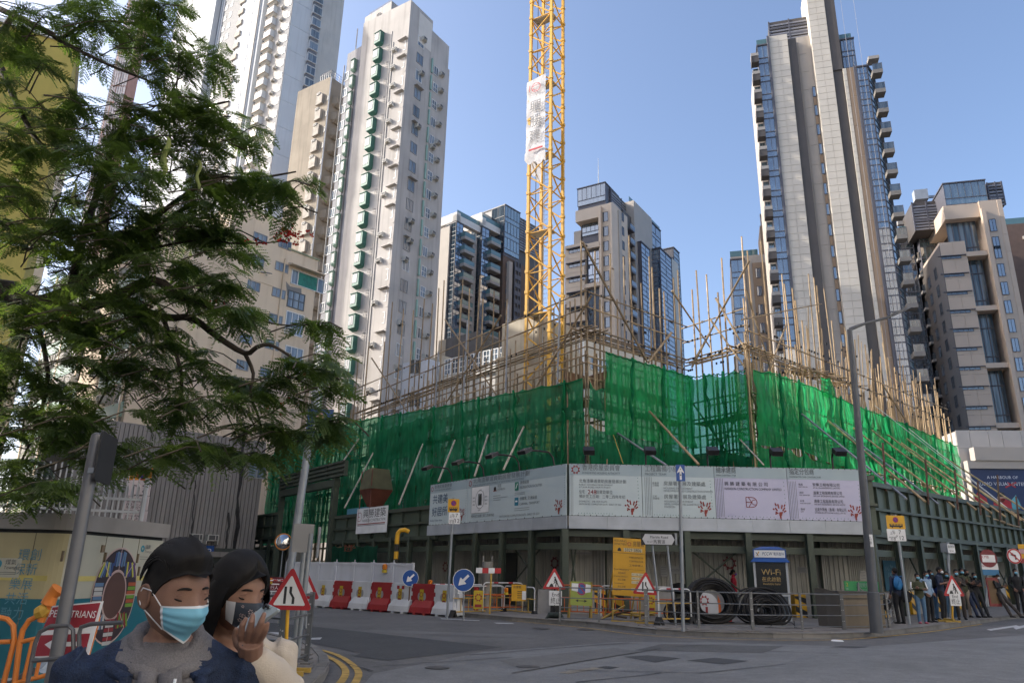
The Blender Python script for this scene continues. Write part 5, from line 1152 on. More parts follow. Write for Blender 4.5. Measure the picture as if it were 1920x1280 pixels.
HL=Face(P0[:2],S_dL);HC_=Face(P0[:2],math.degrees(atan2(PR.y-P0.y,PR.x-P0.x)));HR=Face(PR[:2],42.0)
wC=(Vector(PR[:2])-Vector(P0[:2])).length
zB,zT=P0.z,at(1065,869,28).z;zS=zB+(zT-zB)*.2
uBL=HL.U(807,960);uHL=HL.U(478,1000);uHR=HR.U(2120,1000)
HO=thing('site_hoarding','dark green steel site hoarding with a covered walkway and cream corrugated wall','hoarding',P0-Vector((0,0,P0.z)))
def hpost(F,u,z1=None,d=0.0,z0=None):
 p=F.pt(u,0,d);g=gz(p.x,p.y)+.1 if z0 is None else z0;z1=z1 or zB;b=MB();k=.11
 b.fbox(F,u-k,u+k,g,z1,d+.11,d+.09);b.fbox(F,u-k,u+k,g,z1,d-.09,d-.11);b.fbox(F,u-.012,u+.012,g,z1,d+.09,d-.09);part('post',b,M_hg,HO)
uGate0,uGate1=HL.U(522,1000),HL.U(622,1000)
def fascia(F,u0,u1,z0,z1,d=-.1,n=None,rows=2,tilt=0.0):
 n=n or max(1,round(abs(u1-u0)/1.05));w_=(u1-u0)/n
 zz=lambda u,z:z+tilt*u
 for i in range(n):
  a,c=u0+w_*i,u0+w_*(i+1)
  for r in range(rows):
   za,zc=z0+(z1-z0)*r/rows,z0+(z1-z0)*(r+1)/rows
   b=MB();P=[F.pt(a+.02,zz(a,za)+.03,d),F.pt(c-.02,zz(c,za)+.03,d),F.pt(c-.02,zz(c,zc)-.03,d),F.pt(a+.02,zz(a,zc)-.03,d)]
   b.hexa([p-F.n*.02 for p in(P[0],P[1])]+[p-F.n*.05 for p in(P[1],P[0])]+[p-F.n*.02 for p in(P[3],P[2])]+[p-F.n*.05 for p in(P[2],P[3])]);part('fascia_panel',b,M_hg2,HO)
  b=MB();b.hexa([F.pt(a-.03,zz(a,z0),d+.1),F.pt(a+.03,zz(a,z0),d+.1),F.pt(a+.03,zz(a,z0),d-.06),F.pt(a-.03,zz(a,z0),d-.06),F.pt(a-.03,zz(a,z1),d+.1),F.pt(a+.03,zz(a,z1),d+.1),F.pt(a+.03,zz(a,z1),d-.06),F.pt(a-.03,zz(a,z1),d-.06)]);part('rib',b,M_hg,HO)
 for r in range(rows+1):
  z=z0+(z1-z0)*r/rows;q=.09 if r in(0,rows)else .05;b=MB()
  b.hexa([F.pt(u0,zz(u0,z)-q,d+.14),F.pt(u1,zz(u1,z)-q,d+.14),F.pt(u1,zz(u1,z)-q,d-.05),F.pt(u0,zz(u0,z)-q,d-.05),F.pt(u0,zz(u0,z)+q,d+.14),F.pt(u1,zz(u1,z)+q,d+.14),F.pt(u1,zz(u1,z)+q,d-.05),F.pt(u0,zz(u0,z)+q,d-.05)]);part('flange',b,M_hg,HO)
tR=.012
fascia(HR,.3,uHR,zB+.05,zT-.45,tilt=tR);fascia(HC_,wC-.2,wC+.5,zB+.1,zT-.3,n=1)
fascia(HL,uGate1+.2,uBL+.6,HL.Z(700,1012),HL.Z(700,962),n=7,rows=2);fascia(HL,uHL,uGate0-.2,HL.Z(500,1008),HL.Z(500,965),n=3,rows=2)
def walkway(F,u0,u1,zb,dep=2.0,posts=2.1,tilt=0.0,off=0.0,wall=True):
 for z,q in((zb-.17,.10),(zb-.62,.12)):
  b=MB();b.hexa([F.pt(u0,z-q+tilt*u0,-.13),F.pt(u1,z-q+tilt*u1,-.13),F.pt(u1,z-q+tilt*u1,-.24),F.pt(u0,z-q+tilt*u0,-.24),F.pt(u0,z+q+tilt*u0,-.13),F.pt(u1,z+q+tilt*u1,-.13),F.pt(u1,z+q+tilt*u1,-.24),F.pt(u0,z+q+tilt*u0,-.24)]);part('beam',b,M_hg,HO)
 b=MB();b.hexa([F.pt(u0,zb-.08+tilt*u0,-.26),F.pt(u1,zb-.08+tilt*u1,-.26),F.pt(u1,zb-.08+tilt*u1,-dep-.2),F.pt(u0,zb-.08+tilt*u0,-dep-.2),F.pt(u0,zb+.1+tilt*u0,-.26),F.pt(u1,zb+.1+tilt*u1,-.26),F.pt(u1,zb+.1+tilt*u1,-dep-.2),F.pt(u0,zb+.1+tilt*u0,-dep-.2)]);part('deck',b,M_hg,HO)
 n=max(1,round(abs(u1-u0)/posts))
 for i in range(n+1):u=u0+(u1-u0)*i/n;hpost(F,u,zb-.02+tilt*u,0.0)
 if not wall:return
 n=max(1,round(abs(u1-u0)/.9));w_=abs(u1-u0)/n;key=('cor',round(w_,3))
 if key not in _BX:
  b=MB();X_=[];k=5;p=(w_-.01)/k
  for i in range(k):X_+=[(p*i,0),(p*i+p*.62,0),(p*i+p*.70,-.035),(p*i+p*.92,-.035)]
  X_.append((w_-.01,0))
  for i in range(len(X_)-1):b.quad((X_[i][0],X_[i][1],0),(X_[i+1][0],X_[i+1][1],0),(X_[i+1][0],X_[i+1][1],1),(X_[i][0],X_[i][1],1))
  _BX[key]=b.mesh('wall_panel',M_cor)
 s=min(u0,u1)
 for i in range(n):u=s+w_*i;o=place('wall_panel',_BX[key],HO,F,u,.1,-dep);o.scale=(1,1,zb-.15+tilt*u)
 b=MB();b.fbox(F,s,s+w_*n,.1,zb,-dep-.05,-dep-.1);part('backing',b,M_hg,HO)
walkway(HC_,-.1,wC+.1,zB,posts=2.4);walkway(HL,uGate1,-.2,zB+.02,posts=2.0);walkway(HR,.4,uHR,zB+.0,posts=2.2,tilt=tR);walkway(HL,uHL,uGate0,HL.Z(500,1008)-.1,posts=1.6)
def brace(F,u0,z0,u1,z1,d=-.3):
 b=MB();b.tube(F.pt(u0,z0,d),F.pt(u1,z1,d),.035,n=5);part('brace',b,M_hg,HO)
for F,p in((HC_,((1295,1350),(1350,1405))),(HL,((950,1008),(1008,950)))):
 pass
for F,x0,x1 in((HC_,1290,1400),(HL,945,1008),(HR,1722,1752),(HR,1880,1905),(HC_,1070,1082)):
 ua,ub=F.U(x0,1060),F.U(x1,1060);brace(F,ua,.9,ub,2.6);brace(F,ub,.9,ua,2.6,-.36)
def gear(b,x,z,r,mi=0,y=-.006):
 b.ring(x,z,r*.62,r*.78,mi,y,16)
 for k in range(8):
  a=pi/8+k*pi/4;b.line(x+cos(a)*r*.55,z+sin(a)*r*.55,x+cos(a)*r,z+sin(a)*r,r*.26,mi,y-.001)
def onwall(name,F,px,py,d,draw,mats,label,cat,group=None,rz=0):
 u,z=F.uz(px,py,d);o=thing(name,label,cat,F.pt(u,z,d),F.rz+rz,group);b=MB();draw(b);lpart('lettering',b,mats,o);return o
for i,(x,y,F)in enumerate(((1040,1055,HL),(1368,1055,HC_),(835,1062,HL))):
 b=MB();gear(b,0,0,.27);u,z=F.uz(x,y,-1.95);o=link('wall_emblem',b.mesh('wall_emblem',mat('dull_red',(.16,.02,.025),.6)));o.location=F.pt(u,z,-1.95);o.rotation_euler=(0,0,F.rz)
 tag(o,['red cogwheel emblem on the corrugated wall above the roadworks triangle','red cogwheel emblem on the corrugated wall beside the telephone kiosk','red cogwheel emblem on the corrugated wall behind the blue arrow discs'][i],'emblem','emblems on the corrugated wall')
for i,(x,y,F,w_,h_,s)in enumerate(((1066,1072,HC_,.55,.28,'A1-01'),(1245,1070,HC_,.28,.42,''),(1266,1068,HC_,.42,.28,'NO ENTRY'),(990,1070,HL,.25,.36,''),(1618,1078,HC_,.26,.36,''),(1505,1068,HC_,.35,.22,''),(870,1070,HL,.28,.4,''))):
 b=MB();b.box(0,w_,-.01,0,0,h_,0)
 if s:b.text(s,.04,h_*.3,h_*.36,1,-.012,width=w_-.08)
 else:
  for k in range(5):b.rect(.03,h_*(.2+.15*k),w_-.04-.03*(k%2),h_*(.2+.15*k)+.015,1,-.012)
 u,z=F.uz(x,y,-1.94);o=link('wall_notice',b.mesh('wall_notice',[mat('notice_grey',(.34,.34,.33),.6),M_gry]));o.location=F.pt(u-w_/2,z-h_/2,-1.94);o.rotation_euler=(0,0,F.rz)
 tag(o,['wide notice lettered A1-01 on the corrugated wall','tall paper notice right of the yellow board, behind the street name posts','small no entry notice behind the street name sign','small paper notice left of the cogwheel emblem on the wall','paper notice on the wall above the green station board','wide paper notice beside the telephone kiosk','paper notice behind the left hand barriers'][i],'notice','notices on the corrugated wall')
for x,F,lab in((955,HL,'dark door in the corrugated wall behind the red and white board'),(1235,HC_,None)):
 if lab:
  u=F.U(x,1060,-1.93);b=MB();b.fbox(F,u-.55,u+.55,.12,2.35,-1.93,-1.97);part('door',b,mat('door_dark',(.03,.032,.03),.5),HO)
for i,(x,F)in enumerate(((1082,HC_),(1165,HC_),(1232,HC_),(1385,HC_),(1545,HC_),(1618,HC_),(990,HL),(1660,HR),(1650,HR))):
 u,z=F.uz(x,1036,-1.6);b=MB();b.fbox(F,u-.55,u+.55,z-.03,z+.03,-1.58,-1.66);part('tube_lamp',b,mat('lamp_tube',(.3,.3,.29),.4),HO)
BLK=[]
def cblock(F,u0,u1,d0=-.35,d1=-.95,h=.82,yb=0,label=None,grp='concrete blocks along the hoarding'):
 p=F.pt((u0+u1)/2,0,d0);g=gz(p.x,p.y)+.118;t=thing('concrete_block',label,'concrete block',F.pt(u0,g,d0),F.rz,grp);L=u1-u0;W_=d0-d1
 b=MB();b.hexa([(0,0,0),(L,0,0),(L,W_,0),(0,W_,0),(.02,.04,h),(L-.02,.04,h),(L-.02,W_-.04,h),(.02,W_-.04,h)]);lpart('block',b,M_cblk,t)
 if yb:
  for e,x in((1,-.012),(2,L+.012-.4)):
   if yb&e:
    b=MB();b.hexa([(x,-.012,.0),(x+.4,-.012,0),(x+.4,W_+.01,0),(x,W_+.01,0),(x+.0,.03,h+.01),(x+.4,.03,h+.01),(x+.4,W_-.03,h+.01),(x,W_-.03,h+.01)]);lpart('band',b,M_yel,t)
    b=MB();q=lambda z:-.018+.045*z/h
    for zz in(.05,.5):b.quad((x,q(zz+.2),zz+.2),(x+.4,q(zz),zz),(x+.4,q(zz+.2),zz+.2),(x,q(zz+.4),zz+.4 if zz<.4 else .82))
    lpart('stripe',b,M_drk,t)
for F,x0,x1,yb,lab in((HC_,1008,1032,0,'grey concrete block behind the roadworks triangle sign'),(HC_,1046,1135,3,'concrete block behind the yellow green sign, with striped ends'),(HC_,1150,1260,1,'long concrete block behind the big yellow notice board'),(HC_,1300,1390,0,'concrete block behind the black cable coils'),(HC_,1492,1560,1,'concrete block with a yellow and black end right of the telephone kiosk'),(HC_,1575,1622,0,'concrete block behind the stone utility cabinet')):
 cblock(F,F.U(x0,1140,-.4),F.U(x1,1140,-.4),yb=yb,label=lab)
labs=['concrete block with striped end beside the man with the blue backpack','concrete block behind the woman in the olive jacket','concrete block behind the man in the black tee shirt','concrete block that the black clad pair lean on','concrete block with a red mark beside the leaning man in the cap','concrete block at the right edge of the picture','concrete block beyond the right edge']
for i,lab in enumerate(labs):cblock(HR,1.0+2.6*i,3.0+2.6*i,d0=-.1,d1=-.7,yb=3 if i in(0,3,5)else 1,label=lab)
#printed billboards
M_bp=mat('board_print_pale',(.50,.58,.60),.5,.05,.6);M_bh=mat('board_print_header',(.36,.45,.49),.5,.05,.6);M_bl=mat('board_print_lavender',(.50,.49,.64),.5,.05,.6);M_grn=mat('board_green',(.02,.20,.14),.5);M_teal2=mat('board_teal',(.03,.22,.33),.5);M_rd=mat('board_red',(.28,.025,.03),.5);M_org=mat('board_orange_red',(.27,.03,.02),.5);M_navy=mat('board_navy',(.02,.07,.16),.5)
BM=[M_bp,M_bh,M_gry,M_rd,M_org,M_grn,M_teal2,M_wht,M_blk,M_navy]
def handtree(b,x,z,s,mi=4,y=-.012):
 b.rect(x-.05*s,z,x+.07*s,z+.2*s,mi,y);b.flat([(x-.08*s,z+.18*s),(x+.1*s,z+.18*s),(x+.2*s,z+.45*s),(x-.06*s,z+.42*s)],mi,y)
 for a,r0,r1 in((150,.15,.36),(125,.3,.55),(100,.42,.72),(75,.4,.68),(55,.3,.6),(35,.3,.5),(170,.25,.34),(112,.62,.82),(62,.62,.78),(140,.5,.62)):
  q=radians(a);b.line(x+cos(q)*r0*s,z+.25*s+sin(q)*r0*s,x+cos(q)*r1*s,z+.25*s+sin(q)*r1*s,.09*s,mi,y-.001)
def dots(b,x0,z0,x1,z1,n,mi=5,r=.014):
 for i in range(n):b.disc(x0+(x1-x0)*i/max(1,n-1),z0+(z1-z0)*i/max(1,n-1),r,mi,-.012,8)
def bars(b,x0,z0,z1,n=5,mi=2):
 for i in range(n):b.rect(x0+.06*i,z0,x0+.06*i+.012,z1,mi,-.012)
hP=zT-zS
def board(F,u0,u1,label,body,draw,d=.06):
 t=thing('billboard',label,'billboard',F.pt(u0,zS,d),F.rz,'printed billboards on the hoarding');w_=u1-u0
 b=MB();b.box(.01,w_-.01,0,.04,0,hP);lpart('panel',b,body,t)
 b=MB();b.rect(.01,hP-.42,w_-.01,hP,1,-.004);draw(b,w_);lpart('lettering',b,BM,t)
 b=MB();n=12
 for i in range(n):x=w_*(i+.5)/n;b.box(x-.012,x+.012,-.015,0,hP-.03,hP+.02);b.box(x-.012,x+.012,-.015,0,-.02,.03)
 o=lpart('tie',b,M_blk,t);o['kind']='stuff';return t
T_=lambda b,s,x,z,h,mi=2,w=None,al='L':b.text(s,x,z,h,mi,-.012,al,w)
def d1(b,w):
 gear(b,.2,hP-.22,.13,3,-.012);T_(b,'香港房屋委員會',.4,hP-.2,.13,w=w*.48);T_(b,'HONG KONG HOUSING AUTHORITY',.4,hP-.33,.07,w=w*.47)
 T_(b,'共建美',.3,1.0,.34,9);T_(b,'好居所',.28,.42,.34,9);T_(b,'Building A Better Home',.15,.16,.09,9,1.1);dots(b,.15,.08,w-.25,.08,18,2,.01);dots(b,w-.12,.3,w-.1,1.5,12,5);handtree(b,w-.42,.1,.54)
def d2(b,w):
 gear(b,.22,hP-.22,.14,3,-.012);T_(b,'北角渣華道資助房屋發展計劃',.45,hP-.22,.17,w=w*.6);T_(b,'PUBLIC HOUSING DEVELOPMENT AT JAVA ROAD, NORTH POINT',.45,hP-.36,.075,w=w*.55)
 b.rect(.35,.35,1.75,1.5,7,-.010)
 for x0,z0,x1,z1 in((.36,.36,1.74,.36),(.36,1.49,1.74,1.49),(.36,.36,.36,1.49),(1.74,.36,1.74,1.49)):b.line(x0,z0,x1,z1,.015,2,-.013)
 b.rect(.88,.68,1.18,1.18,2,-.013);b.ring(1.03,.93,.33,.35,2,-.013,18,k=1.15);b.flat([(.95,.72),(1.1,.7),(1.16,.95),(1.1,1.15),(.98,1.1)],8,-.014)
 for x,z in((.45,1.0),(.45,.85),(.45,.7),(1.4,1.0),(1.4,.85),(1.4,.7),(.95,1.3),(.9,.45)):T_(b,'渣華道',x,z,.05,2);
 b.line(1.3,.6,1.3,1.3,.012,2,-.013)
 b.rect(2.05,1.2,2.3,1.45,0,-.011);b.disc(2.17,1.3,.09,8,-.013,12);b.rect(2.05,1.2,2.3,1.24,4,-.013);T_(b,'住宅',2.36,1.36,.1);T_(b,'DOMESTIC',2.36,1.22,.085)
 for k in range(3):b.rect(2.05,1.0-.09*k,2.6+.5*(k==1),1.015-.09*k,2,-.012)
 b.rect(3.6,1.12,3.86,1.46,5,-.011);b.line(3.67,1.2,3.78,1.4,.05,7,-.013);T_(b,'康樂設施',3.95,1.36,.11);T_(b,'RECREATION FACILITIES',3.95,1.18,.10,w=1.45)
 b.rect(3.6,.52,3.86,.84,6,-.011);b.rect(3.65,.66,3.8,.72,7,-.013);T_(b,'停車場, 交通設施',3.95,.72,.11);T_(b,'CARPARK, TRANSPORT',3.95,.52,.10,w=1.3)
 for z in(1.02,.95,.4,.32):b.rect(3.6,z,4.3+.3*(z<.5),z+.014,2,-.012)
 T_(b,'預計完工日期二零二四年年初',.35,.18,.1);T_(b,'ANTICIPATED COMPLETION DATE - EARLY OF 2024',2.55,.1,.085,w=2.7);dots(b,.35,.08,2.3,.08,24,2,.01);dots(b,w-.1,.4,w-.1,1.55,14,5);handtree(b,w-.45,.06,.54)
def d3(b,w):
 gear(b,.25,hP-.22,.17,3,-.012);T_(b,'香港房屋委員會',.5,hP-.22,.18,w=w*.52);T_(b,'HONG KONG HOUSING AUTHORITY',.5,hP-.37,.085,w=w*.52)
 T_(b,'北角渣華道資助房屋發展計劃',.38,1.2,.11,w=1.75);T_(b,'PUBLIC HOUSING DEVELOPMENT',.38,1.09,.06);T_(b,'AT JAVA ROAD, NORTH POINT',.38,1.0,.06)
 T_(b,'住宅 :',.38,.8,.11,w=.26);T_(b,'個資助單位',1.0,.8,.11,w=.62);T_(b,'248',.70,.78,.16,3);T_(b,'預計完工日期：二零二四年年初',.38,.64,.1,w=1.7);T_(b,'DOMESTIC - 248 HOS FLATS',.38,.48,.06);T_(b,'ANTICIPATED COMPLETION DATE - EARLY OF 2024',.38,.38,.06,w=1.55)
 bars(b,.02,.05,1.5,3);dots(b,.36,.08,1.6,.08,13);dots(b,w-.14,.42,w-.16,1.4,9);handtree(b,w-.4,.06,.54)
def d4(b,w):
 T_(b,'工程籌備小組',.12,hP-.22,.18,w=w*.46);T_(b,'PROJECT TEAM',.12,hP-.37,.085);bars(b,.1,.05,1.45,5)
 T_(b,'發展部',.38,1.2,.06);T_(b,'工程組',.38,1.12,.06);T_(b,'房屋署發展及建築處',.8,1.16,.13,w=1.55);T_(b,'HOUSING DEPARTMENT',.8,1.02,.07);T_(b,'DEVELOPMENT AND CONSTRUCTION DIVISION',.8,.92,.07,w=1.8)
 T_(b,'工料',.38,.72,.06);T_(b,'測量組',.38,.64,.06);T_(b,'房屋署發展及建築處',.8,.68,.13,w=1.55);T_(b,'HOUSING DEPARTMENT',.8,.54,.07);T_(b,'DEVELOPMENT AND CONSTRUCTION',.8,.44,.07,w=1.5);T_(b,'DIVISION',.8,.34,.07)
 dots(b,.42,.08,1.7,.08,14);dots(b,w-.14,.42,w-.17,1.35,9);handtree(b,w-.4,.06,.54)
def d5(b,w):
 T_(b,'總承建商',.08,hP-.22,.18,8,w=w*.27);T_(b,'MAIN CONTRACTOR',.08,hP-.35,.055,8);bars(b,.05,.05,1.45,5)
 T_(b,'興 勝 建 築 有 限 公 司',.36,1.2,.12,8,1.6);T_(b,'HANISON CONSTRUCTION COMPANY LIMITED',.36,1.04,.09,8,2.1)
 x,z=1.12,.42
 for q in(((0,0),(0,.36)),((0,.36),(.22,.36)),((0,0),(.22,0)),((0,.18),(.18,.18)),((.09,0),(.2,.18)),((.2,.18),(.09,.36))):b.line(x+q[0][0],z+q[0][1],x+q[1][0],z+q[1][1],.022,4,-.012)
 b.ring(x+.22,z+.18,.165,.188,4,-.012,18,-pi/2,pi/2);b.ring(x+.3,z+.18,.08,.1,4,-.013,18,pi/3,pi*5/3)
 dots(b,.44,.08,2.1,.08,14);dots(b,w-.14,.62,w-.15,1.35,6);handtree(b,w-.36,.04,.54)
def d6(b,w):
 T_(b,'指定分包商',.1,hP-.22,.18,8,w=w*.33);T_(b,'NOMINATED SUB-CONTRACTOR',.1,hP-.35,.055,8);bars(b,.05,.05,1.4,5)
 for i,(a,e,c,f)in enumerate((('電器','ELECTRICAL','安樂工程有限公司','ATAL ENGINEERING LIMITED'),('消防','FIRE SERVICES','遠東工程服務有限公司','FAR EAST ENGINEERING SERVICES LIMITED'),('水泵','WATER PUMP','遠東工程服務有限公司','FAR EAST ENGINEERING SERVICES LIMITED'),('電梯','LIFT','迅達升降機（香港）有限公司','SCHINDLER LIFTS (HONG KONG) LIMITED'))):
  z=1.26-.3*i;T_(b,a,.4,z,.06,8);T_(b,e,.4,z-.08,.045,8);T_(b,c,.92,z-.02,.10,8,.75+.06*len(c)*.5);T_(b,f,.92,z-.11,.055,8,.75+.013*len(f)*.8)
 dots(b,.44,.08,2.1,.08,14);dots(b,w-.14,.62,w-.14,1.3,6);handtree(b,w-.36,.04,.54)
uS1=HL.U(878,950)
board(HL,uBL,uS1,'tall narrow billboard with big blue characters at the left end of the hoarding',M_bp,d1);board(HL,uS1,-.02,'pale billboard with a white site plan on the left face of the hoarding',M_bp,d2)
xs=[0.03,HC_.U(1204,930),HC_.U(1340.5,930),HC_.U(1477.5,930),wC]
for i,(lab,bd,dr)in enumerate((('pale billboard with a red cogwheel and the number 248 at the hoarding corner',M_bp,d3),('pale billboard headed PROJECT TEAM behind the blue arrow sign',M_bp,d4),('lavender billboard with a single red company emblem in its middle',M_bl,d5),('lavender billboard listing four sub contractors at the right end',M_bl,d6))):board(HC_,xs[i],xs[i+1],lab,bd,dr)
sk=[-.02]
def skirt(F,us):
 for a,c in zip(us,us[1:]):b=MB();b.fbox(F,a+.004,c-.004,zB,zS-.015,.07+random.uniform(0,.012),.02);part('skirt_sheet',b,M_gal,HO)
skirt(HL,[uBL-.1+(-uBL+.1)*i/5 for i in range(6)]);skirt(HC_,[0.02,1.45,2.7,4.05,5.45,6.75,8.1,9.4,wC]if wC>9.6 else[wC*i/8 for i in range(9)])
b=MB();b.fbox(HC_,.03,wC,zS,zT-.03,.02,-.1);part('board_frame',b,M_hg,HO);b=MB();b.fbox(HL,uBL,-.03,zS,zT-.03,.02,-.1);part('board_frame',b,M_hg,HO)
#floodlights on the hoarding top
M_fl=mat('floodlight_black',(.014,.014,.015),.5,.1);M_led=mat('floodlight_lens',(.30,.31,.32),.15)
def flood(F,x,yb,yt,label,lean):
 u,z=F.uz(x,yb,-.05);zt_=F.Z(x,yt,-.05);t=thing('floodlight',label,'floodlight',F.pt(u,zT-.02,-.05),F.rz,'floodlights along the top of the hoarding');h=max(.4,zt_-zT)
 b=MB()
 if lean:
  b.path([(0,0,0),(-.05,-.05,h*.6),(-.12,-.2,h*.93),(-.3,-.6,h),(-.45,-.95,h-.02)],.035,6);lpart('arm',b,M_fl,t);o=MB();o.box(-.25,.25,-.22,.16,-.07,.07,0);o.box(-.2,.2,-.19,.13,-.085,-.07,1);lpart('lamp_head',o,[M_fl,M_led],t,loc=(-.5,-1.05,h-.03),rot=(radians(28),0,0))
 else:
  b.path([(0,0,0),(0,0,h*.8),(0,-.1,h)],.035,6);b.path([(-.03,-.1,h),(0,-.45,h+.02)],.03,6);lpart('arm',b,M_fl,t);o=MB();o.box(-.2,.2,-.2,.2,-.08,.1,0);o.box(-.17,.17,-.17,.17,-.1,-.08,1);lpart('lamp_head',o,[M_fl,M_led],t,loc=(.08,-.5,h),rot=(radians(30),0,0))
fl_l=['leftmost floodlight on a bent arm over the left billboard','second floodlight on a bent arm, above the left billboard heading','third floodlight on a bent arm, above the site plan billboard','bent arm floodlight nearest the hoarding corner']
for i,(x,yb,yt)in enumerate(((848,898,876),(908,890,866),(975,880,853),(1040,872,845))):flood(HL,x,yb,yt,fl_l[i],True)
fl_r=['upright floodlight above the cogwheel heading of the corner billboard','upright floodlight left of the blue arrow sign','upright floodlight at the joint before the lavender billboards','upright floodlight between two bamboo stubs','upright floodlight next to the tall street lamp']
for i,(x,yb,yt)in enumerate(((1098,868,848),(1211,868,848),(1327,870,848),(1445,872,850),(1562,875,850))):flood(HC_,x,yb,yt,fl_r[i],False)
#gateway on the left side
def gateway():
 t=thing('site_gateway','tall dark green steel portal over the site entrance left of the white company sign','gateway',HL.pt((uGate0+uGate1)/2,0));zt_=HL.Z(640,868);z1=HL.Z(620,905)
 for u in(uGate0,uGate1):b=MB();b.fbox(HL,u-.16,u+.16,0.05,z1+.5,.2,-.15);part('post',b,M_hg,t)
 b=MB();b.fbox(HL,uGate0-.2,uGate1+.2,z1-.3,z1+.15,.22,-.18);part('lintel',b,M_hg,t)
 ua,ub=uGate0-.1,HL.U(653,880)
 n=4;w_=(ub-ua)/n
 for i in range(n):
  for r in range(3):
   b=MB();h=(zt_-z1-.3)/3;b.fbox(HL,ua+w_*i+.03,ua+w_*(i+1)-.03,z1+.3+h*r+.03,z1+.3+h*(r+1)-.03,.16,.1);part('panel',b,M_hg2,t)
 for r in range(4):z=z1+.3+(zt_-z1-.3)*r/3;b=MB();b.fbox(HL,ua,ub,z-.06,z+.06,.3,.05);part('rail',b,M_hg,t)
 for i in range(n+1):b=MB();b.fbox(HL,ua+w_*i-.05,ua+w_*i+.05,z1+.2,zt_,.26,.04);part('rib',b,M_hg,t)
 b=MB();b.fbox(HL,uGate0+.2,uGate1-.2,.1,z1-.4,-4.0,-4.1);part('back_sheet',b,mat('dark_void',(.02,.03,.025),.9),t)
 u=HL.U(634,990);b=MB();b.fbox(HL,u-.3,u+3.2,HL.Z(640,968),HL.Z(640,952),-.6,-.7);part('beam_sign',b,mat('cyan_sign',(.10,.30,.42),.5),t)
gateway()
def d7(b,w_,h_):
 for q in(((.15,.75),(.15,1.25)),((.15,1.25),(.4,1.25)),((.15,.75),(.4,.75)),((.15,1.0),(.4,1.0))):b.line(*q[0],*q[1],.03,1,-.01)
 b.ring(.4,1.0,.235,.265,1,-.01,16,-pi/2,pi/2)
 b.text('興勝建築',.82,.95,.4,2,-.01,width=w_-1.0);b.text('HANISON CONSTRUCTION',.75,.68,.16,2,-.01,width=w_-.95);b.rect(.15,.52,w_-.2,.58,1,-.01);b.rect(.15,.46,w_-.2,.49,2,-.01)
u0,u1=HL.U(673,975),HL.U(730,972);z0,z1=HL.Z(700,999),HL.Z(700,951)
t=thing('company_sign','white company sign with a red emblem on the left face of the hoarding','sign',HL.pt(u0,z0,.12),HL.rz);b=MB();b.box(0,u1-u0,-.02,.02,0,z1-z0);lpart('board',b,M_wht,t);q=MB();d7(q,u1-u0,z1-z0);
k=(z1-z0)/1.5;q.v=[(v[0],v[1]-.012,v[2]*k)for v in q.v];lpart('lettering',q,[M_wht,M_rd,M_blk],t)
p=HL.pt(HL.U(690,915),0,-.5);zz=HL.Z(690,915);t=thing('rubble_hopper','rust red rubble hopper hung in the netting beside the site gateway','hopper',p+Vector((0,0,zz-1.0)),HL.rz);HS=.62;mh=mat('rust_red',(.15,.045,.028),.7,.25,2,streak=.3)
b=MB();b.hexa([(-.5,-.5,.0),(.5,-.5,0),(.5,.5,0),(-.5,.5,0),(-1.2,-1.1,1.5),(1.2,-1.1,1.5),(1.2,1.1,1.5),(-1.2,1.1,1.5)]);b.v=[tuple(HS*x for x in v)for v in b.v];lpart('bowl',b,mh,t)
b=MB();b.hexa([(-1.2,-1.1,1.52),(1.2,-1.1,1.52),(1.2,1.1,1.52),(-1.2,1.1,1.52),(-.8,-.9,3.2),(.6,-.9,3.4),(.6,.9,3.4),(-.8,.9,3.2)]);b.v=[tuple(HS*x for x in v)for v in b.v];lpart('chute',b,mat('chute_ply',(.10,.095,.05),.8,.2,2),t)
for x in(-1.1,1.1):b=MB();b.tube((x,-1,-1.5),(x,-1,3.2),.05,n=5);b.v=[tuple(HS*x for x in v)for v in b.v];lpart('leg',b,mh,t)
p=at(742,1050,33.5);t=thing('vent_pipe','yellow and black banded vent pipe with a bent top standing by the hoarding','pipe',Vector((p.x,p.y,.1)));zt_=at(742,1010,33.5).z;n=9
for i in range(n):b=MB();b.tube((0,0,zt_*i/n),(0,0,zt_*(i+1)/n),.10,n=12);lpart('band',b,M_yel if i%2==0 else M_drk,t,smooth=True)
b=MB();b.path([(0,0,zt_),(.02,0,zt_+.15),(.12,0,zt_+.27),(.3,0,zt_+.3),(.5,0,zt_+.22)],[.10,.10,.10,.10,.09],12);lpart('bend',b,M_yel,t,smooth=True)
t=thing('green_sheet','green sheet with red lettering tied over the fence beside the site entrance','sheet',HL.pt(uGate1,1.2,.5));net(t,HL,HL.U(622,1035,.5),HL.U(708,1035,.5),HL.Z(660,1022,.5),HL.Z(660,1065,.5),.5,netmat('green_sheet',(.012,.13,.07),.02),33,sag=.1,wr=.08)
q=MB();q.text('安全第一',0,0,.28);e=MB();us=HL.U(645,1030,.62);zs_=HL.Z(650,1032,.62)
for v in q.v:e.v.append(tuple(HL.pt(us+v[0],zs_+v[2],.62)))
e.f=q.f;e.m=q.m;part('lettering',e,mat('faded_red',(.3,.06,.03),.7),t)
p=at(531,1018,46);t=thing('convex_mirror','round convex traffic mirror with an orange rim at the site gateway','mirror',Vector((p.x,p.y,.1)));b=MB();b.tube((0,.1,0),(0,.1,p.z+.3),.04,n=6);lpart('post',b,M_post,t)
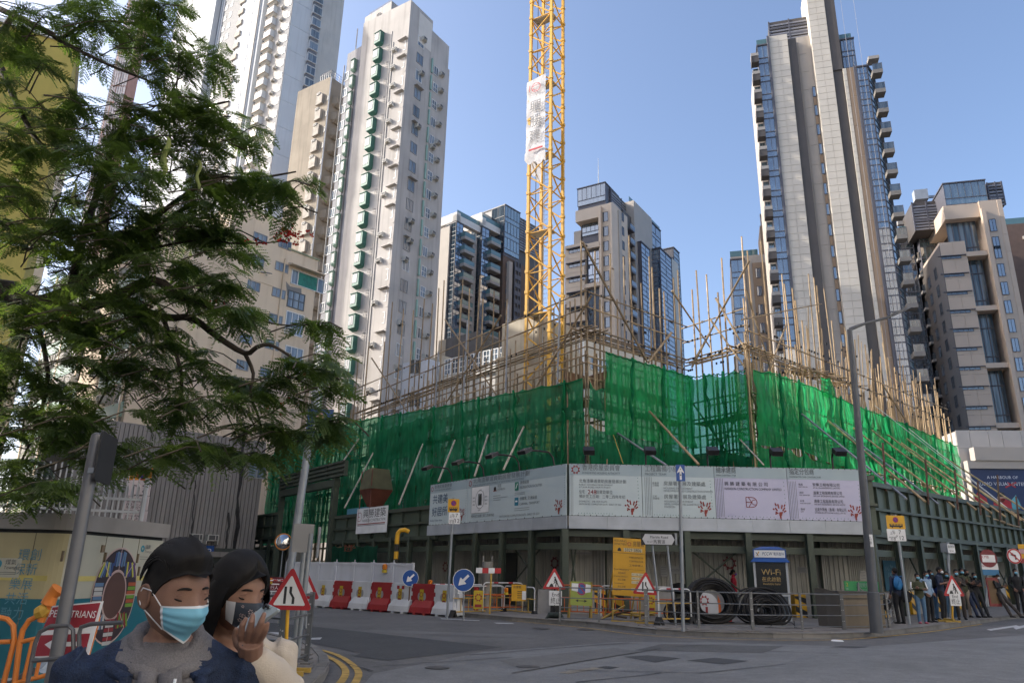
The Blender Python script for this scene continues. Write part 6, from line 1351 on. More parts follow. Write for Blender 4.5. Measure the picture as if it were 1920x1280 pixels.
b=MB();pr=[(.001,.12),(.2,.10),(.38,.03),(.44,0),(.46,-.03)];b.lathe(pr,n=20);o=lpart('mirror_face',b,mat('mirror',(.5,.5,.5),.05,.0,metal=1.0),t,smooth=True,loc=(0,0,p.z),rot=(radians(80),0,radians(15)));b=MB();b.lathe([(.44,.01),(.5,.0),(.5,-.04),(.44,-.04)],n=20);lpart('rim',b,mat('orange_rim',(.6,.2,.02),.5),t,loc=(0,0,p.z),rot=(radians(80),0,radians(15)))
#STREET FURNITURE AND SIGNS
def pv(px,py,h=.122):return ong(px,py,h)
def put(name,mb,mats,t,P,rz=0.0,rx=0.0,ry=0.0,smooth=False):
 o=link(name,mb if isinstance(mb,bpy.types.Mesh)else mb.mesh(name,mats,smooth),t);o.location=Vector(P)-wloc(t);o.rotation_euler=(rx,ry,rz);return o
def rr(w_,h_,r,n=4):
 P=[]
 for cx,cz,a0 in((w_/2-r,h_/2-r,0),(-w_/2+r,h_/2-r,90),(-w_/2+r,-h_/2+r,180),(w_/2-r,-h_/2+r,270)):
  for k in range(n+1):q=radians(a0+90*k/n);P.append((cx+r*cos(q),cz+r*sin(q)))
 return P
def rtri(s,r=.03):
 h=s*sqrt(3)/2;P=[]
 for cx,cz,a0 in((s/2-r*1.73,-h/3+r,-90),(0,h*2/3-2*r,30),(-s/2+r*1.73,-h/3+r,150)):
  for k in range(5):q=radians(a0+120*k/4);P.append((cx+r*cos(q),cz+r*sin(q)))
 return P
def post(t,p,q,r=.04,m=None,name='post',n=10):b=MB();b.tube(p,q,r,n=n);return part(name,b,m or M_post,t,smooth=True)
M_back=mat('sign_back_grey',(.20,.20,.205),.5,.08)
def plate(P,th=.012):
 b=MB();b.prism(P,-th,0,0,1);return b
def tri_face(s,kind):
 b=MB();b.flat(rtri(s,s*.05),0,-.014);b.flat(rtri(s*.70,s*.025),1,-.017);y=-.020;k=s
 if kind=='narrow':
  b.rect(-.13*k,-.17*k,-.075*k,.17*k,2,y)
  for q in(((-.02,.17),(.035,.17),(.035,.05),(-.02,.05)),((-.02,.05),(.035,.05),(.105,-.05),(.05,-.05)),((.05,-.05),(.105,-.05),(.105,-.17),(.05,-.17))):b.flat([(x*k,z*k)for x,z in reversed(q)],2,y)
 elif kind=='works':
  b.flat([(x*k,z*k)for x,z in((-.22,-.20),(-.03,-.20),(-.06,-.12),(-.12,-.06),(-.17,-.10))],2,y)
  b.disc(.02*k,.17*k,.035*k,2,y,12);b.line(.02*k,.13*k,.09*k,.0,.075*k,2,y-.001);b.line(.09*k,.01,.05*k,-.19*k,.04*k,2,y-.002);b.line(.09*k,.01,.17*k,-.19*k,.04*k,2,y-.003);b.line(.05*k,.1*k,-.02*k,.02*k,.03*k,2,y-.004);b.line(-.02*k,.02*k,.03*k,-.05*k,.03*k,2,y-.005);b.line(-.08*k,-.1*k,.06*k,.0,.018*k,2,y-.006)
 else:b.rect(-.03*k,-.16*k,.03*k,.16*k,2,y)
 return b
def tri_sign(name,label,P,s,kind,rz=0,grp='triangular warning signs',ry=0.0,base=None):
 t=thing('warning_sign',label,'road sign',base if base is not None else P,0,grp)
 put('board',plate(rtri(s,s*.05)),[M_back,M_back],t,P,rz,0,ry);put('face',tri_face(s,kind),[M_red,M_wht if kind!='pinkish'else M_wht,M_blk],t,P,rz,0,ry);return t
def end_plate(t,P,w_=.42,h_=.46,rz=0,ry=0.0):
 put('end_plate',plate(rr(w_,h_,.02)),[M_wht,M_back],t,P,rz,0,ry);b=MB();b.text('End',0,h_*.12,h_*.26,0,-.016,'C');b.text('終止',0,-h_*.34,h_*.34,0,-.016,'C',w_*.75);put('end_lettering',b,M_blk,t,P,rz,0,ry)
def aframe(t,p,w_=.5,m=None):
 m=m or mat('timber_yellow',(.40,.26,.05),.6,.25,4)
 b=MB();b.box(p.x-w_/2,p.x+w_/2,p.y-.05,p.y+.02,p.z,p.z+.06);b.box(p.x-w_/2,p.x+w_/2,p.y+.35,p.y+.42,p.z,p.z+.06);b.box(p.x-.04,p.x+.04,p.y-.1,p.y+.45,p.z+.06,p.z+.11);part('foot',b,m,t)
def sandbag(P,label,k=1.0):
 b=MB();pr_=[];n=10
 for i in range(n+1):
  x=-.32+.64*i/n;hh=.13*(1-abs(x/.34)**4)+.03
  for j in range(8):q=2*pi*j/8;b.v.append((P.x+x*k,P.y+.16*cos(q)*(1-.2*abs(x)),P.z+.02+hh*.5+hh*.55*sin(q)-.10*(abs(x)>.25)))
 for i in range(n):
  for j in range(8):a=i*8+j;c=i*8+(j+1)%8;b.f.append((a,c,c+8,a+8));b.m.append(0)
 b.f+=[tuple(range(7,-1,-1)),tuple(range(n*8,n*8+8))];b.m+=[0,0]
 return single('sandbag',b,mat('sandbag_green',(.025,.035,.03),.85,.3,6),label,'sandbag',None,'all',P)
p=pv(1040,1158);Y=p.y;t=tri_sign('x','red bordered roadworks triangle with an End plate beside the grey concrete block',at(1039.5,1090,Y),.80,'works',0,base=p);end_plate(t,at(1041.5,1120.5,Y));post(t,p,at(1040,1098,Y)+Vector((0,.04,0)),.03,M_drk);b=MB();b.box(p.x-.14,p.x+.18,p.y+.03,p.y+.06,p.z,p.z+.7);part('frame',b,M_drk,t);sandbag(p+Vector((0,-.12,0)),'dark green sandbag across the foot of the roadworks sign',1.1)
p=pv(1211,1168);Y=p.y;t=tri_sign('x','leaning road narrows triangle in front of the big yellow notice board',at(1210,1099,Y),.80,'narrow',0,ry=radians(3),base=p);post(t,p,at(1210,1090,Y)+Vector((0,.04,0)),.035,M_yel);post(t,p+Vector((.08,.05,0)),at(1215,1110,Y)+Vector((0,.05,0)),.04,M_post);aframe(t,p+Vector((0,-.1,0)),.6)
pN=ong(541,1264,.11);Y=pN.y
t=tri_sign('x','large road narrows triangle on the near corner railing, nearest the camera',at(544.5,1115,Y-.25),.66,'narrow',radians(-4),base=pN);post(t,Vector((pN.x,pN.y-.2,.12)),at(543,1080,Y-.2),.025,M_yel);aframe(t,Vector((pN.x,pN.y-.2,.12)),.5)
p4=ong(580,1178,.0);t=tri_sign('x','second warning triangle half hidden behind the grey sign posts of the near corner',at(571,1103,p4.y),.88,'bar',radians(-6),base=p4);post(t,Vector((p4.x-.1,p4.y+.05,0)),at(572,1075,p4.y+.05),.03)
p=pv(1786,1166);Y=p.y;t=tri_sign('x','roadworks triangle with an End plate standing among the bus queue',at(1787,1103,Y),.80,'works',radians(8),base=p);end_plate(t,at(1791,1123,Y),.40,.40,radians(8));post(t,p,at(1787,1100,Y)+Vector((0,.05,0)),.03,M_yel);aframe(t,p,.5)
def arrow(b,s,mi,y,a):
 ca,sa=cos(a),sin(a);f=lambda P:[(x*ca-z*sa,x*sa+z*ca)for x,z in P]
 b.flat(f([(-.62*s,-.11*s),(.05*s,-.11*s),(.05*s,.11*s),(-.62*s,.11*s)]),mi,y);b.flat(f([(.02*s,-.36*s),(.12*s,-.36*s),(.66*s,0),(.12*s,.36*s),(.02*s,.36*s)]),mi,y-.001)
def disc_sign(x,y,r,base,label,m=None,a=radians(225)):
 p=base;Y=p.y;c=at(x,y,Y-.03);t=thing('keep_left_sign',label,'road sign',p,0,'blue keep left discs');b=MB();b.prism([(r*cos(2*pi*j/28),r*sin(2*pi*j/28))for j in range(28)],-.012,0,0,1);put('disc',b,[M_wht,M_back],t,c)
 b=MB();b.disc(0,0,r*.95,0,-.014,28);arrow(b,r,1,-.017,a);put('face',b,[M_blu,M_wht],t,c);post(t,p,c+Vector((0,.03,r*.6)),.025,m or M_post);return t
disc_sign(769.5,1083,.30,ong(765,1150),'smaller blue keep left disc beside the white panels',mat('rusty_post',(.15,.08,.05),.7,.2,6));disc_sign(869.5,1087,.36,ong(869,1162),'larger blue keep left disc above the last white water barrier')
M_wr=mat('barrier_red',(.30,.018,.025),.5,.12,1.5,streak=.2);M_ww=mat('barrier_white',(.58,.59,.61),.5,.1,1.5,streak=.3);M_stk=mat('sticker_yellow',(.50,.36,.02),.5,.1)
def waterbarrier(m):
 b=MB();L=1.0
 b.hexa([(0,-.28,.06),(L,-.28,.06),(L,.28,.06),(0,.28,.06),(0.04,-.26,.25),(L-.0,-.26,.25),(L,.26,.25),(0.04,.26,.25)])
 b.hexa([(.02,-.26,.25),(L-.02,-.26,.25),(L-.02,.26,.25),(.02,.26,.25),(.16,-.13,.48),(L-.06,-.13,.48),(L-.06,.13,.48),(.16,.13,.48)])
 for z0,z1,x0,x1 in((.25,.48,0,L),(.48,.62,-.06,L),(.62,.76,0,L+.06),(.76,.88,-.06,L),(.88,1.0,0,L)):b.box(x0,x1,-.12,.12,z0,z1)
 b.box(.02,L-.02,-.10,.10,1.0,1.03);b.box(.2,.32,-.29,.29,0,.07);b.box(.65,.77,-.29,.29,0,.07)
 return b.mesh('body',m)
wb={True:waterbarrier(M_wr),False:waterbarrier(M_ww)}
b=MB();b.rect(.38,.45,.58,.88,0,-.285);
b=MB();b.quad((.38,-.145,.44),(.58,-.145,.44),(.58,-.126,.86),(.38,-.126,.86),0);gear(b,.48,.68,.10,1,-.15);b.rect(.41,.47,.55,.52,1,-.148);stk=b.mesh('sticker',[M_stk,M_rd])
a_,c_=ong(594,1137),ong(862,1156.5);n=7;dv=(c_-a_)/n;ang=atan2(dv.y,dv.x);names=['white water barrier half hidden behind the near corner signs','red water barrier left of the row, second from the sign posts','white water barrier below the middle white panels','red water barrier below the panel with the orange lamp','white water barrier with two red squares near its top','red water barrier beside the smaller blue disc','white water barrier at the end, below the larger blue disc']
b=MB()
for x in(.3,.55):b.rect(x,.84,x+.14,.96,0,-.13)
sq=b.mesh('red_square',M_wr)
for i in range(7):
 t=thing('water_barrier',names[i],'barrier',a_+dv*i,ang,'red and white water barriers along the road edge');sc_=dv.length/1.03
 o=lpart('body',wb[i%2==1],None,t);o.scale=(sc_,1,1.02);o=lpart('sticker',stk,None,t)
 if i==4:lpart('red_square',sq,None,t)
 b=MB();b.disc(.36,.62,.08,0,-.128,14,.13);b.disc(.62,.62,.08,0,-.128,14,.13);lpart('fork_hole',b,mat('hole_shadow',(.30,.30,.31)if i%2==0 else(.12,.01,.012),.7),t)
p0,p1=at(533,1100,37.2),at(774,1100,31.2);p0.z=p1.z=0;n=7;M_pan=mat('panel_white',(.56,.58,.63),.5,.06,1.5,streak=.15);pn_l=['white barrier panel farthest left, by the site gateway','white barrier panel behind the tall grey pole','white barrier panel above the first red barrier','fourth white barrier panel from the left, below the green sheet','fifth white barrier panel from the left, below the green sheet','white barrier panel with an orange flashing lamp','white barrier panel at the right end beside the smaller blue disc']
def pmesh(L):
 b=MB();b.box(.05,L-.05,-.02,.02,.55,1.72,0)
 for x in(.0,L-.1):b.box(x,x+.1,-.05,.05,.1,1.8,0)
 b.box(0,L,-.045,.045,.5,.6,0);b.box(0,L,-.045,.045,1.68,1.78,0)
 for x,z in((.18,.7),(.18,1.58),(L-.24,.7),(L-.24,1.58)):b.box(x,x+.06,-.03,-.02,z,z+.04,0)
 b.tube((.05,0,1.8),(.05,0,1.9),.02,n=5);b.box(-.05,.35,-.25,.25,0,.1,0);b.box(.02,L-.02,-.14,.14,.08,.5,0);return b.mesh('panel',M_pan)
dv=(p1-p0)/n;pm_=pmesh(dv.length*.99)
for i in range(n):
 t=thing('barrier_panel',pn_l[i],'barrier',p0+dv*i,atan2(dv.y,dv.x),'white barrier panels behind the water barriers');lpart('panel',pm_,None,t)
def lamp(P,label,k=1.0):
 t=thing('flashing_lamp',label,'lamp',P,0,'orange flashing lamps on the barriers');b=MB();b.lathe([(.001,0),(.09*k,0),(.09*k,.09*k),(.001,.09*k)],n=10);lpart('battery_case',b,M_stk,t);b=MB();b.lathe([(.05*k,.09*k),(.085*k,.12*k),(.085*k,.24*k),(.05*k,.27*k),(.001,.27*k)],n=12);lpart('lens',b,mat('amber_lens',(.65,.2,.01),.25,.05,trans=.3),t,smooth=True)
lamp(at(721,1073,32.3),'orange flashing lamp with a yellow case hung on a white barrier panel',1.3);lamp(at(806,1101,28.6),'orange flashing lamp standing on the last red water barrier');lamp(at(949,1114,25.6),'orange lamp with a yellow case at the joint of two yellow barricades',.8);lamp(at(507,1094,34),'orange lamp with a yellow case on the distant red entrance board',.9)
M_ytu=mat('tube_yellow',(.50,.31,.05),.5,.15,3);M_wtu=mat('tube_white',(.60,.60,.60),.5,.1,3);M_otu=mat('tube_orange',(.55,.12,.025),.5,.15,3,streak=.15)
def barricade(a,c,label,mt,ml,h=1.02,bars=7,feet=True,red=True,grp='tube barricades on the corner pavement',rails=(.18,.62)):
 a=Vector(a);c=Vector(c);t=thing('barricade',label,'barricade',a,atan2(c.y-a.y,c.x-a.x),grp);L=Vector((c.x-a.x,c.y-a.y)).length;r=.12
 b=MB();P=[(0,0,.05),(0,0,h-r)]+[(r-r*cos(q),0,h-r+r*sin(q))for q in(pi/6,pi/3,pi/2)]+[(L-r+r*sin(q),0,h-r+r*cos(q))for q in(0,pi/6,pi/3,pi/2)]+[(L,0,.05)];b.path(P,.022,8);lpart('hoop',b,mt,t,smooth=True)
 for z in rails:b=MB();b.tube((-.03,0,z),(L+.03,0,z),.02,n=6);lpart('rail',b,ml,t,smooth=True)
 b=MB()
 for k in range(1,bars):b.tube((L*k/bars,0,rails[0]),(L*k/bars,0,rails[1]),.015,n=6)
 lpart('bars',b,ml,t)['kind']='stuff'
 if red:
  for x in(.25,.62):b=MB();b.tube((L*x,0,h),(L*x+.2,0,h),.0235,n=8);lpart('red_band',b,M_red,t)
 if feet:
  for x in(0,L):b=MB();b.prism([(-.16,0),(-.07,0),(0,.14),(.07,0),(.16,0),(.05,.24),(-.05,.24)],-.25*.3,.25*.3);lpart('foot',b,M_drk,t,loc=(x,0,0))
 return t
barricade(ong(849,1157),ong(944,1153,.0),'white hooped barricade with yellow bars and a red cogwheel board',M_wtu,M_ytu);barricade(ong(945,1152,.0),pv(1002,1151),'short hooped barricade with a yellow notice hung on it',M_wtu,M_ytu,bars=5)
barricade(pv(1048,1157)+Vector((0,.5,0)),pv(1136,1160)+Vector((0,.6,0)),'orange barricade behind the yellow green board',M_otu,M_otu,feet=False);barricade(pv(1133,1160)+Vector((0,.9,0)),pv(1276,1163)+Vector((0,.9,0)),'long orange barricade behind the big yellow notice',M_wtu,M_otu,bars=10,feet=False);barricade(pv(1236,1172),pv(1297,1171),'white hooped barricade with yellow bars beside the Marble Road posts',M_wtu,M_ytu,bars=4)
barricade(ong(785,1150)+Vector((.3,1.2,0)),ong(850,1150)+Vector((.3,1.0,0)),'white hooped barricade behind the red water barrier',M_wtu,M_wtu,bars=5,feet=False);barricade(ong(800,1150)+Vector((.9,2.0,0)),ong(880,1150)+Vector((1.2,1.6,0)),'red and white hooped barricade stacked behind the larger blue disc',M_wtu,M_otu,bars=6,feet=False);barricade(pv(905,1148),pv(980,1148)+Vector((0,.5,0)),'orange and white barricade leaning at the hoarding behind the yellow ones',M_wtu,M_otu,bars=6,feet=False)
barricade(ong(497,1140)+Vector((0,0,0)),ong(533,1139),'distant white barricade with a red entrance board',M_wtu,M_wtu,bars=4,feet=False)
def poster(name,label,P,w_,h_,m,draw,mats,rz=0,rx=0.0,cat='notice',grp=None,ry=0.0):
 t=thing(name,label,cat,P,0,grp);b=MB();b.box(-w_/2,w_/2,-.012,0,0,h_);put('board',b,m,t,P,rz,rx,ry);b=MB();draw(b,w_,h_);put('lettering',b,mats,t,P,rz,rx,ry);return t
poster('cogwheel_board','small yellow board with a red cogwheel on the first yellow barricade',pv(899,1145)+Vector((0,-1.55,.14)),.34,.62,M_stk,lambda b,w,h:(gear(b,0,h*.62,.14,0,-.016),b.rect(-.12,.06,.12,.16,0,-.016)),[M_rd]);poster('cogwheel_board','small yellow board with a red cogwheel behind the Marble Road posts',pv(1230,1163)+Vector((0,.84,.2)),.30,.62,M_stk,lambda b,w,h:(gear(b,0,h*.62,.13,0,-.016),b.rect(-.12,.06,.12,.16,0,-.016)),[M_rd])
poster('yellow_notice','torn yellow notice hung on the short yellow barricade',pv(971,1146)+Vector((0,-1.3,.42)),.52,.56,M_yel,lambda b,w,h:(b.text('房屋署',-.2,.44,.07,0,-.016),[b.rect(-.05,.1+.07*k,.2,.125+.07*k,0,-.016)for k in range(4)],b.rect(.12,.05,.26,.34,1,-.018)),[M_blk,M_wht])
poster('entrance_board','distant dark red board lettered ENTRANCE left of the white panels',at(514,1106,34.2),.8,.55,mat('dark_red_board',(.14,.012,.02),.5),lambda b,w,h:(b.text('ENTRANCE',0,.38,.1,0,-.016,'C'),b.text('行人',0,.05,.13,0,-.016,'C'),b.line(-.15,.26,.2,.26,.05,0,-.016)),[M_wht],cat='sign')
p=pv(918,1150);t=thing('chevron_board','red and white striped board on a stand behind the larger blue disc','sign',p);c=at(916,1069,p.y)
for i in range(4):b=MB();b.box(-.44+.22*i,-.22+.22*i,-.02,0,-.09,.09);put('stripe',b,M_wht if i%2==0 else M_red,t,c)
post(t,p,c+Vector((.1,.05,0)),.03,M_ytu);
p=pv(911,1148)+Vector((0,.3,0));t=thing('tall_canister','grey ribbed canister with horns behind the striped board','canister',p);b=MB();b.lathe([(.001,0),(.19,0),(.19,.9),(.17,.92),(.19,.95),(.19,1.75),(.001,1.75)],n=14);lpart('body',b,mat('canister_grey',(.22,.21,.19),.6,.2,3,streak=.3),t,smooth=True);b=MB();b.tube((-.16,0,1.7),(-.16,0,1.95),.02,n=5);b.tube((.16,0,1.7),(.16,0,1.95),.02,n=5);lpart('horn',b,M_cblk,t)
def bollard(P,label,h=.75,k=.1):
 t=thing('traffic_bollard',label,'bollard',P,0,'red and white bollards')
 b=MB();b.lathe([(.001,0),(k*1.8,0),(k*1.8,.04),(k,.06)],n=14);lpart('base',b,M_drk,t)
 for i in range(5):b=MB();b.lathe([(k,.06+(h-.06)*i/5),(k,.06+(h-.06)*(i+1)/5)]+([(.001,h)]if i==4 else[]),n=14);lpart('band',b,[M_red,M_wht][i%2],t,smooth=True)
bollard(pv(1367,1168),'red and white bollard behind the railing between the cable coils');bollard(ong(880,1152)+Vector((.2,.8,0)),'red and white bollard behind the first yellow barricade',.95)
p=pv(1088,1160);Y=p.y;t=thing('easel_board','yellow green temporary notice with a blue roundel and a double arrow on an easel','sign',p);yg=mat('yellow_green',(.28,.33,.05),.5,.12,3);c=at(1090,1112,Y);tim=mat('timber_yellow',(.40,.26,.05),.6)
b=MB();b.prism(rr(.70,.74,.01),-.012,0);put('board',b,yg,t,c,0,radians(-6),radians(2));b=MB();y=-.016;b.disc(0,.14,.17,0,y,20,.2);b.ring(0,.14,.13,.165,1,y-.002,20,k=1.15);b.line(-.09,.24,.09,.04,.04,1,y-.003);b.flat([(-.32,.08),(-.12,.05),(-.1,.3),(-.32,.31)],2,y-.004);b.flat([(.12,.02),(.3,.06),(.3,.28),(.14,.3)],2,y-.004);b.rect(-.12,-.235,.12,-.215,3,y);b.flat([(-.19,-.225),(-.1,-.27),(-.1,-.18)],3,y);b.flat([(.19,-.225),(.1,-.18),(.1,-.27)],3,y);put('lettering',b,[M_blu,mat('roundel_red',(.35,.02,.05),.5),M_wht,M_blk],t,c,0,radians(-6),radians(2))
for x in(-.36,.36):post(t,p+Vector((x,0,0)),c+Vector((x*.95,.03,.36)),.03,tim,'leg',6);post(t,p+Vector((x,.6,0)),c+Vector((x*.9,.05,.2)),.025,tim,'leg',6)
b=MB();b.box(p.x-.36,p.x+.36,p.y-.03,p.y+.02,p.z+.42,p.z+.47);part('crossbar',b,tim,t)
p=pv(1176,1164);Y=p.y;t=thing('notice_board','tall yellow works notice board leaning back on timber props','notice',p);c=at(1179.5,1062,Y);w_,h_=1.05,1.78;my=mat('notice_yellow',(.56,.29,.012),.55,.1,2,streak=.12);rot_=(0,radians(-5),radians(2.6))
b=MB();b.box(-w_/2,w_/2,-.02,.01,-h_/2,h_/2);put('board',b,my,t,c,0,rot_[1],rot_[2]);b=MB();y=-.024
b.text('HOUSING',-.3,.76,.07,0,y,'C');b.text('DEPARTMENT',-.28,.66,.07,0,y,'C',.42);gear(b,0,.71,.07,1,y);b.text('房屋署',.12,.66,.13,0,y,'L',.36);b.rect(-.18,.47,.42,.58,2,y);b.text('5929 5806',.12,.475,.10,0,y-.003,'C',.52);b.disc(-.32,.53,.05,0,y,10);b.rect(-.38,.47,-.26,.52,0,y);b.rect(-.52,.41,.52,.42,0,y)
for k,(x,z,l)in enumerate(((0,.27,.46),(0,.15,.46),(0,.02,.46))):b.text(['WORKS CONTRACT NO.','CONTRACTOR:','工地負責人'][k],x,z,.055,0,y,'L',l)
for k in range(7):b.text(['Term Maintenance','合約編號','Commencement:','開工日期','Completion:','完工日期','Enquiries:'][k],-.48+.12*(k%2),-.12-.105*k,.045,0,y)
for k in range(4):z=-.27-.12*k-(.1 if k==3 else 0);b.rect(.08,z,.5,z+.085,3,y);b.text(['01-06-2018','30-11-2020','31-08-2021','2859 0000'][k],.1,z+.015,.055,0,y-.002,'L',.38)
for z in(.5,-.08,-.42):b.rect(-.5,z*0-.085,.5,z*0-.08,0,y)
put('lettering',b,[M_blk,M_rd,mat('label_cream',(.5,.42,.25),.6),mat('label_pale',(.58,.5,.32),.6)],t,c,0,rot_[1],rot_[2])
for x in(-.45,.42):post(t,p+Vector((x,.1,0)),c+Vector((x*.9,.1,.75)),.03,tim,'leg',6);post(t,p+Vector((x-.15,1.0,0)),c+Vector((x*.9,.12,.3)),.025,tim,'prop',6)
b=MB();b.box(p.x-.55,p.x+.6,p.y-.35,p.y-.25,p.z,p.z+.06);part('foot',b,tim,t)
for i in range(9):
 q=pv(1128+9*i,1162-(i%3))+Vector((0,.25*(i%3),0));b=MB();a=random.uniform(-.9,.9);L=random.uniform(.5,1.0);b.tube(q+Vector((0,0,.04+.03*i%.2)),q+Vector((L*cos(a),L*sin(a)*.4,.08+abs(random.gauss(.12,.15)))),.03,n=4)
 single('timber_offcut',b,[tim,mat('dark_timber',(.07,.045,.025),.8,.2,4)][i%2],'offcut of timber in the heap on the pavement below the big yellow notice','timber','timber offcuts on the pavement',at_=q)
p=pv(1240,1172);Y=p.y;t=thing('street_name_sign','white arrow shaped Marble Road street name sign on two grey posts','street sign',p)
for x0,x1 in((1232,1223),(1256,1251)):q=pv(x0+(2 if x0<1240 else 3),1170);post(t,Vector((q.x,Y,q.z)),at(x1-1,1006,Y)+Vector((0,.05,0)),.032)
c=at(1234.5,1010.5,Y-.05);b=MB();b.box(-.52,.52,0,.04,-.17,.17);put('backboard',b,M_drk,t,c);b=MB();P=[(-.49,0),(-.40,-.15),(.40,-.15),(.49,0),(.40,.15),(-.40,.15)];b.prism(P,-.012,-.001);put('board',b,mat('sign_pale',(.50,.50,.52),.5,.05),t,c);b=MB();b.text('Marble Road',.02,.03,.075,0,-.016,'C',.54);b.text('81-67',-.26,-.10,.05,0,-.016,'C');b.text('馬寶道',.02,-.115,.09,0,-.016,'C',.36);put('lettering',b,M_blk,t,c)
b=MB();b.box(.50,.56,-.03,.05,-.15,.19);put('end_cap',b,M_post,t,c)
p=pv(1281,1183);Y=p.y;top=at(1276,902,Y);t=thing('ahead_sign','blue rectangular ahead arrow sign on a tall slim grey pole','road sign',p);post(t,p,top+Vector((0,.03,.25)),.048);c=at(1276,886,Y-.03)
b=MB();b.box(-.125,.125,0,.012,-.23,.23);put('board',b,[M_blu],t,c);b=MB();b.rect(-.028,-.19,.028,.06,0,-.004);b.flat([(-.095,.02),(-.095,-.01),(-.04,.03),(.04,.03),(.095,-.01),(.095,.02),(0,.2)],0,-.006);b.disc(0,-.06,.02,1,-.008,8);b.disc(0,.1,.015,1,-.009,8);put('arrow',b,[M_wht,M_blk],t,c)
def nostop(x_top,y_top,y_mid,y_bot,base,wpx,label,post_top=None,rz=0):
 p=base;Y=p.y;c=at(x_top,(y_top+y_mid)/2,Y-.04);k=(at(x_top,y_top,Y).z-at(x_top,y_mid,Y).z);h2=at(x_top,y_mid,Y).z-at(x_top,y_bot,Y).z;w_=(at(x_top+wpx/2,y_mid,Y)-at(x_top-wpx/2,y_mid,Y)).length
 t=thing('no_stopping_sign',label,'road sign',p,0,'yellow no stopping signs');b=MB();b.prism(rr(w_,k,.02),-.012,0,0,1);put('upper_board',b,[M_yel,M_back],t,c,rz);b=MB();y=-.016;b.disc(0,k*.18,k*.2,0,y,20);b.ring(0,k*.18,k*.155,k*.215,1,y-.002,20);b.line(-k*.13,k*.31,k*.13,k*.05,k*.05,1,y-.003)
 b.rect(-w_*.36,-k*.36,w_*.36,-k*.12,2,y);[b.rect(-w_*.3+w_*.16*j,-k*.22,-w_*.18+w_*.16*j,-k*.15,3,y-.002)for j in range(4)];b.disc(-w_*.22,-k*.37,k*.06,2,y,10);b.disc(w_*.2,-k*.37,k*.06,2,y,10);put('upper_print',b,[mat('roundel_blue',(.06,.03,.25),.5),mat('roundel_red',(.35,.02,.05),.5),M_blk,M_yel],t,c,rz)
 c2=at(x_top+(y_bot-y_mid)*.07,(y_mid+y_bot)/2,Y-.04);b=MB();b.prism(rr(w_,h2*.97,.02),-.012,0,0,1);put('lower_board',b,[M_wht,M_back],t,c2,rz);b=MB();b.text('am',-w_*.15,h2*.28,h2*.13,0,y,'C');b.text('上午',-w_*.2,h2*.06,h2*.18,0,y,'C');b.text('7',w_*.2,h2*.08,h2*.34,0,y,'C');b.flat([(-w_*.05,-h2*.04),(w_*.08,-h2*.04),(w_*.015,-h2*.12)],0,y);b.text('midnight',-w_*.2,-h2*.24,h2*.13,0,y,'C',w_*.45);b.text('午夜',-w_*.2,-h2*.44,h2*.17,0,y,'C');b.text('12',w_*.27,-h2*.38,h2*.34,0,y,'C');put('lower_print',b,M_blk,t,c2,rz)
 post(t,p,(post_top or at(x_top,y_top-2,Y))+Vector((0,.03,0)),.04);return t
nostop(850.5,935,960,982,ong(838,1160),21,'no stopping sign with hours plate in front of the narrow billboard')
nostop(1679,966,991,1014,pv(1706,1172),35,'no stopping sign with hours plate beside the man with a blue backpack',rz=radians(2))
p=pv(1791,1163)+Vector((.3,.8,0));Y=p.y;t=thing('street_sign_post','small white two sided street plate on a pole above the bus queue','street sign',p);post(t,p,at(1777,1016,Y),.05);c=at(1783,1028,Y-.1);b=MB();b.prism(rr(.34,.30,.01),-.02,0);put('plate',b,M_wht,t,c,radians(20));b=MB();b.text('書局街',0,.03,.08,0,-.024,'C');b.text('Street',0,-.1,.06,0,-.024,'C');put('lettering',b,M_blk,t,c,radians(20));c=at(1771,1026,Y);b=MB();b.prism(rr(.26,.32,.01),-.02,0);put('plate',b,M_post,t,c,radians(-50))
p=pv(1866,1160)+Vector((.4,1.2,0));Y=p.y;t=thing('bus_stop_sign','round dark red bus stop sign over a blue and white route plate','bus stop',p);post(t,p,at(1853,1040,Y),.04);c=at(1853,1046,Y-.06);b=MB();b.prism([(.32*cos(2*pi*j/24),.32*sin(2*pi*j/24))for j in range(24)],-.012,0);put('disc',b,mat('bus_red',(.16,.012,.02),.5),t,c);b=MB();b.rect(-.24,-.14,.24,.12,0,-.016);b.text('KMB',-.12,0,.1,1,-.018,'C');put('panel',b,[M_wht,M_rd],t,c);c=at(1857,1066,Y-.06)
b=MB();b.box(-.30,.30,0,.01,-.02,.20,0);b.box(-.30,.30,0,.011,-.22,-.021,1);put('route_plate',b,[M_wht,mat('route_blue',(.03,.16,.32),.5)],t,c);b=MB();b.text('NWFB',-.14,.06,.08,0,-.004,'C');put('lettering',b,M_rd,t,c);b=MB();b.box(-.22,.22,0,.05,-1.3,-.3);b.box(-.17,.17,-.006,0,-1.2,-.4);b.m=[0]*6+[1]*6;put('timetable',b,[mat('case_red',(.20,.03,.03),.5),mat('case_brown',(.12,.07,.03),.5)],t,c)
p=pv(1919,1148);Y=p.y;t=thing('no_left_turn_sign','round no left turn sign on a leaning grey pole near the right edge','road sign',p);post(t,p,at(1901,1035,Y),.05);c=at(1901.5,1042,Y-.06);b=MB();b.prism([(.30*cos(2*pi*j/24),.30*sin(2*pi*j/24))for j in range(24)],-.012,0);put('disc',b,M_wht,t,c);b=MB();y=-.016;b.ring(0,0,.235,.295,0,y,24);b.line(.04,-.14,.04,.02,.06,1,y);b.line(.06,.02,-.06,.06,.06,1,y-.001);b.flat([(-.16,.05),(-.04,-.01),(-.04,.13)],1,y-.002);b.line(-.17,.17,.17,-.17,.05,0,y-.004);put('face',b,[M_red,M_blk],t,c)
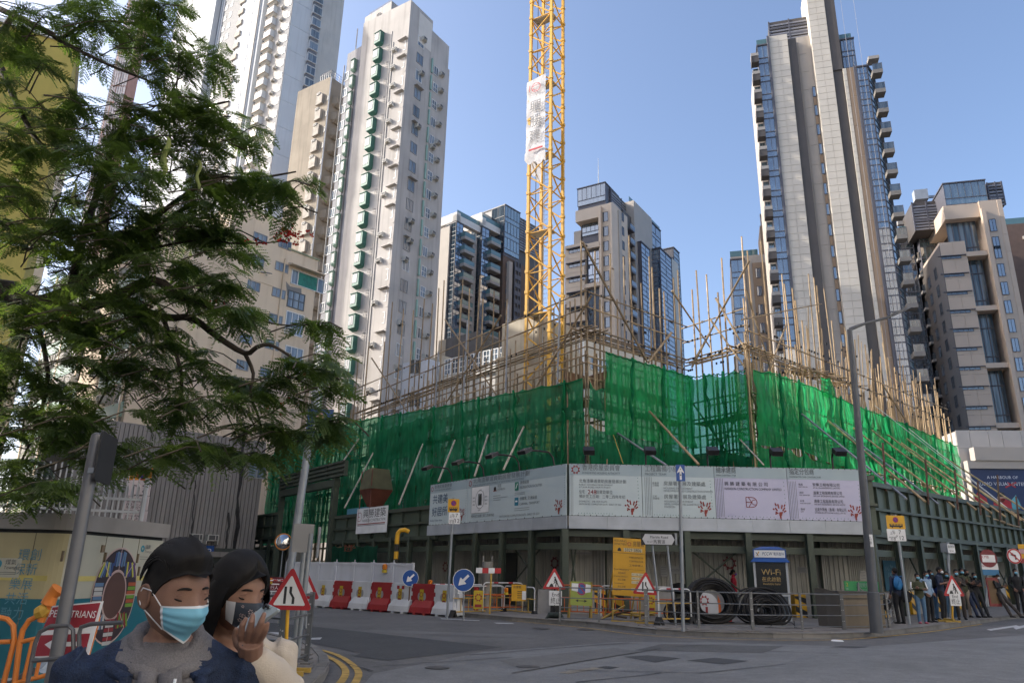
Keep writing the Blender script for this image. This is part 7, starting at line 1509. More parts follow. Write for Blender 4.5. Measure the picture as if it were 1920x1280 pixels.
p=pv(1935,1146)+Vector((.3,1,0));t=thing('timetable_board','yellow and pink timetable board cut off by the right edge','sign',p);c=at(1924,1038,p.y);b=MB()
for i,m in enumerate((0,1,0,2)):b.box(-.3,.3,-.02,0,.22-.2*i,.40-.2*i,m)
put('board',b,[M_yel,mat('pale_pink',(.5,.3,.3),.5),M_rd],t,c);post(t,p,c,.04)
M_stud=mat('steel_bolt',(.45,.45,.46),.3,metal=.6)
def railing(pts,label,h=.98,rails=(.98,.68,.40,.10),pm=None,r=.018,pw=.055,grp='steel railings round the street corners',hgt=.122,Yoff=0):
 P=[ong(x,y,hgt)for x,y in pts];t=thing('street_railing',label,'railing',P[0],0,grp)
 for p in P:
  b=MB();b.box(p.x-pw/2,p.x+pw/2,p.y-pw/2,p.y+pw/2,p.z,p.z+h+.03);part('railing_post',b,pm or M_rail,t)
  b=MB();
  for z in(.25,.55,.85):b.tube((p.x-.01,p.y-pw/2-.012,p.z+z),(p.x-.01,p.y-pw/2,p.z+z),.012,n=6)
  part('bolt',b,M_stud,t)
 for a,c in zip(P,P[1:]):
  for z in rails:b=MB();b.tube(a+Vector((0,0,z)),c+Vector((0,0,z)),r*.8 if z<.9 else r,n=6);part('rail',b,M_rail,t,smooth=True)
 return t
railing([(1050,1164),(1123,1166),(1211,1171)],'thin steel railing in front of the easel board and the yellow notice');railing([(1214,1171),(1311,1178),(1411,1181)],'steel railing in front of the big black cable coil');railing([(1413,1181),(1505,1181),(1582,1181)],'steel railing in front of the telephone kiosk');railing([(1585,1181),(1641,1180),(1668,1177),(1677,1167)],'steel railing round the stone utility cabinet')
railing([(524,1262),(574,1240)],'near corner railing carrying the large road narrows triangle',1.0,(1.0,.70,.40,.10),None,.022,.07,hgt=.11);railing([(480,1254),(521,1259)],'end panel of the near corner railing beside the woman',1.0,(1.0,.70,.40,.10),None,.022,.07,hgt=.11)
for x0,x1,y1,lab,dx in((549,575,1000,'grey sign post with the back of a pale grey sign, left of its twin',-.0),(557,583,1008,'grey sign post with a thin sign edge, right of its twin',.0)):
 q=ong(x0,1234,.11);t=thing('sign_post',lab,'sign post',q,0,'grey sign posts at the near corner');top=at(x1,y1-8,q.y);post(t,q,top,.045);b=MB();w_,h_=(.34,.46)if x0==549 else(.05,.5);b.prism(rr(w_,h_,.01),-.01,.01);put('board',b,M_back,t,at(x1-(7 if x0==549 else-14),y1+8,q.y-.06),radians(30 if x0==549 else 60))
q=ong(529,1172);t=thing('tall_pole','tall grey pole with a blue poster strapped near its top, left of the netting','pole',q);Yq=q.y;top=at(598,700,Yq);post(t,q,top,.115);c=at(600,790,Yq-.2);b=MB();b.box(-.38,.38,-.03,0,-.36,.36);put('poster',b,mat('poster_blue',(.03,.07,.18),.5,.25,5),t,c);b=MB();b.disc(0,.1,.12,0,-.036,12,.16);b.flat([(-.2,-.3),(.2,-.3),(.15,0),(-.15,0)],1,-.034);put('lettering',b,[mat('poster_skin',(.35,.22,.17),.6),M_wht],t,c)
def lamp_post(base,top,arm,head,r0,r1,label,m,hl=.75):
 t=thing('street_lamp',label,'street lamp',base,0,'street lamps');b=MB();b.path([base,base+(top-base)*.12,base+(top-base)*.122,top],[r0*1.25,r0*1.2,r0,r1],14);part('column',b,m,t,smooth=True);b=MB();b.path([top-(top-base).normalized()*.12,top+Vector((.02,0,.02)),top+(arm-top)*.35+Vector((0,0,.04)),arm],[r1*.9,r1*.8,r1*.62,r1*.55],8);part('arm',b,m,t,smooth=True)
 d=(head-arm);L=d.length;f=d.normalized();s=Vector((f.y,-f.x,0)).normalized();n=f.cross(s);n=n if n.z>0 else-n;b=MB();prof=[(0,.05,.05),(.12,.07,.07),(.3,.13,.075),(.7,.14,.05),(1,.09,.02)];k=len(b.v)
 for x,w_,h_ in prof:
  c=arm+d*x
  for e,g in((-w_,-.3*h_),(w_,-.3*h_),(w_*.8,h_),(-w_*.8,h_)):b.v.append(tuple(c+s*e+n*g))
 for i in range(len(prof)-1):
  for j in range(4):b.f.append((i*4+j,i*4+(j+1)%4,i*4+4+(j+1)%4,i*4+4+j));b.m.append(0)
 b.f+=[(3,2,1,0),tuple(range(len(b.v)-4,len(b.v)))];b.m+=[0,0];part('lamp_head',b,m,t)
 b=MB();c0,c1=arm+d*.35,arm+d*.92;b.quad(c0+s*.1-n*.035,c0-s*.1-n*.035,c1-s*.08-n*.022,c1+s*.08-n*.022);part('lens',b,mat('lamp_lens',(.22,.22,.23),.2),t)
 return t
M_lp=mat('lamp_grey',(.085,.09,.10),.5,.12,2,metal=.2);p=pv(1644,1186);Y=p.y;t=lamp_post(p,at(1593,618,Y),at(1668,594,Y+.2),at(1707,577,Y+.3),.135,.075,'tall dark grey street lamp at the right end of the billboards',M_lp);c=at(1634,1013,Y-.16);b=MB();b.box(-.045,.045,0,.01,-.17,.17);put('number_plate',b,M_wht,t,c);b=MB();b.text('48127',0,0,.06,0,0,'C');b.v=[(v[2]*-1,-.004,v[0])for v in b.v];put('lettering',b,M_blk,t,c)
q=ong(293,1092);Y=q.y;lamp_post(q,at(366,498,Y),at(468,508,Y),at(510,513,Y),.13,.08,'pale grey street lamp half hidden by the flame tree',mat('lamp_pale',(.26,.27,.28),.5,.1,2))
def kiosk():
 p=pv(1452,1163)+Vector((-.1,-.35,0));rz=radians(-20);t=thing('phone_kiosk','glass telephone kiosk with a blue roof and a black Wi-Fi panel','phone box',p,rz);W_,Dp,H=1.12,.95,1.92;al=mat('kiosk_alu',(.45,.46,.47),.4,.08,metal=.3);bl=mat('kiosk_blue',(.015,.07,.26),.35,.08);gl=glassmat('kiosk_glass',(.10,.12,.11),.05,1.5,.002,.1);bk=mat('kiosk_black',(.012,.011,.010),.25,.1)
 for x in(-W_/2,W_/2-.07):
  for y in(-Dp/2,Dp/2-.07):b=MB();b.box(x,x+.07,y,y+.07,0,H);lpart('corner_post',b,al,t)
 b=MB();b.box(-W_/2+.07,W_/2-.07,-Dp/2+.01,-Dp/2+.04,.88,H-.02);lpart('wifi_panel',b,bk,t);b=MB();b.box(-W_/2+.07,W_/2-.07,-Dp/2+.01,-Dp/2+.04,.08,.82);lpart('lower_panel',b,mat('kiosk_slate',(.06,.075,.09),.4,.1),t);b=MB();b.box(-W_/2,W_/2,-Dp/2-.01,-Dp/2+.05,.82,.88);b.box(-W_/2,W_/2,-Dp/2-.01,-Dp/2+.05,0,.08);lpart('rail',b,al,t)
 b=MB();g_=mat('gold_letter',(.50,.33,.12),.5);b.text('Wi-Fi',0,1.5,.20,0,-.0,'C',.62);b.text('在此啟動',0,1.3,.12,0,0,'C',.6);b.text('Available here',0,1.18,.07,0,0,'C',.56);lpart('lettering',b,g_,t,loc=(0,-Dp/2+.004,0))
 b=MB();b.box(W_/2-.045,W_/2-.02,-Dp/2+.07,Dp/2-.07,.95,H-.1);lpart('side_glass',b,gl,t);b=MB();b.box(W_/2-.045,W_/2-.02,-Dp/2+.07,Dp/2-.07,.08,.80);lpart('side_glass',b,gl,t);b=MB();b.box(W_/2-.06,W_/2+.005,-Dp/2,Dp/2,.80,.95);lpart('rail',b,al,t);b=MB();b.box(-W_/2+.05,W_/2-.05,Dp/2-.04,Dp/2-.01,.08,H);lpart('back_panel',b,gl,t)
 b=MB();o_=.08;z0=H;b.hexa([(-W_/2-o_,-Dp/2-o_,z0),(W_/2+o_,-Dp/2-o_,z0),(W_/2+o_,Dp/2+o_,z0),(-W_/2-o_,Dp/2+o_,z0),(-W_/2+.02,-Dp/2+.02,z0+.12),(W_/2-.02,-Dp/2+.02,z0+.12),(W_/2-.02,Dp/2-.02,z0+.12),(-W_/2+.02,Dp/2-.02,z0+.12)]);lpart('eave',b,bl,t)
 b=MB();b.box(-W_/2+.02,W_/2-.02,-Dp/2+.02,Dp/2-.02,z0+.12,z0+.42);b.hexa([(-W_/2+.01,-Dp/2+.01,z0+.42),(W_/2-.01,-Dp/2+.01,z0+.42),(W_/2-.01,Dp/2-.01,z0+.42),(-W_/2+.01,Dp/2-.01,z0+.42),(-W_/2+.3,-Dp/2+.25,z0+.52),(W_/2-.3,-Dp/2+.25,z0+.52),(W_/2-.3,Dp/2-.25,z0+.52),(-W_/2+.3,Dp/2-.25,z0+.52)]);lpart('roof',b,bl,t)
 b=MB();b.rect(-W_/2+.06,z0+.15,W_/2-.06,z0+.39,0,-Dp/2+.012);b.text('PCCW',-.08,z0+.22,.11,1,-Dp/2+.008,'C',.32,ital=.2);b.text('電訊盈科',.3,z0+.23,.08,1,-Dp/2+.008,'C',.34);b.line(-.42,z0+.2,-.34,z0+.34,.03,2,-Dp/2+.007);b.line(-.36,z0+.2,-.44,z0+.32,.02,1,-Dp/2+.006);lpart('name_panel',b,[M_wht,M_navy,M_yel],t)
 b=MB();b.rect(-.36,z0+.15,.36,z0+.39,0);b.text('PCCW',0,z0+.21,.11,1,-.004,'C',.45,ital=.2);lpart('name_panel',b,[M_wht,M_navy],t,loc=(W_/2-.018,0,0),rot=(0,0,pi/2));b=MB();b.box(-.15,.15,.1,.3,1.0,1.5);lpart('telephone',b,M_back,t)
kiosk()
p=pv(1600,1178);t=thing('utility_cabinet','brown stone faced utility cabinet behind the corner railing','cabinet',p,radians(4));ms=mat('cabinet_stone',(.20,.165,.12),.8,.15,1.5,streak=.4);md=mat('cabinet_dark',(.075,.068,.06),.7,.15,2)
b=MB();b.box(-.32,1.02,0,.9,0,1.0);lpart('body',b,ms,t);b=MB();b.hexa([(-.62,.25,0),(-.325,-.005,0),(-.325,.9,0),(-.62,.9,0),(-.66,.25,1.12),(-.325,-.01,1.0),(-.325,.9,1.0),(-.66,.9,1.12)]);lpart('side_panel',b,md,t);b=MB();b.box(-.36,1.06,-.04,.95,1.0,1.06);lpart('lid',b,md,t);b=MB();b.box(-.32,1.02,-.012,0,.84,.87);b.box(.66,.69,-.012,0,.0,.84);lpart('joint',b,md,t)
p=pv(1614,1172)+Vector((.2,1.0,0));t=thing('station_board','bright green board numbered 2 behind the stone utility cabinet','sign',p);c=at(1616,1100,p.y);mg=mat('station_green',(.02,.24,.075),.5,.06);w_=1.14;h_=.37;b=MB();b.box(-w_/2,w_/2,0,.05,-h_/2,h_/2);put('board',b,mg,t,c);b=MB();b.text('2',-w_/2+.05,.02,.12,1,-.005);b.text('地鐵鰂魚',.02,.0,.12,0,-.005,'C',.42);b.text('JAVA ROAD',.02,-.13,.08,0,-.005,'C',.42)
for k in range(2):b.rect(-w_/2+.04,-.05-.04*k,-w_/2+.12,-.03-.04*k,0,-.005)
put('lettering',b,[mat('pale_green',(.35,.5,.38),.5),M_stk],t,c);
for x in(-.5,.5):post(t,p+Vector((x,.05,0)),c+Vector((x,.06,0)),.03)
b=MB();b.hexa([c+Vector(v)for v in((-.18,-.06,-.2),(-.1,-.06,-.2),(-.08,-.02,-.2),(-.18,-.02,-.2),(-.14,-.06,.12),(-.1,-.06,.16),(-.1,-.02,.16),(-.14,-.02,.12))]);b.tube(c+Vector((-.12,-.05,-.02)),c+Vector((.06,-.12,-.2)),.02,n=5);single('hanging_tool',b,M_back,'grey bracket and dark strap hooked over the green station board','tool')
u,z=HR.uz(1672,1107,-1.9);t=thing('wall_banner','blue green information banner on the wall behind the man with the backpack','banner',HR.pt(u,z,-1.9),HR.rz);b=MB();b.box(-.6,.75,-.02,0,0,1.25);lpart('cloth',b,mat('banner_teal',(.03,.13,.20),.6,.1,2),t);b=MB();b.text('小心',-.45,.85,.16,0,-.026);b.text('US',-.2,.5,.25,0,-.026);b.text('Ray',.1,.95,.14,0,-.026);lpart('lettering',b,mat('pale_blue_print',(.2,.34,.4),.6),t)
def coil(P,R0,label,n,wdt,tilt,sag,seed,rmin=.55):
 Rn=random.Random(seed);t=thing('cable_coil',label,'cable coil',P,0,'black cable coils on the pavement');mk=mat('cable_black',(.012,.011,.011),.8,.25,6,bump=.2)
 for i in range(n):
  b=MB();rad=R0*(rmin+(1-rmin)*((i*7%n)/max(1,n-1)));y=(Rn.random()-.5)*wdt;N=40;P_=[]
  ex,ez=Rn.uniform(-.04,.04),Rn.uniform(-.03,.03)
  for j in range(N+1):
   q=2*pi*j/N;z=rad*(1+sag*0)*sin(q);x=rad*cos(q)*(1+.1*sag)
   zz=R0*sag+z*(1 if z>0 else sag);P_.append((x+ex+.02*sin(3*q+i),y+.05*sin(2*q+i)+tilt*z,max(.03,zz+ez)))
  b.path(P_,Rn.uniform(.026,.036),5,caps=False);lpart('cable_loop',b,mk,t,smooth=True)
 return t
coil(pv(1343,1171)+Vector((0,.45,0)),.76,'large standing black cable coil with a white board seen through its middle',42,.55,.12,.8,1,.60);coil(pv(1437,1172)+Vector((.05,.35,0)),.72,'lower sagging black cable coil in front of the telephone kiosk',34,.9,.35,.55,2,.2);coil(pv(1288,1172)+Vector((.0,.5,0)),.45,'small dark bundle of cable beside the barricade end',16,.4,.3,.6,3,.3)
p=pv(1287,1155)+Vector((0,.9,.95));b=MB();b.lathe([(.001,-.2),(.2,-.17),(.3,0),(.26,.16),(.001,.22)],(p.x,p.y,p.z),12);single('black_bag',b,M_drk,'dark rounded black bundle on top of the barricade by the tall blue sign pole','bundle',None,'all',p)
p=pv(1341,1165)+Vector((0,1.1,0));t=thing('round_board','white round topped board with a red emblem seen through the cable coil','board',p);b=MB();P_=[(-.42,.1),(.42,.1)]+[(.42*cos(q),.5+.38*sin(q))for q in(0,.5,1.0,1.57,2.1,2.6,pi)];b.prism(P_,-.03,0);lpart('board',b,M_ww,t);b=MB();gear(b,-.05,.62,.17,0,-.035);b.rect(-.02,.15,.06,.42,0,-.035);lpart('lettering',b,M_rd,t);b=MB();b.prism([(.42,.1),(.52,.1),(.5,.6),(.42,.8)],-.03,0);lpart('edge',b,M_otu,t)
p=pv(1362,1142)+Vector((0,.7,0));t=thing('site_camera','small white camera on a thin pole behind the large cable coil','camera',p);post(t,p,p+Vector((0,0,1.75)),.02);b=MB();b.tube((-.14,-.02,1.78),(.14,-.05,1.80),.06,n=10);lpart('camera_body',b,M_wht,t,smooth=True)
u,z=HC_.uz(1372,1098,-1.95);b=MB()
for i,s in enumerate('安全施工'):b.text(s,0,-.22*i,.17,0,0,'C')
o=link('wall_lettering',b.mesh('wall_lettering',M_gry));o.location=HC_.pt(u,z,-1.95);o.rotation_euler=(0,0,HC_.rz);tag(o,'column of dark characters on the wall below the cogwheel by the kiosk','lettering')
b=MB();p=pv(1490,1178);b.path([p+Vector(v)for v in((-.75,0,.02),(-.6,.05,.12),(-.3,.0,.18),(-.05,.02,.16),(.05,0,.03))],.012,5);b.path([p+Vector(v)for v in((-.9,-.1,.02),(-.4,-.15,.02),(.1,-.1,.03),(.5,-.05,.02))],.012,5);b.tube(p,p+Vector((0,0,.22)),.015,n=5);single('loose_cable',b,M_drk,'loose end of black cable lying on the pavement right of the coils','cable',at_=p)
b=MB();p=ong(1570,1201);b.lathe([(.001,.03),(.13,.025),(.16,.0)],(p.x,p.y,p.z),12);single('litter',b,M_wht,'flattened white litter lying at the kerb below the utility cabinet','litter',at_=p)
#NEAR LEFT: GAS CABINET, FENCE, BARRIER
def gas_cabinet():
 Y0=9.2;A=at(135,1000,Y0);zt=at(120,962,Y0).z;FL=Face((A.x,A.y),-4);FR=Face((A.x,A.y),84)
 t=thing('gas_cabinet','cream and blue gas governor cabinet with a printed wheel of bookshelves','cabinet',(A.x,A.y,.1));base=Vector((A.x,A.y,0))
 uR=FR.U(296,1080);uL=FL.U(-40,1000);zl=FL.Z(60,995);mc=mat('cabinet_cream',(.40,.345,.19),.5,.08,.8,streak=.3);mw=mat('cabinet_white',(.42,.41,.33),.5,.08,.8,streak=.25);mt=mat('cabinet_teal',(.01,.12,.16),.5,.06);mt2=mat('cabinet_cyan',(.03,.24,.32),.5,.06);mcc=mat('cabinet_concrete',(.27,.25,.23),.85,.1,2,streak=.2)
 zb=FL.Z(60,1122)
 r=.28
 def outline(off=0.0,ext=0.0):
  P=[FL.pt(uL,0,off)];a0=FL.rz;a1=FR.rz;k=r/math.tan((pi-(a1-a0))/2);cpt=FL.pt(-k,0,0)-FL.n*r
  for i in range(9):q=a0+(a1-a0)*i/8;P.append(cpt+Vector((sin(q),-cos(q),0))*(r+off))
  P.append(FR.pt(uR+ext,0,off));P.append(FR.pt(uR+ext,0,-1.6));P.append(FL.pt(uL,0,-1.6));return P
 def shell(name,z0,z1,m,off=0.0,ext=0.0):
  P=outline(off,ext);n=len(P);b=MB();b.v=[(p.x,p.y,z0)for p in P]+[(p.x,p.y,z1)for p in P]
  for i in range(n):j=(i+1)%n;b.f.append((i,j,n+j,n+i));b.m.append((m.index(mw)if i>=5 and isinstance(m,list)and mw in m else 0)if isinstance(m,list)else 0)
  b.f.append(tuple(range(n,2*n)));b.m.append(0);part(name,b,m,t)
 shell('body',zb,zl-.02,[mc,mw]);shell('lower_body',.1,zb-.002,[mt,mt2],.001);shell('gap',zl-.02,zl+.02,M_drk,-.02);shell('roof',zl+.02,zt,mcc,.05,.04)
 b=MB();zst=FL.Z(60,1083);b.fbox(FL,uL,-.2,zst-.03,zst+.03,.004,0);b.fbox(FR,.2,uR,zst-.03,zst+.03,.004,0);part('stain_band',b,mat('band_yellow',(.50,.42,.13),.5,.15,3),t)
 b=MB()
 for px,y in((60,1040),(125,1060)):u=FL.U(px,y);b.fbox(FL,u-.004,u+.004,.1,zl-.02,.003,0)
 for px in(200,232,262):u=FR.U(px,1010);b.fbox(FR,u-.004,u+.004,zb,zl-.02,.003,0)
 part('door_joint',b,mat('joint_brown',(.14,.12,.07),.7),t)
 hg=mat('hinge_brass',(.18,.13,.08),.5,.2,5)
 for F,px,py in((FL,118,1042),(FR,196,1044),(FR,257,1046),(FR,259,1070),(FR,283,1048)):u,z=F.uz(px,py);b=MB();b.fbox(F,u-.012,u+.012,z-.06,z+.06,.02,0);part('hinge',b,hg,t)
 b=MB();u,z=FR.uz(192,1028);P=FR.pt(u,z,.01);b.fbox(FR,u-.03,u+.03,z-.045,z+.045,.015,0);part('lock',b,hg,t)
 def onf(F,u,z,mb,mats,name,d=.006):
  o=link(name,mb.mesh(name,mats),t);o.location=F.pt(u,z,d)-wloc(t);o.rotation_euler=(0,0,F.rz);return o
 cb=mat('letter_blue',(.10,.25,.32),.5)
 for s,px in(('環保樂共融',44),('創新展活力',66)):
  b=MB();h=.135
  for i,c in enumerate(s):b.text(c,-.018*i-(.0),-.165*i,.105,0,0,'C')
  u,z=FL.uz(px,1048);onf(FL,u,z,b,cb,'lettering')
 lg=mat('logo_grey',(.12,.12,.12),.5)
 b=MB();b.rect(-.14,-.12,.17,.10,2,0);b.ring(-.12,.03,.02,.05,1,-.002,14);b.text('煤氣',-.03,.03,.05,0,-.002);b.text('Towngas',-.04,-.025,.04,0,-.002);[b.rect(-.10,-.065-.02*k,.12,-.06-.02*k,0,-.002)for k in range(2)];u,z=FL.uz(14,1062);onf(FL,u,z,b,[lg,mt2,mw],'maker_plate')
 b=MB();b.ring(0,0,.02,.045,1,0,14);b.text('煤氣',.06,.0,.05,0,0);b.text('Towngas',.06,-.05,.035,0,0);[b.rect(-.04,-.11-.03*k,.16,-.105-.03*k,0,0)for k in range(2)];u,z=FR.uz(267,1028);onf(FR,u,z,b,[lg,mt2],'maker_plate')
 u0,z0=FR.uz(213,1115);R1=abs(FR.U(252,1115)-FR.U(170,1115))/2;R1z=FR.Z(218,1025)-z0;k=R1z/R1;b=MB();dk,br,pk=0,1,2;ra=.53*R1
 b.disc(0,0,R1,pk,0,48,R1z);b.ring(0,0,ra,R1*.965,dk,-.001,48,k=k);b.disc(0,0,ra*.9,br,-.002,40,ra*.9*k)
 cols=[3,4,5,6,7,8,9,10]
 Rn=random.Random(4)
 for s in range(8):
  a=pi/8+s*pi/4+pi/8;b.line(cos(a)*ra*.95,sin(a)*ra*.95*k,cos(a)*R1*.97,sin(a)*R1*.97*k,.012,pk,-.004)
 pal={0:[7,8],1:[3,6,5],2:[3,4,4],3:[6,4,3],4:[9,9,4],5:[4,9],6:[9,10],7:[10,7]}
 for s in range(8):
  a=s*pi/4+pi/4*.0+pi/4*.5*0;cx,cz=cos(a)*(ra+R1)*.49,sin(a)*(ra+R1)*.49*k;vert=s in(1,2,3,5,7)
  for i in range(6):
   c=pal[s][i%len(pal[s])];e=(i-2.5)*.085*R1;tl=Rn.uniform(-.12,.12)+(.35 if s in(3,5)and i<3 else 0)-(.35 if s in(1,7)and i>3 else 0);L=Rn.uniform(.34,.42)*R1
   if vert:b.line(cx+e-sin(tl)*L/2,cz-L*.5*k*.8,cx+e+sin(tl)*L/2,cz+L*.5*k*.8,.07*R1,c,-.003-.0002*i)
   else:b.line(cx-L/2,cz+e*k*1.05,cx+L/2,cz+e*k*1.05,.075*R1*k,c,-.003-.0002*i)
 P_=[mat('wheel_dark',(.035,.022,.028),.5),mat('wheel_brown',(.085,.042,.032),.5,.2,2),mat('wheel_pink',(.45,.33,.30),.5),mat('book_blue',(.03,.07,.2),.5),mat('book_sky',(.10,.18,.3),.5),mat('book_purple',(.08,.04,.18),.5),mat('book_yellow',(.42,.42,.05),.5),mat('book_green',(.14,.28,.03),.5),mat('book_orange',(.35,.08,.03),.5),mat('book_white',(.45,.45,.43),.5),mat('book_red',(.22,.02,.025),.5)]
 onf(FR,u0,z0,b,P_,'wheel_print',.008)
gas_cabinet()
def fence():
 F=Face(at(120,930,12.6)[:2],22);t=thing('spiked_fence','white steel fence with inward curved spikes behind the gas cabinet','fence',F.pt(0,0));m=mat('fence_white',(.42,.43,.44),.45,.1,2);u0,u1=F.U(-60,930),F.U(262,950);zt=F.Z(150,868);zc=F.Z(150,915);zl=F.Z(150,955)
 sl=boxmesh('fence_bar',.022,.022,zt-.3,m);n=int((u1-u0)/.085)
 b=MB();b.path([(0,0,0),(.0,-.08,.13),(.0,-.2,.2),(0,-.33,.19)],.010,5);cs=b.mesh('fence_spike',m,True)
 for i in range(min(n,140)):u=u0+(u1-u0)*i/n;place('fence_bar',sl,t,F,u,.3);place('fence_spike',cs,t,F,u+.04,zc-.13)
 for z in(zl,.5,zc-.14):b=MB();b.fbox(F,u0,u1,z-.02,z+.02,.03,-.03);part('fence_rail',b,m,t)
 b=MB();b.tube(F.pt(u1+.05,0.1),F.pt(u1+.05,F.Z(262,895)),.04,n=8);part('fence_post',b,m,t)
fence()
p=at(104,1240,5.6);q=at(182,822,5.6);d=(q-p).normalized();foot=p+(p-q)*((p.z-.1)/(q.z-p.z));t=thing('sign_pole','thick grey sign pole with a dark sign edge on, in front of the gas cabinet','sign post',foot);b=MB();b.path([foot,q,q+d*.03,q+d*.045],[.046,.046,.04,.02],14);part('post',b,mat('pole_dark',(.13,.13,.135),.45,.15,3,metal=.3),t,smooth=True)
c=at(196,858,5.6);b=MB();b.prism(rr(.42,.36,.02),-.015,.0);put('board',b,M_drk,t,c+Vector((-.02,.04,0)),radians(103));b=MB();b.box(-.02,.05,-.05,.05,-.02,.02);put('bracket',b,M_post,t,c+Vector((-.06,0,-.1)))
Yn=14.5;t=thing('restriction_sign','tall orange and white parking restriction sign half covered by flame tree leaves','road sign',at(262,985,Yn)*1-Vector((0,0,at(262,985,Yn).z-.1)));w_=.46
for i,(y0,y1,m)in enumerate(((877,900,0),(900,929,1),(930,956,1),(957,982,1))):
 c=at(263-(y0-877)*.13,(y0+y1)/2,Yn);h_=(at(263,y0,Yn)-at(263,y1,Yn)).length;b=MB();b.box(-w_/2,w_/2,-.015,0,-h_/2+.004,h_/2-.004);put('board',b,[mat('sign_orange',(.62,.24,.012),.5),mat('sign_pinkish',(.58,.50,.50),.5)][m],t,c)
 b=MB()
 if i==0:b.disc(.06,0,.10,0,-.02,16);b.ring(.06,0,.08,.11,1,-.022,16);b.line(0,.07,.12,-.07,.025,1,-.023)
 elif i==1:b.text('7',.12,-.08,.14,2,-.02,'C');b.text('am',-.08,.02,.06,2,-.02,'C');b.rect(-.06,-.14,.2,-.125,2,-.02)
 else:
  for k,s in enumerate((('Buses and','the light buses','的士及','私家小巴'),('except taxi','pick up drop off','的士上落','客除外'))[i-2]):b.text(s,-.18,.07-.055*k,.04,2,-.02,'L',.36)
 put('lettering',b,[mat('roundel_blue',(.06,.03,.25),.5),mat('roundel_red',(.35,.02,.05),.5),M_blk],t,c)
post(t,Vector(t.location),at(258,890,Yn)+Vector((0,.06,0)),.035,M_wtu)
def orange():
 Yb=6.2;g=.1
 def bp(x,y,Y=Yb):return at(x,y,Y)
 t=thing('orange_barrier','orange tubular barrier at the bottom left corner, hooped at both ends','barricade',Vector((bp(60,1250).x,Yb,g)),0,'orange tube barriers by the gas cabinet');mo=mat('bright_orange',(.62,.19,.03),.45,.12,3,streak=.15)
 def tb(P,r=.02,par=None):b=MB();b.path(P,r,8);part('tube',b,mo,par or t,smooth=True)
 tb([bp(-30,1158),bp(0,1157),bp(14,1160),bp(25,1172),bp(27,1200),bp(8,1275),bp(-10,1360)]);tb([bp(-30,1204),bp(20,1202)],.017)
 t2=thing('orange_barrier','orange tubular barrier with a fallen traffic cone sleeve, beside the red pedestrians board','barricade',Vector((bp(110,1250).x,Yb-.1,g)),0,'orange tube barriers by the gas cabinet')
 tb([bp(20,1340),bp(37,1205),bp(43,1180),bp(55,1162),bp(75,1152),bp(95,1150),bp(140,1147),bp(172,1140),bp(183,1145),bp(183,1160),bp(160,1240),bp(140,1340)],.021,t2);tb([bp(38,1203),bp(100,1189),bp(180,1184)],.017,t2);tb([bp(28,1280),bp(95,1263),bp(160,1250)],.017,t2)
 for x0,x1 in((62,44),(84,66),(108,92),(130,118)):tb([bp(x0,1196-(x0-60)*.07),bp(x1,1272)],.014,t2)
 tb([bp(77,1165),bp(95,1120),bp(105,1105)],.03,t2)
 b=MB();b.path([bp(90,1132),bp(98,1115),bp(110,1103)],[.055,.045,.06],12);part('cone_sleeve',b,mo,t2,smooth=True);b=MB();b.path([bp(70,1150),bp(82,1145),bp(92,1140)],[.05,.06,.04],8);part('tape',b,mat('yellow_tape',(.5,.3,.04),.6,.3,8),t2)
 b=MB();b.tube(bp(96,1150),bp(112,1146),.022,n=8);part('red_band',b,M_red,t2)
 mg=mat('dark_tube',(.10,.10,.105),.4,.1,metal=.3);t3=thing('steel_rail','dark steel hoop rail in front of the orange barriers','railing',Vector((bp(60,1300,5.2).x,5.2,g)))
 tb2=lambda P:part('tube',(lambda b:(b.path(P,.014,8),b)[1])(MB()),mg,t3,smooth=True)
 tb2([bp(48,1300,5.2),bp(60,1235,5.2),bp(66,1205,5.2),bp(75,1184,5.2),bp(95,1173,5.2),bp(130,1172,5.2)]);tb2([bp(150,1290,5.2),bp(148,1190,5.2),bp(152,1175,5.2),bp(170,1169,5.2),bp(230,1166,5.2)]);tb2([bp(140,1290,5.2),bp(137,1180,5.2),bp(130,1173,5.2)]);tb2([bp(60,1238,5.2),bp(150,1230,5.2)])
 c=bp(133,1180,5.75);t4=thing('pedestrian_board','dark red board lettered PEDESTRIANS with an arrow, half behind the grey pole','sign',Vector((c.x,c.y,g)));b=MB();b.prism([(-.24,-.19),(.16,-.19),(.20,.20),(-.16,.16)],-.01,0);put('board',b,M_wht,t4,c);b=MB();b.flat([(-.20,-.01),(.165,.03),(.185,.19),(-.155,.15)],0,-.013);b.text('PEDESTRIANS',.165,.085,.05,1,-.016,'R',.33,ital=.1);b.flat([(-.22,-.18),(.14,-.16),(.15,-.02),(-.205,-.04)],0,-.013);b.line(-.1,-.1,.08,-.09,.03,1,-.016);b.flat([(-.16,-.1),(-.08,-.15),(-.08,-.05)],1,-.017);put('lettering',b,[mat('board_crimson',(.30,.025,.04),.5),M_wht],t4,c)
 b=MB();n=14;P0=bp(8,1262,7)
 for i in range(n+1):
  for j in range(n+1):x,y=i/n*.9-.2,j/n*.5;b.v.append((P0.x+x,P0.y+y,.15+.5*(1-abs(x-.25))+.16*noise.noise(Vector((x*5,y*5,1)))))
 for i in range(n):
  for j in range(n):a=i*(n+1)+j;b.f.append((a,a+n+1,a+n+2,a+1));b.m.append(0)
 single('plastic_sheet',b,mat('clear_plastic',(.28,.32,.36),.25,.2,6),'crumpled translucent plastic sheet behind the orange barriers','sheet',at_=P0)
orange()
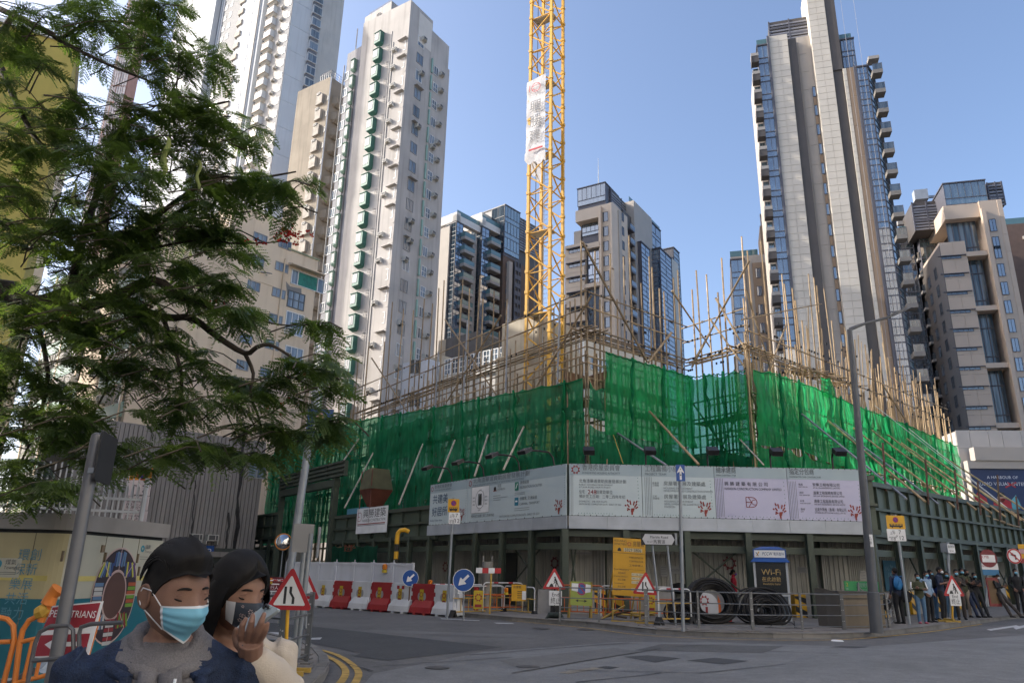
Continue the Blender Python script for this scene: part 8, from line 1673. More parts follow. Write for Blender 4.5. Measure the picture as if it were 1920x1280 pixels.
#PEOPLE
M_skin=mat('skin',(.205,.108,.072),.55,.1,14,bump=.12,bscale=420);M_skin2=mat('skin_light',(.25,.135,.092),.55,.09,14,bump=.1,bscale=420);M_hair=mat('black_hair',(.006,.005,.0045),.7,.3,60,spec=.3)
M_mask=mat('mask_blue',(.17,.43,.56),.7,.08,30);M_mw=mat('mask_white',(.62,.63,.65),.7,.05)
def eloft(b,P,RX,RY,ax=Vector((1,0,0)),n=14):
 P=[Vector(p)for p in P];k0=len(b.v)
 for i,p in enumerate(P):
  t=(P[min(i+1,len(P)-1)]-P[max(i-1,0)]).normalized();x=(ax-t*ax.dot(t)).normalized();y=t.cross(x)
  for j in range(n):q=2*pi*j/n;b.v.append(tuple(p+x*(RX[i]*cos(q))+y*(RY[i]*sin(q))))
 for i in range(len(P)-1):
  for j in range(n):b.f.append((k0+i*n+j,k0+i*n+(j+1)%n,k0+(i+1)*n+(j+1)%n,k0+(i+1)*n+j));b.m.append(0)
 b.f+=[tuple(k0+j for j in reversed(range(n))),tuple(k0+(len(P)-1)*n+j for j in range(n))];b.m+=[0,0]
def ball(b,c,rx,ry,rz,mi=0,n=12,m=8):
 k0=len(b.v)
 for i in range(m+1):
  t=pi*i/m
  for j in range(n):q=2*pi*j/n;b.v.append((c[0]+rx*sin(t)*cos(q),c[1]+ry*sin(t)*sin(q),c[2]+rz*cos(t)))
 for i in range(m):
  for j in range(n):b.f.append((k0+i*n+j,k0+(i+1)*n+j,k0+(i+1)*n+(j+1)%n,k0+i*n+(j+1)%n));b.m.append(mi)
BASE=dict(pel=(0,0,.93),ch=(0,0,1.26),nk=(0,.01,1.45),hd=(0,-.02,1.59),shL=(-.185,.01,1.40),elL=(-.23,.03,1.13),wrL=(-.23,-.06,.89),shR=(.185,.01,1.40),elR=(.23,.03,1.13),wrR=(.23,-.06,.89),hpL=(-.09,0,.90),knL=(-.10,-.02,.49),anL=(-.10,.02,.08),hpR=(.09,0,.90),knR=(.10,-.02,.49),anR=(.10,.02,.08))
PHONE=dict(elR=(.22,-.04,1.15),wrR=(.06,-.27,1.24),elL=(-.22,-.02,1.14),wrL=(-.06,-.25,1.20),hd=(0,-.05,1.585))
CROSS=dict(elR=(.23,-.04,1.16),wrR=(-.06,-.20,1.20),elL=(-.23,-.04,1.16),wrL=(.06,-.22,1.16),hd=(0,-.04,1.585))
POCK=dict(elR=(.26,.06,1.14),wrR=(.17,-.10,.96),elL=(-.26,.06,1.14),wrL=(-.17,-.10,.96))
def hand(b,w_,e,mi,k=1.0):
 d=(Vector(w_)-Vector(e)).normalized();s=d.cross(Vector((0,1,.2))).normalized();c=Vector(w_);b.path([c,c+d*.05*k,c+d*.09*k],[.026*k,.036*k,.032*k],8,mi)
 for i in range(4):o=s*(.024*(i-1.5)*k);L=(.07,.082,.078,.06)[i]*k;b.path([c+d*.08*k+o,c+d*(.08*k+L*.55)+o,c+d*(.08*k+L)+o+Vector((0,-.012*k,0))],[.0105*k,.0095*k,.007*k],6,mi)
 b.path([c+d*.03*k-s*.03*k,c+d*.06*k-s*.055*k,c+d*.095*k-s*.055*k],[.013*k,.011*k,.008*k],6,mi)
def fused(b,vox,it=3):
 me=b.mesh('body',M_skin);o=D.objects.new('tmp',me);COL.objects.link(o);r=o.modifiers.new('r','REMESH');r.mode='VOXEL';r.voxel_size=vox;s=o.modifiers.new('s','SMOOTH');s.iterations=it;s.factor=.5
 dg=bpy.context.evaluated_depsgraph_get();m2=D.meshes.new_from_object(o.evaluated_get(dg));D.objects.remove(o);return m2
def figure(P,rz,h,label,top,legs,shoe,hair=1,mask=None,pose={},near=None,fat=1.0,skin=None,sleeve=1.0,vox=.017,cap=None):
 skin=skin or M_skin;J={k:Vector(v)for k,v in{**BASE,**pose}.items()};k=h/1.7
 t=thing('person',label,'person',P,rz);b=MB();c=J['ch'];pl=J['pel'];nk=J['nk'];hd=J['hd']
 mid=(pl+c)/2
 eloft(b,[pl+Vector((0,0,-.10)),pl,mid,c,c+(nk-c)*.62,nk+Vector((0,0,-.03))],[x*fat for x in(.13,.155,.145,.17,.165,.09)],[x*fat for x in(.10,.115,.105,.12,.10,.07)])
 eloft(b,[nk+Vector((0,0,-.05)),nk,nk+(hd-nk)*.6],[.062,.056,.054],[.062,.058,.056],n=10)
 if near:[eloft(b,[Vector((0,0,1.40)),J['sh'+s]*.55+Vector((0,0,.635)),J['sh'+s]*.97],[.055,.055,.058],[.06,.06,.06],Vector((0,1,0)),10)for s in 'LR']
 if near is None:ball(b,hd,.074,.094,.112);ball(b,hd+Vector((0,-.092,-.015)),.014,.018,.022,n=6,m=5);ball(b,hd+Vector((0,-.03,-.075)),.052,.055,.045)
 for s in 'LR':
  eloft(b,[J['sh'+s]*.9+Vector((0,0,.14))*0+nk*.1,J['sh'+s],(J['sh'+s]+J['el'+s])/2,J['el'+s],(J['el'+s]*.4+J['wr'+s]*.6),J['wr'+s]],[.06*fat,.062*fat,.052,.046,.042,.034 if sleeve>.8 else .026],[.06*fat,.064*fat,.054,.048,.042,.032 if sleeve>.8 else .026],Vector((0,1,0)),10)
  eloft(b,[J['hp'+s]+Vector((0,0,.04)),J['hp'+s]*.5+J['kn'+s]*.5,J['kn'+s],J['kn'+s]*.5+J['an'+s]*.5,J['an'+s]],[.092*fat,.083,.065,.062,.055],[.098*fat,.09,.07,.066,.058],n=10)
  a=J['an'+s];eloft(b,[a+Vector((0,.05,-.045)),a+Vector((0,-.03,-.04)),a+Vector((.01 if s=='R'else-.01,-.13,-.05)),a+Vector((.015 if s=='R'else-.015,-.19,-.058))],[.035,.045,.045,.025],[.045,.045,.032,.02],n=8)
 me=fused(b,vox)
 segs=[(hd,hd,0,.10),(nk,hd,0,.055)]+[(J['sh'+s],J['el'+s],1,.06)for s in 'LR']+[(J['el'+s],J['wr'+s],1 if sleeve>.8 else 0,.045)for s in 'LR']+[(pl+Vector((0,0,.06)),c,1,.15),(c,nk-Vector((0,0,.06)),1,.16)]+[(J['hp'+s],J['kn'+s],2,.085)for s in 'LR']+[(J['kn'+s],J['an'+s],2,.062)for s in 'LR']+[(J['an'+s]+Vector((0,.06,-.045)),J['an'+s]+Vector((0,-.19,-.06)),3,.05)for s in 'LR']
 mats_=[skin,top,legs,shoe]+(near['mats']if near else[])
 me.materials.clear();[me.materials.append(m)for m in mats_]
 mi=[]
 for p in me.polygons:
  q=p.center;best=(9,0)
  for a,e,r,rad in segs:
   ab=e-a;L=ab.length_squared;u=0 if L<1e-9 else max(0,min(1,(q-a).dot(ab)/L));d=(q-a-ab*u).length-rad
   if d<best[0]:best=(d,r)
  r=best[1]
  if near:r=near['paint'](q,r,p.normal)
  mi.append(r)
 me.polygons.foreach_set('material_index',mi);me.polygons.foreach_set('use_smooth',[True]*len(mi))
 if near and near.get('fold'):
  N_=[v.normal.copy()for v in me.vertices]
  for v,n_ in zip(me.vertices,N_):
   if v.co.z<1.44 and v.co.z>.5:q=v.co;f=noise.noise(Vector((q.x*9,q.y*9,q.z*14)))*.012+noise.noise(Vector((q.x*22+q.z*16,q.y*20,q.z*22)))*.006;v.co=q+n_*f*near['fold']
 o=link('body',me,t);o.scale=(k,k,k)
 if near is None or near.get('hands',True):
  b=MB();[hand(b,J['wr'+s],J['el'+s],0)for s in(near or{}).get('hand','LR')]
  import bmesh as bm_
  B=bm_.new();B.from_mesh(me);m3=b.mesh('h',skin,True);B.from_mesh(m3);B.to_mesh(me);B.free()
 def sub(name,b,m,sm='all'):q=link(name,b.mesh(name,m,sm),t);q.scale=(k,k,k);return q
 if near is None:
  b=MB();y=.012
  if hair:ball(b,hd+Vector((0,.018,.028)),.084,.098,.104);[b.v.__setitem__(i,(v[0],v[1],max(v[2],hd.z+(.055 if v[1]<hd.y-.035 else(-.02 if v[1]<hd.y+.03 else(-.06 if hair==1 else-.16))))))for i,v in enumerate(b.v)];sub('hair',b,M_hair)
  if hair==2:b=MB();ball(b,hd+Vector((0,.11,-.03)),.04,.05,.06);sub('bun',b,M_hair)
  if cap:b=MB();ball(b,hd+Vector((0,.005,.055)),.088,.105,.075);b.box(-.07,.07,hd.y-.2,hd.y-.06,hd.z+.035,hd.z+.05);sub('cap',b,cap)
  if mask:b=MB();ball(b,hd+Vector((0,-.055,-.045)),.062,.062,.05);sub('mask',b,mask)
  b=MB();[ball(b,hd+Vector((x,-.083,.012)),.012,.008,.006,n=6,m=4)for x in(-.03,.03)];sub('eyes',b,M_hair)
  b=MB();[ball(b,hd+Vector((x,.005,-.005)),.012,.022,.032,n=6,m=5)for x in(-.076,.076)];sub('ears',b,skin)
 return t,J,k
cl=lambda n,c,r=.85,v=.15:mat(n,c,r,v,6)
K_blk=cl('cloth_black',(.013,.013,.015));K_navy=cl('cloth_navy',(.014,.022,.05));K_jean=cl('cloth_jeans',(.09,.17,.27));K_olive=cl('cloth_olive',(.05,.055,.028));K_lb=cl('cloth_light_blue',(.22,.31,.42));K_cob=cl('cloth_cobalt',(.02,.05,.26));K_brn=cl('cloth_brown',(.05,.04,.035));K_tan=cl('cloth_tan',(.25,.2,.15));K_wsh=cl('shoe_white',(.45,.45,.47));K_pink=cl('shoe_pink',(.40,.09,.12));K_red=cl('jacket_red',(.33,.012,.03));K_gre=cl('cloth_grey',(.12,.12,.12))
def fp(x,y,dy=0):p=pv(x,y);return p+Vector((dy*.68,dy,0))
def bag(name,label,P,rz,m,sx=.15,sy=.09,sz=.22,strap=True):
 t=thing(name,label,'bag',P,rz);b=MB();b.v=[];ball(b,(0,0,sz),sx,sy,sz);b.v=[(v[0],max(v[1],-sy*.8),max(v[2],.02))for v in b.v];lpart('bag_body',b,m,t,True);b=MB();ball(b,(0,sy*.7,sz*.6),sx*.7,sy*.5,sz*.45);lpart('pocket',b,m,t,True)
 b=MB()
 for x in(-sx*.6,sx*.6):b.path([(x,0,sz*2),(x*.9,-.12,sz*2.05),(x,-.17,sz*1.4),(x,-.05,sz*.5)],.014,6)
 lpart('strap',b,m,t,True);return t
t,J,k=figure(fp(1690,1169),radians(195),1.72,'person in navy top seen from behind wearing a blue backpack, by the sign pole',K_navy,K_blk,K_blk,pose=dict(elR=(.25,.05,1.12),wrR=(.27,-.02,.88)));bag('backpack','bright blue backpack on the back of the person by the sign pole',t.location+Vector((-.03,-.17,1.02)),radians(15),mat('backpack_blue',(.02,.16,.38),.6,.15,6),.15,.10,.22);p=t.location+Vector((-.40,.0,.38));bag('shoulder_bag','black holdall hanging beside the person with the blue backpack',p,0,K_blk,.14,.1,.19)
t,J,k=figure(fp(1731,1169),radians(-8),1.55,'woman in an olive and white sleeved jacket and blue jeans with arms crossed',K_olive,K_jean,K_pink,1,M_mask,CROSS,fat=1.05);b=MB();[b.path([J['sh'+s]+Vector((.05 if s=='R'else-.05,-.03,0)),J['el'+s]+Vector((.045 if s=='R'else-.045,-.02,.03)),J['el'+s]+Vector((0,-.05,.0))],.025,6)for s in 'LR'];q=link('sleeve_panel',b.mesh('sleeve_panel',M_wht,'all'),t);q.scale=(k,k,k);bag('tote_bag','dark patterned bag with bright charms beside the woman in the olive jacket',t.location+Vector((-.42,.05,.62)),0,K_blk,.2,.12,.2)
figure(fp(1745,1167,.25),radians(20),1.62,'man in a pale blue jacket and black trousers behind the woman in olive',K_lb,K_blk,K_blk,1,M_mask,POCK)
figure(fp(1752,1163,.5),radians(25),1.66,'person in a cobalt blue shirt and pale jeans, half behind the man in pale blue',K_cob,K_jean,K_blk,1,M_mask,POCK)
t,J,k=figure(fp(1772,1162),radians(45),1.74,'man in a dark navy tee shirt with a backpack, looking at his phone',K_navy,K_blk,K_wsh,1,M_mw,PHONE,sleeve=.5);bag('backpack','black backpack worn by the man in the navy tee shirt',t.location+Vector((-.14,.16,1.02)),radians(45+180),K_blk,.16,.11,.24)
figure(fp(1784,1162,.5),radians(-30),1.6,'woman in brown behind the roadworks triangle in the bus queue',K_brn,K_jean,K_wsh,1,M_mask,PHONE)
figure(fp(1805,1161),radians(-20),1.66,'man in a dark brown jacket and trousers right of the roadworks triangle',K_brn,K_brn,K_blk,1,M_mask,PHONE,fat=1.05)
figure(fp(1812,1158,.6),radians(-10),1.72,'tall person in an olive jacket and tan trousers behind the man in brown',K_olive,K_tan,K_blk,1,M_mask,PHONE)
LEAN=dict(pel=(0,.12,.90),ch=(0,.16,1.22),nk=(0,.14,1.40),hd=(0,.09,1.54),shL=(-.185,.15,1.36),shR=(.185,.15,1.36),elL=(-.22,.08,1.12),wrL=(-.06,-.10,1.16),elR=(.22,.08,1.12),wrR=(.06,-.12,1.2),hpL=(-.09,.12,.88),hpR=(.09,.12,.88),knL=(-.10,-.08,.48),knR=(.10,-.10,.48),anL=(-.10,-.24,.08),anR=(.10,-.28,.08))
figure(fp(1828,1156),radians(10),1.70,'person all in black leaning back against a concrete block with crossed hands',K_blk,K_navy,K_blk,1,K_blk,LEAN)
figure(fp(1841,1156),radians(0),1.58,'shorter woman in black with a pale mask and a dark bag, leaning on the block',K_blk,K_blk,K_blk,1,M_mask,LEAN)
figure(fp(1886,1156),radians(35),1.52,'man in a black cap and open jacket over blue, leaning with legs stretched out',K_blk,K_brn,K_blk,0,M_mw,{**LEAN,'anR':(.12,-.5,.08),'knR':(.11,-.22,.46)},cap=K_blk)
figure(fp(1917,1152),radians(-10),1.66,'person in black with a white front at the right edge of the queue',K_blk,K_blk,K_blk,1,M_mask,POCK)
figure(pv(1394,1160)+Vector((0,.9,0)),radians(75),1.66,'woman in a red jacket and purple mask walking behind the cable coils',K_red,K_blk,K_blk,2,mat('mask_purple',(.11,.04,.3),.7),dict(anL=(-.10,.22,.10),anR=(.10,-.2,.08),knR=(.10,-.14,.5)))
#the two walking past the camera: heads are modelled in full
def headshape(t,a,mk=False):
 """t from crown, a from the face (0) round to +x"""
 d=Vector((sin(t)*sin(a),-sin(t)*cos(a),cos(t)));x,y,z=d;dn=max(0,-z);fr=max(0,-y)
 P=Vector((x*.075*(1-.30*dn**1.3),y*(.094 if y<0 else .104-.02*dn),z*.118));P.y-=.012*dn*fr+.0
 g=lambda cx,cz,s:math.exp(-((P.x-cx)**2+(P.z-cz)**2)/(2*s*s))*(1 if y<0 else 0)
 if mk:P.y-=.016*math.exp(-(P.x**2)/(2*.016**2))*math.exp(-((P.z+.022)**2)/(2*.026**2))+.004;return P
 for s in(-1,1):P.y+=.010*g(.033*s,.012,.013)-.0075*g(.033*s,.010,.0085)-.004*g(.03*s,.032,.014)-.004*g(.045*s,-.025,.018)
 P.y-=.018*math.exp(-(P.x**2)/(2*.0095**2))*(1 if y<0 else 0)*max(0,min(1,(.022-P.z)/.045))*max(0,min(1,(P.z+.045)/.014))+.004*g(0,-.065,.022)
 return P
def head(t,c,f,up_,k,skin,kind):
 f=f.normalized();x=up_.cross(-f).normalized()*-1;x=f.cross(up_).normalized();z=x.cross(f).normalized();R=Matrix((x,-f,z)).transposed().to_4x4();M=Matrix.Translation(c)@R@Matrix.Scale(k,4);off=wloc(t)
 def sub(name,b,m,sm='all'):b.v=[tuple(M@Vector(v))for v in b.v];return part(name,b,m,t,sm)
 b=MB();n,m=64,56
 for i in range(m+1):
  for j in range(n):b.v.append(tuple(headshape(pi*i/m,2*pi*j/n)))
 for i in range(m):
  for j in range(n):b.f.append((i*n+j,(i+1)*n+j,(i+1)*n+(j+1)%n,i*n+(j+1)%n));b.m.append(0)
 for s in(-1,1):
  k0=len(b.v);ball(b,(0,0,0),.009,.021,.032,0,12,10)
  for i in range(k0,len(b.v)):v=b.v[i];q=.005 if(v[0]*s>0 and hypot(v[1]/.021,v[2]/.032)<.75)else 0;b.v[i]=(s*.0755+v[0]-s*q*1.6+s*max(0,v[1])*.5,.012+v[1],-.008+v[2]+v[1]*.2)
 sub('head',b,skin)
 b=MB()
 for s in(-1,1):
  P=[];
  for i in range(7):u=-1+i/3;xx=s*.033+u*.0155;P.append(Vector((xx,-.0835+.006*u*u+abs(xx)*.06,.0045-.003*(1-u*u)+.0015*u*s)))
  b.path(P,[.0010,.0021,.0026,.0027,.0026,.0022,.0012],6)
 sub('lashes',b,M_hair);b=MB()
 for s in(-1,1):b.path([Vector((s*.033+u*.015,-.0865+.006*u*u+.002,.0165-.003*u*u))for u in(-1,-.6,-.2,.2,.6,1)],[.0004,.0009,.0011,.0011,.0009,.0004],5)
 sub('lid_crease',b,mat('lid_shadow',(.16,.08,.055),.6));b=MB()
 for s in(-1,1):b.path([Vector((s*(.015+.006*i),-.0895+.0022*i+.0002*i*i,.0300+.0045*sin(pi*i/6)-.0012*i))for i in range(6)],[.0022,.0036,.0038,.0034,.0026,.0010],6)
 sub('brows',b,M_hair)
 def shell(H,T,i0=0,sweep=0.0):
  b=MB();n,m=80,48;idx={}
  for i in range(m+1):
   for j in range(n):
    tt=pi*.78*i/m;a=2*pi*j/n;aa=abs((a+pi)%(2*pi)-pi);p=headshape(tt,a);hz=H(aa)
    pz=max(p.z,hz);
    if p.z<hz:tt2=tt;p=Vector((p.x,p.y,hz));lim=0.0
    else:lim=min(1,(p.z-hz)/.018)
    d=Vector((p.x,p.y*.8,p.z*.7+.02)).normalized();th=T(aa,p.z)*lim*(1+.12*noise.noise(Vector((p.x*70,p.y*14,p.z*20))));b.v.append(tuple(p+d*(th+.0012)))
  for i in range(m):
   for j in range(n):
    q=(i*n+j,(i+1)*n+j,(i+1)*n+(j+1)%n,i*n+(j+1)%n)
    b.f.append(q);b.m.append(0)
  return b
 lin=lambda P:(lambda a:next((z0+(z1-z0)*(a-a0)/(a1-a0)for(a0,z0),(a1,z1)in zip(P,P[1:])if a<=a1),P[-1][1]))
 if kind=='man':
  sub('hair',shell(lin([(0,.064),(.5,.068),(.95,.052),(1.2,.03),(1.38,-.005),(1.6,.022),(1.95,-.015),(2.5,-.06),(3.2,-.068)]),lambda a,z:.004+.020*max(0,min(1,(z-.045)/.04))+(.012*max(0,1-a/.9)*(z>.06))),M_hair)
  b=MB();Rn=random.Random(8);H_=lin([(0,.064),(.5,.068),(.95,.052),(1.2,.03),(3.2,.03)])
  for _ in range(300):
   x0=Rn.uniform(-.068,.07);P=[];ph=Rn.uniform(-.01,.01);e0=Rn.uniform(0,.25)
   for i in range(7):u=e0+(1-e0)*i/6;th=-.92+2.35*u;xx=x0*(1-.12*sin(pi*u))+.012*u+ph*sin(2*u);rz_=.118*sqrt(max(.05,1-(xx/.086)**2));P.append(Vector((xx,.1*sin(th)*sqrt(max(.1,1-(xx/.09)**2))+.006,rz_*cos(th*.92)+.020+.004*sin(i+ph*900))))
   b.path(P,[.0012,.0026,.003,.003,.0028,.0022,.0008],4)
  sub('hair_strand',b,M_hair)['kind']='stuff'
  b=MB();nu,nv=28,18
  for i in range(nu+1):
   a=-1.08+2.16*i/nu;e=abs(a)/1.08
   for j in range(nv+1):
    v=j/nv;z=(-.004-.012*e)+(-.108+.030*e-(-.004-.012*e))*v;tt=math.acos(max(-.995,min(.995,z/.118)));tt=min(tt,2.35);p=headshape(tt,a,True);p.z=z;pl=.0042*(abs(((v*4)%1)-.5)*2)*(.15<v<.9);bulge=.010*sin(pi*min(1,v*1.05))*(1-e*e);p+=Vector((p.x,p.y,0)).normalized()*(.004+pl+bulge);b.v.append(tuple(p))
  for i in range(nu):
   for j in range(nv):q=i*(nv+1)+j;b.f.append((q,q+1,q+nv+2,q+nv+1));b.m.append(1 if j in(0,nv-1)or i in(0,nu-1)else 0)
  W0=[Vector(b.v[0]),Vector(b.v[nv]),Vector(b.v[nu*(nv+1)]),Vector(b.v[nu*(nv+1)+nv])];sub('mask',b,[M_mask,M_mw])
  b=MB()
  for i,s in((0,-1),(2,1)):b.path([W0[i],Vector((s*.076,-.01,.012)),Vector((s*.082,.022,.012)),Vector((s*.084,.032,-.01)),Vector((s*.080,.018,-.032)),W0[i+1]],.0017,6)
  sub('ear_loop',b,M_mw)
 else:
  sub('hair',shell(lin([(0,.088),(.25,.072),(.7,.045),(1.0,.005),(1.25,-.04),(3.2,-.08)]),lambda a,z:.010+.006*(z>0)),M_hair)
  b=MB();nu,nv=60,26
  for i in range(nu+1):
   a=1.02+(2*pi-2.04)*i/nu;e=abs(a-pi)/(pi-1.02)
   for j in range(nv+1):
    v=j/nv;z=.035-.34*v*(1-.25*e);r=.090+.012*sin(pi*min(1,v*2))+.006*noise.noise(Vector((a*9,v*3,1)))+.02*v*(1-e);y=-cos(a)*r*1.15;b.v.append((sin(a)*r+.01*noise.noise(Vector((a*3,v*4,5))),y+.02*v,z))
  for i in range(nu):
   for j in range(nv):q=i*(nv+1)+j;b.f.append((q,q+nv+1,q+nv+2,q+1));b.m.append(0)
  sub('long_hair',b,M_hair)
  b=MB();nu,nv=26,16;mk=mat('mask_slate',(.035,.045,.065),.8,.1,20);fl=mat('mask_flower',(.42,.34,.33),.8,.1)
  for i in range(nu+1):
   a=-1.12+2.24*i/nu;e=abs(a)/1.12
   for j in range(nv+1):
    v=j/nv;z=(.000-.012*e)+(-.108+.034*e-(.000-.012*e))*v;tt=min(2.35,math.acos(max(-.99,z/.118)));p=headshape(tt,a,True);p.z=z;p+=Vector((p.x,p.y,0)).normalized()*(.005+.012*sin(pi*v)*max(0,1-e*1.3));b.v.append(tuple(p))
  for i in range(nu):
   for j in range(nv):q=i*(nv+1)+j;b.f.append((q,q+1,q+nv+2,q+nv+1));b.m.append(1 if abs(i+.5-nu/2)>nu*.36 else 0)
  G_=[Vector(v)for v in b.v];sub('mask',b,[mk,M_mw]);b=MB();Rn=random.Random(2)
  for q in range(26):
   i,j=Rn.randrange(6,nu-6),Rn.randrange(2,nv-2);p=G_[i*(nv+1)+j];du=(G_[(i+1)*(nv+1)+j]-p).normalized();dv=(G_[i*(nv+1)+j+1]-p).normalized();n_=du.cross(dv).normalized();n_=n_ if n_.dot(Vector((p.x,p.y,0)))>0 else-n_;p=p+n_*.0012;s_=Rn.uniform(.0045,.0085)
   for g in range(6):a0=2*pi*g/6;b.poly([p+(du*cos(a0)+dv*sin(a0))*s_*.25,p+(du*cos(a0+.3)+dv*sin(a0+.3))*s_*.8,p+(du*cos(a0)+dv*sin(a0))*s_,p+(du*cos(a0-.3)+dv*sin(a0-.3))*s_*.8])
  sub('mask_flowers',b,fl,False)
  b=MB()
  for s in(-1,1):b.path([Vector((s*.066,-.038,-.02)),Vector((s*.080,.0,.012)),Vector((s*.084,.03,-.005))],.0015,5)
  sub('ear_loop',b,M_mw)
 return M
K_den=mat('denim',(.012,.024,.058),.9,.3,14,bump=.4,bscale=260,grain=((35,.3),(240,.4)));K_hood=mat('hoodie_grey',(.14,.132,.135),.9,.15,10,bump=.3,bscale=160,grain=((300,.3),));K_thr=mat('denim_seam',(.03,.05,.10),.8);K_crm=mat('cream_jacket',(.46,.40,.33),.85,.1,6,bump=.2,bscale=200)
def at_d(x,y,dep):return EYE+ray(x,y)*dep
def stride(P,k):d=(.105-P.z)/k;return dict(anL=(-.10,.14,.08+d),anR=(.10,-.10,.08+d),knL=(-.10,-.06,.50+d*.5),knR=(.11,-.24,.52+d*.5))
hc=at_d(330,1111,1.97);fdir=Vector((.80,-.56,-.20));kM=.93
def paintM(q,r,n_):
 hy=hypot(q.x,q.y)
 if q.z>1.44 and hy<.085:return 0
 if q.z>1.33 and hy<.12 or q.y<-.02 and abs(q.x-.02)<.075:return 4
 return 1 if r==0 and q.z>1.2 else r
Pm=Vector((hc.x-.02,hc.y+.04,hc.z-1.57*kM))
t,J,k=figure(Pm,radians(22),1.7*kM,'young man in a denim jacket, grey hood and blue face mask walking past the camera',K_den,K_navy,K_wsh,pose=dict({**POCK,**stride(Pm,kM)},hd=(.02,-.06,1.60),nk=(0,-.01,1.455),shL=(-.215,.01,1.365),shR=(.215,.01,1.365)),near=dict(mats=[K_hood,K_thr],paint=paintM,fold=.5),fat=1.08,vox=.0095)
head(t,hc,fdir,Vector((.10,-.12,1)),1.0,M_skin,'man')
Mz=Matrix.Translation(t.location)@Matrix.Rotation(radians(22),4,'Z')@Matrix.Scale(k,4)
def wparts(name,paths,m,n=10):
 b=MB()
 for P,Rr in paths:b.path([Mz@Vector(p)for p in P],[r*k for r in Rr]if hasattr(Rr,'__len__')else Rr*k,n)
 return part(name,b,m,t,'all')
arc=lambda r,z,zb,a0,a1,N=18,yo=.0:[(r*sin(a0+(a1-a0)*i/N),yo-r*.92*cos(a0+(a1-a0)*i/N),z+(zb-z)*(1-cos(a0+(a1-a0)*i/N))/2)for i in range(N+1)]
wparts('hood',[(arc(.082,1.395,1.475,.28,2*pi-.28),[.017+.014*sin(pi*i/18)+.003*sin(i*2.3)for i in range(19)]),(arc(.112,1.36,1.445,.12,2*pi-.12),[.019+.019*sin(pi*i/18)+.004*sin(i*1.9)for i in range(19)]),(arc(.135,1.335,1.40,.3,2*pi-.3),[.012+.016*sin(pi*i/18)for i in range(19)]),([(.02,-.13,1.37),(.03,-.145,1.30),(.025,-.14,1.2)],[.03,.028,.02]),([(-.03,-.12,1.37),(-.035,-.14,1.3),(-.03,-.135,1.22)],[.028,.026,.018])],K_hood)
wparts('collar',[(arc(.145,1.35,1.43,.55,2*pi-.55),[.012+.014*sin(pi*i/18)for i in range(19)]),([(.10,-.125,1.36),(.105,-.14,1.28),(.085,-.148,1.15),(.08,-.14,1.0)],[.016,.016,.014,.014]),([(-.085,-.125,1.36),(-.09,-.14,1.28),(-.075,-.148,1.15),(-.07,-.14,1.0)],[.016,.016,.014,.014])],K_den)
wparts('seam',[([(x,-.131+abs(x)*.12,1.275)for x in(.10,.13,.16,.19)],.003),([(-x,-.131+abs(x)*.12,1.275)for x in(.10,.13,.16,.19)],.003),([(.20,-.06,1.43),(.235,-.03,1.37),(.245,-.02,1.30)],.003),([(-.20,-.06,1.43),(-.235,-.03,1.37),(-.245,-.02,1.30)],.003),([(.112,-.150,1.30),(.10,-.158,1.15),(.095,-.15,1.0)],.003)],K_thr,5)
wparts('drawstring',[([(.035,-.175,1.36),(.03,-.18,1.28),(.03,-.172,1.2)],.004)],M_wht,5)
hc=at_d(445,1108,2.32);fdir=Vector((.82,-.54,-.28));kW=.90
def paintW(q,r,n_):
 if r in(0,1)and abs(q.x)<.115 and q.y<.03 and q.z>1.0:return 0 if q.z>1.315-.25*abs(q.x)*0 else 4
 return r
Pm=Vector((hc.x-.03,hc.y+.05,hc.z-1.59*kW))
t,J,k=figure(Pm,radians(28),1.7*kW,'young woman in a cream jacket and floral mask holding a phone to her mouth',K_crm,K_blk,K_wsh,pose=dict(stride(Pm,kW),hd=(.01,-.06,1.60),elL=(-.24,.04,1.13),wrL=(-.22,-.08,.92),elR=(.24,-.10,1.12),wrR=(.17,-.31,1.33),shL=(-.18,.01,1.385),shR=(.18,.01,1.385)),near=dict(mats=[K_blk],paint=paintW,fold=1.2,hand='L'),skin=M_skin2,vox=.0095)
head(t,hc,fdir,Vector((.14,-.10,1)),.96,M_skin2,'woman')
Mz=Matrix.Translation(t.location)@Matrix.Rotation(radians(28),4,'Z')@Matrix.Scale(k,4)
wparts('collar',[([(-.115,-.10,1.40),(-.125,-.125,1.30),(-.115,-.14,1.15),(-.11,-.13,1.0)],[.016,.018,.014,.014]),([(.115,-.10,1.40),(.125,-.125,1.30),(.115,-.14,1.15),(.11,-.13,1.0)],[.016,.018,.014,.014]),(arc(.115,1.40,1.45,.9,2*pi-.9),.014)],K_crm)
b=MB();b.path([Mz@Vector(p)for p in arc(.078,1.385,1.47,-2.0,2.0,24)],.0018,5)
for p in arc(.080,1.383,1.47,-.9,.9,9):ball(b,Mz@Vector(p),.005,.005,.005,0,6,4)
part('necklace',b,mat('gold',(.55,.33,.08),.3,metal=.9),t,'all')
dW=2.02;q=lambda x,y,d=0:at_d(x,y,dW+d);ph=thing('mobile_phone','pale grey mobile phone with a camera bump held slanted before the woman','phone',q(482,1155))
c4=[q(441,1177,.03),q(464,1183,-.01),q(523,1141,-.03),q(500,1130,.01)];nrm=(c4[1]-c4[0]).cross(c4[3]-c4[0]).normalized();nrm=nrm if nrm.dot(EYE-c4[0])>0 else-nrm
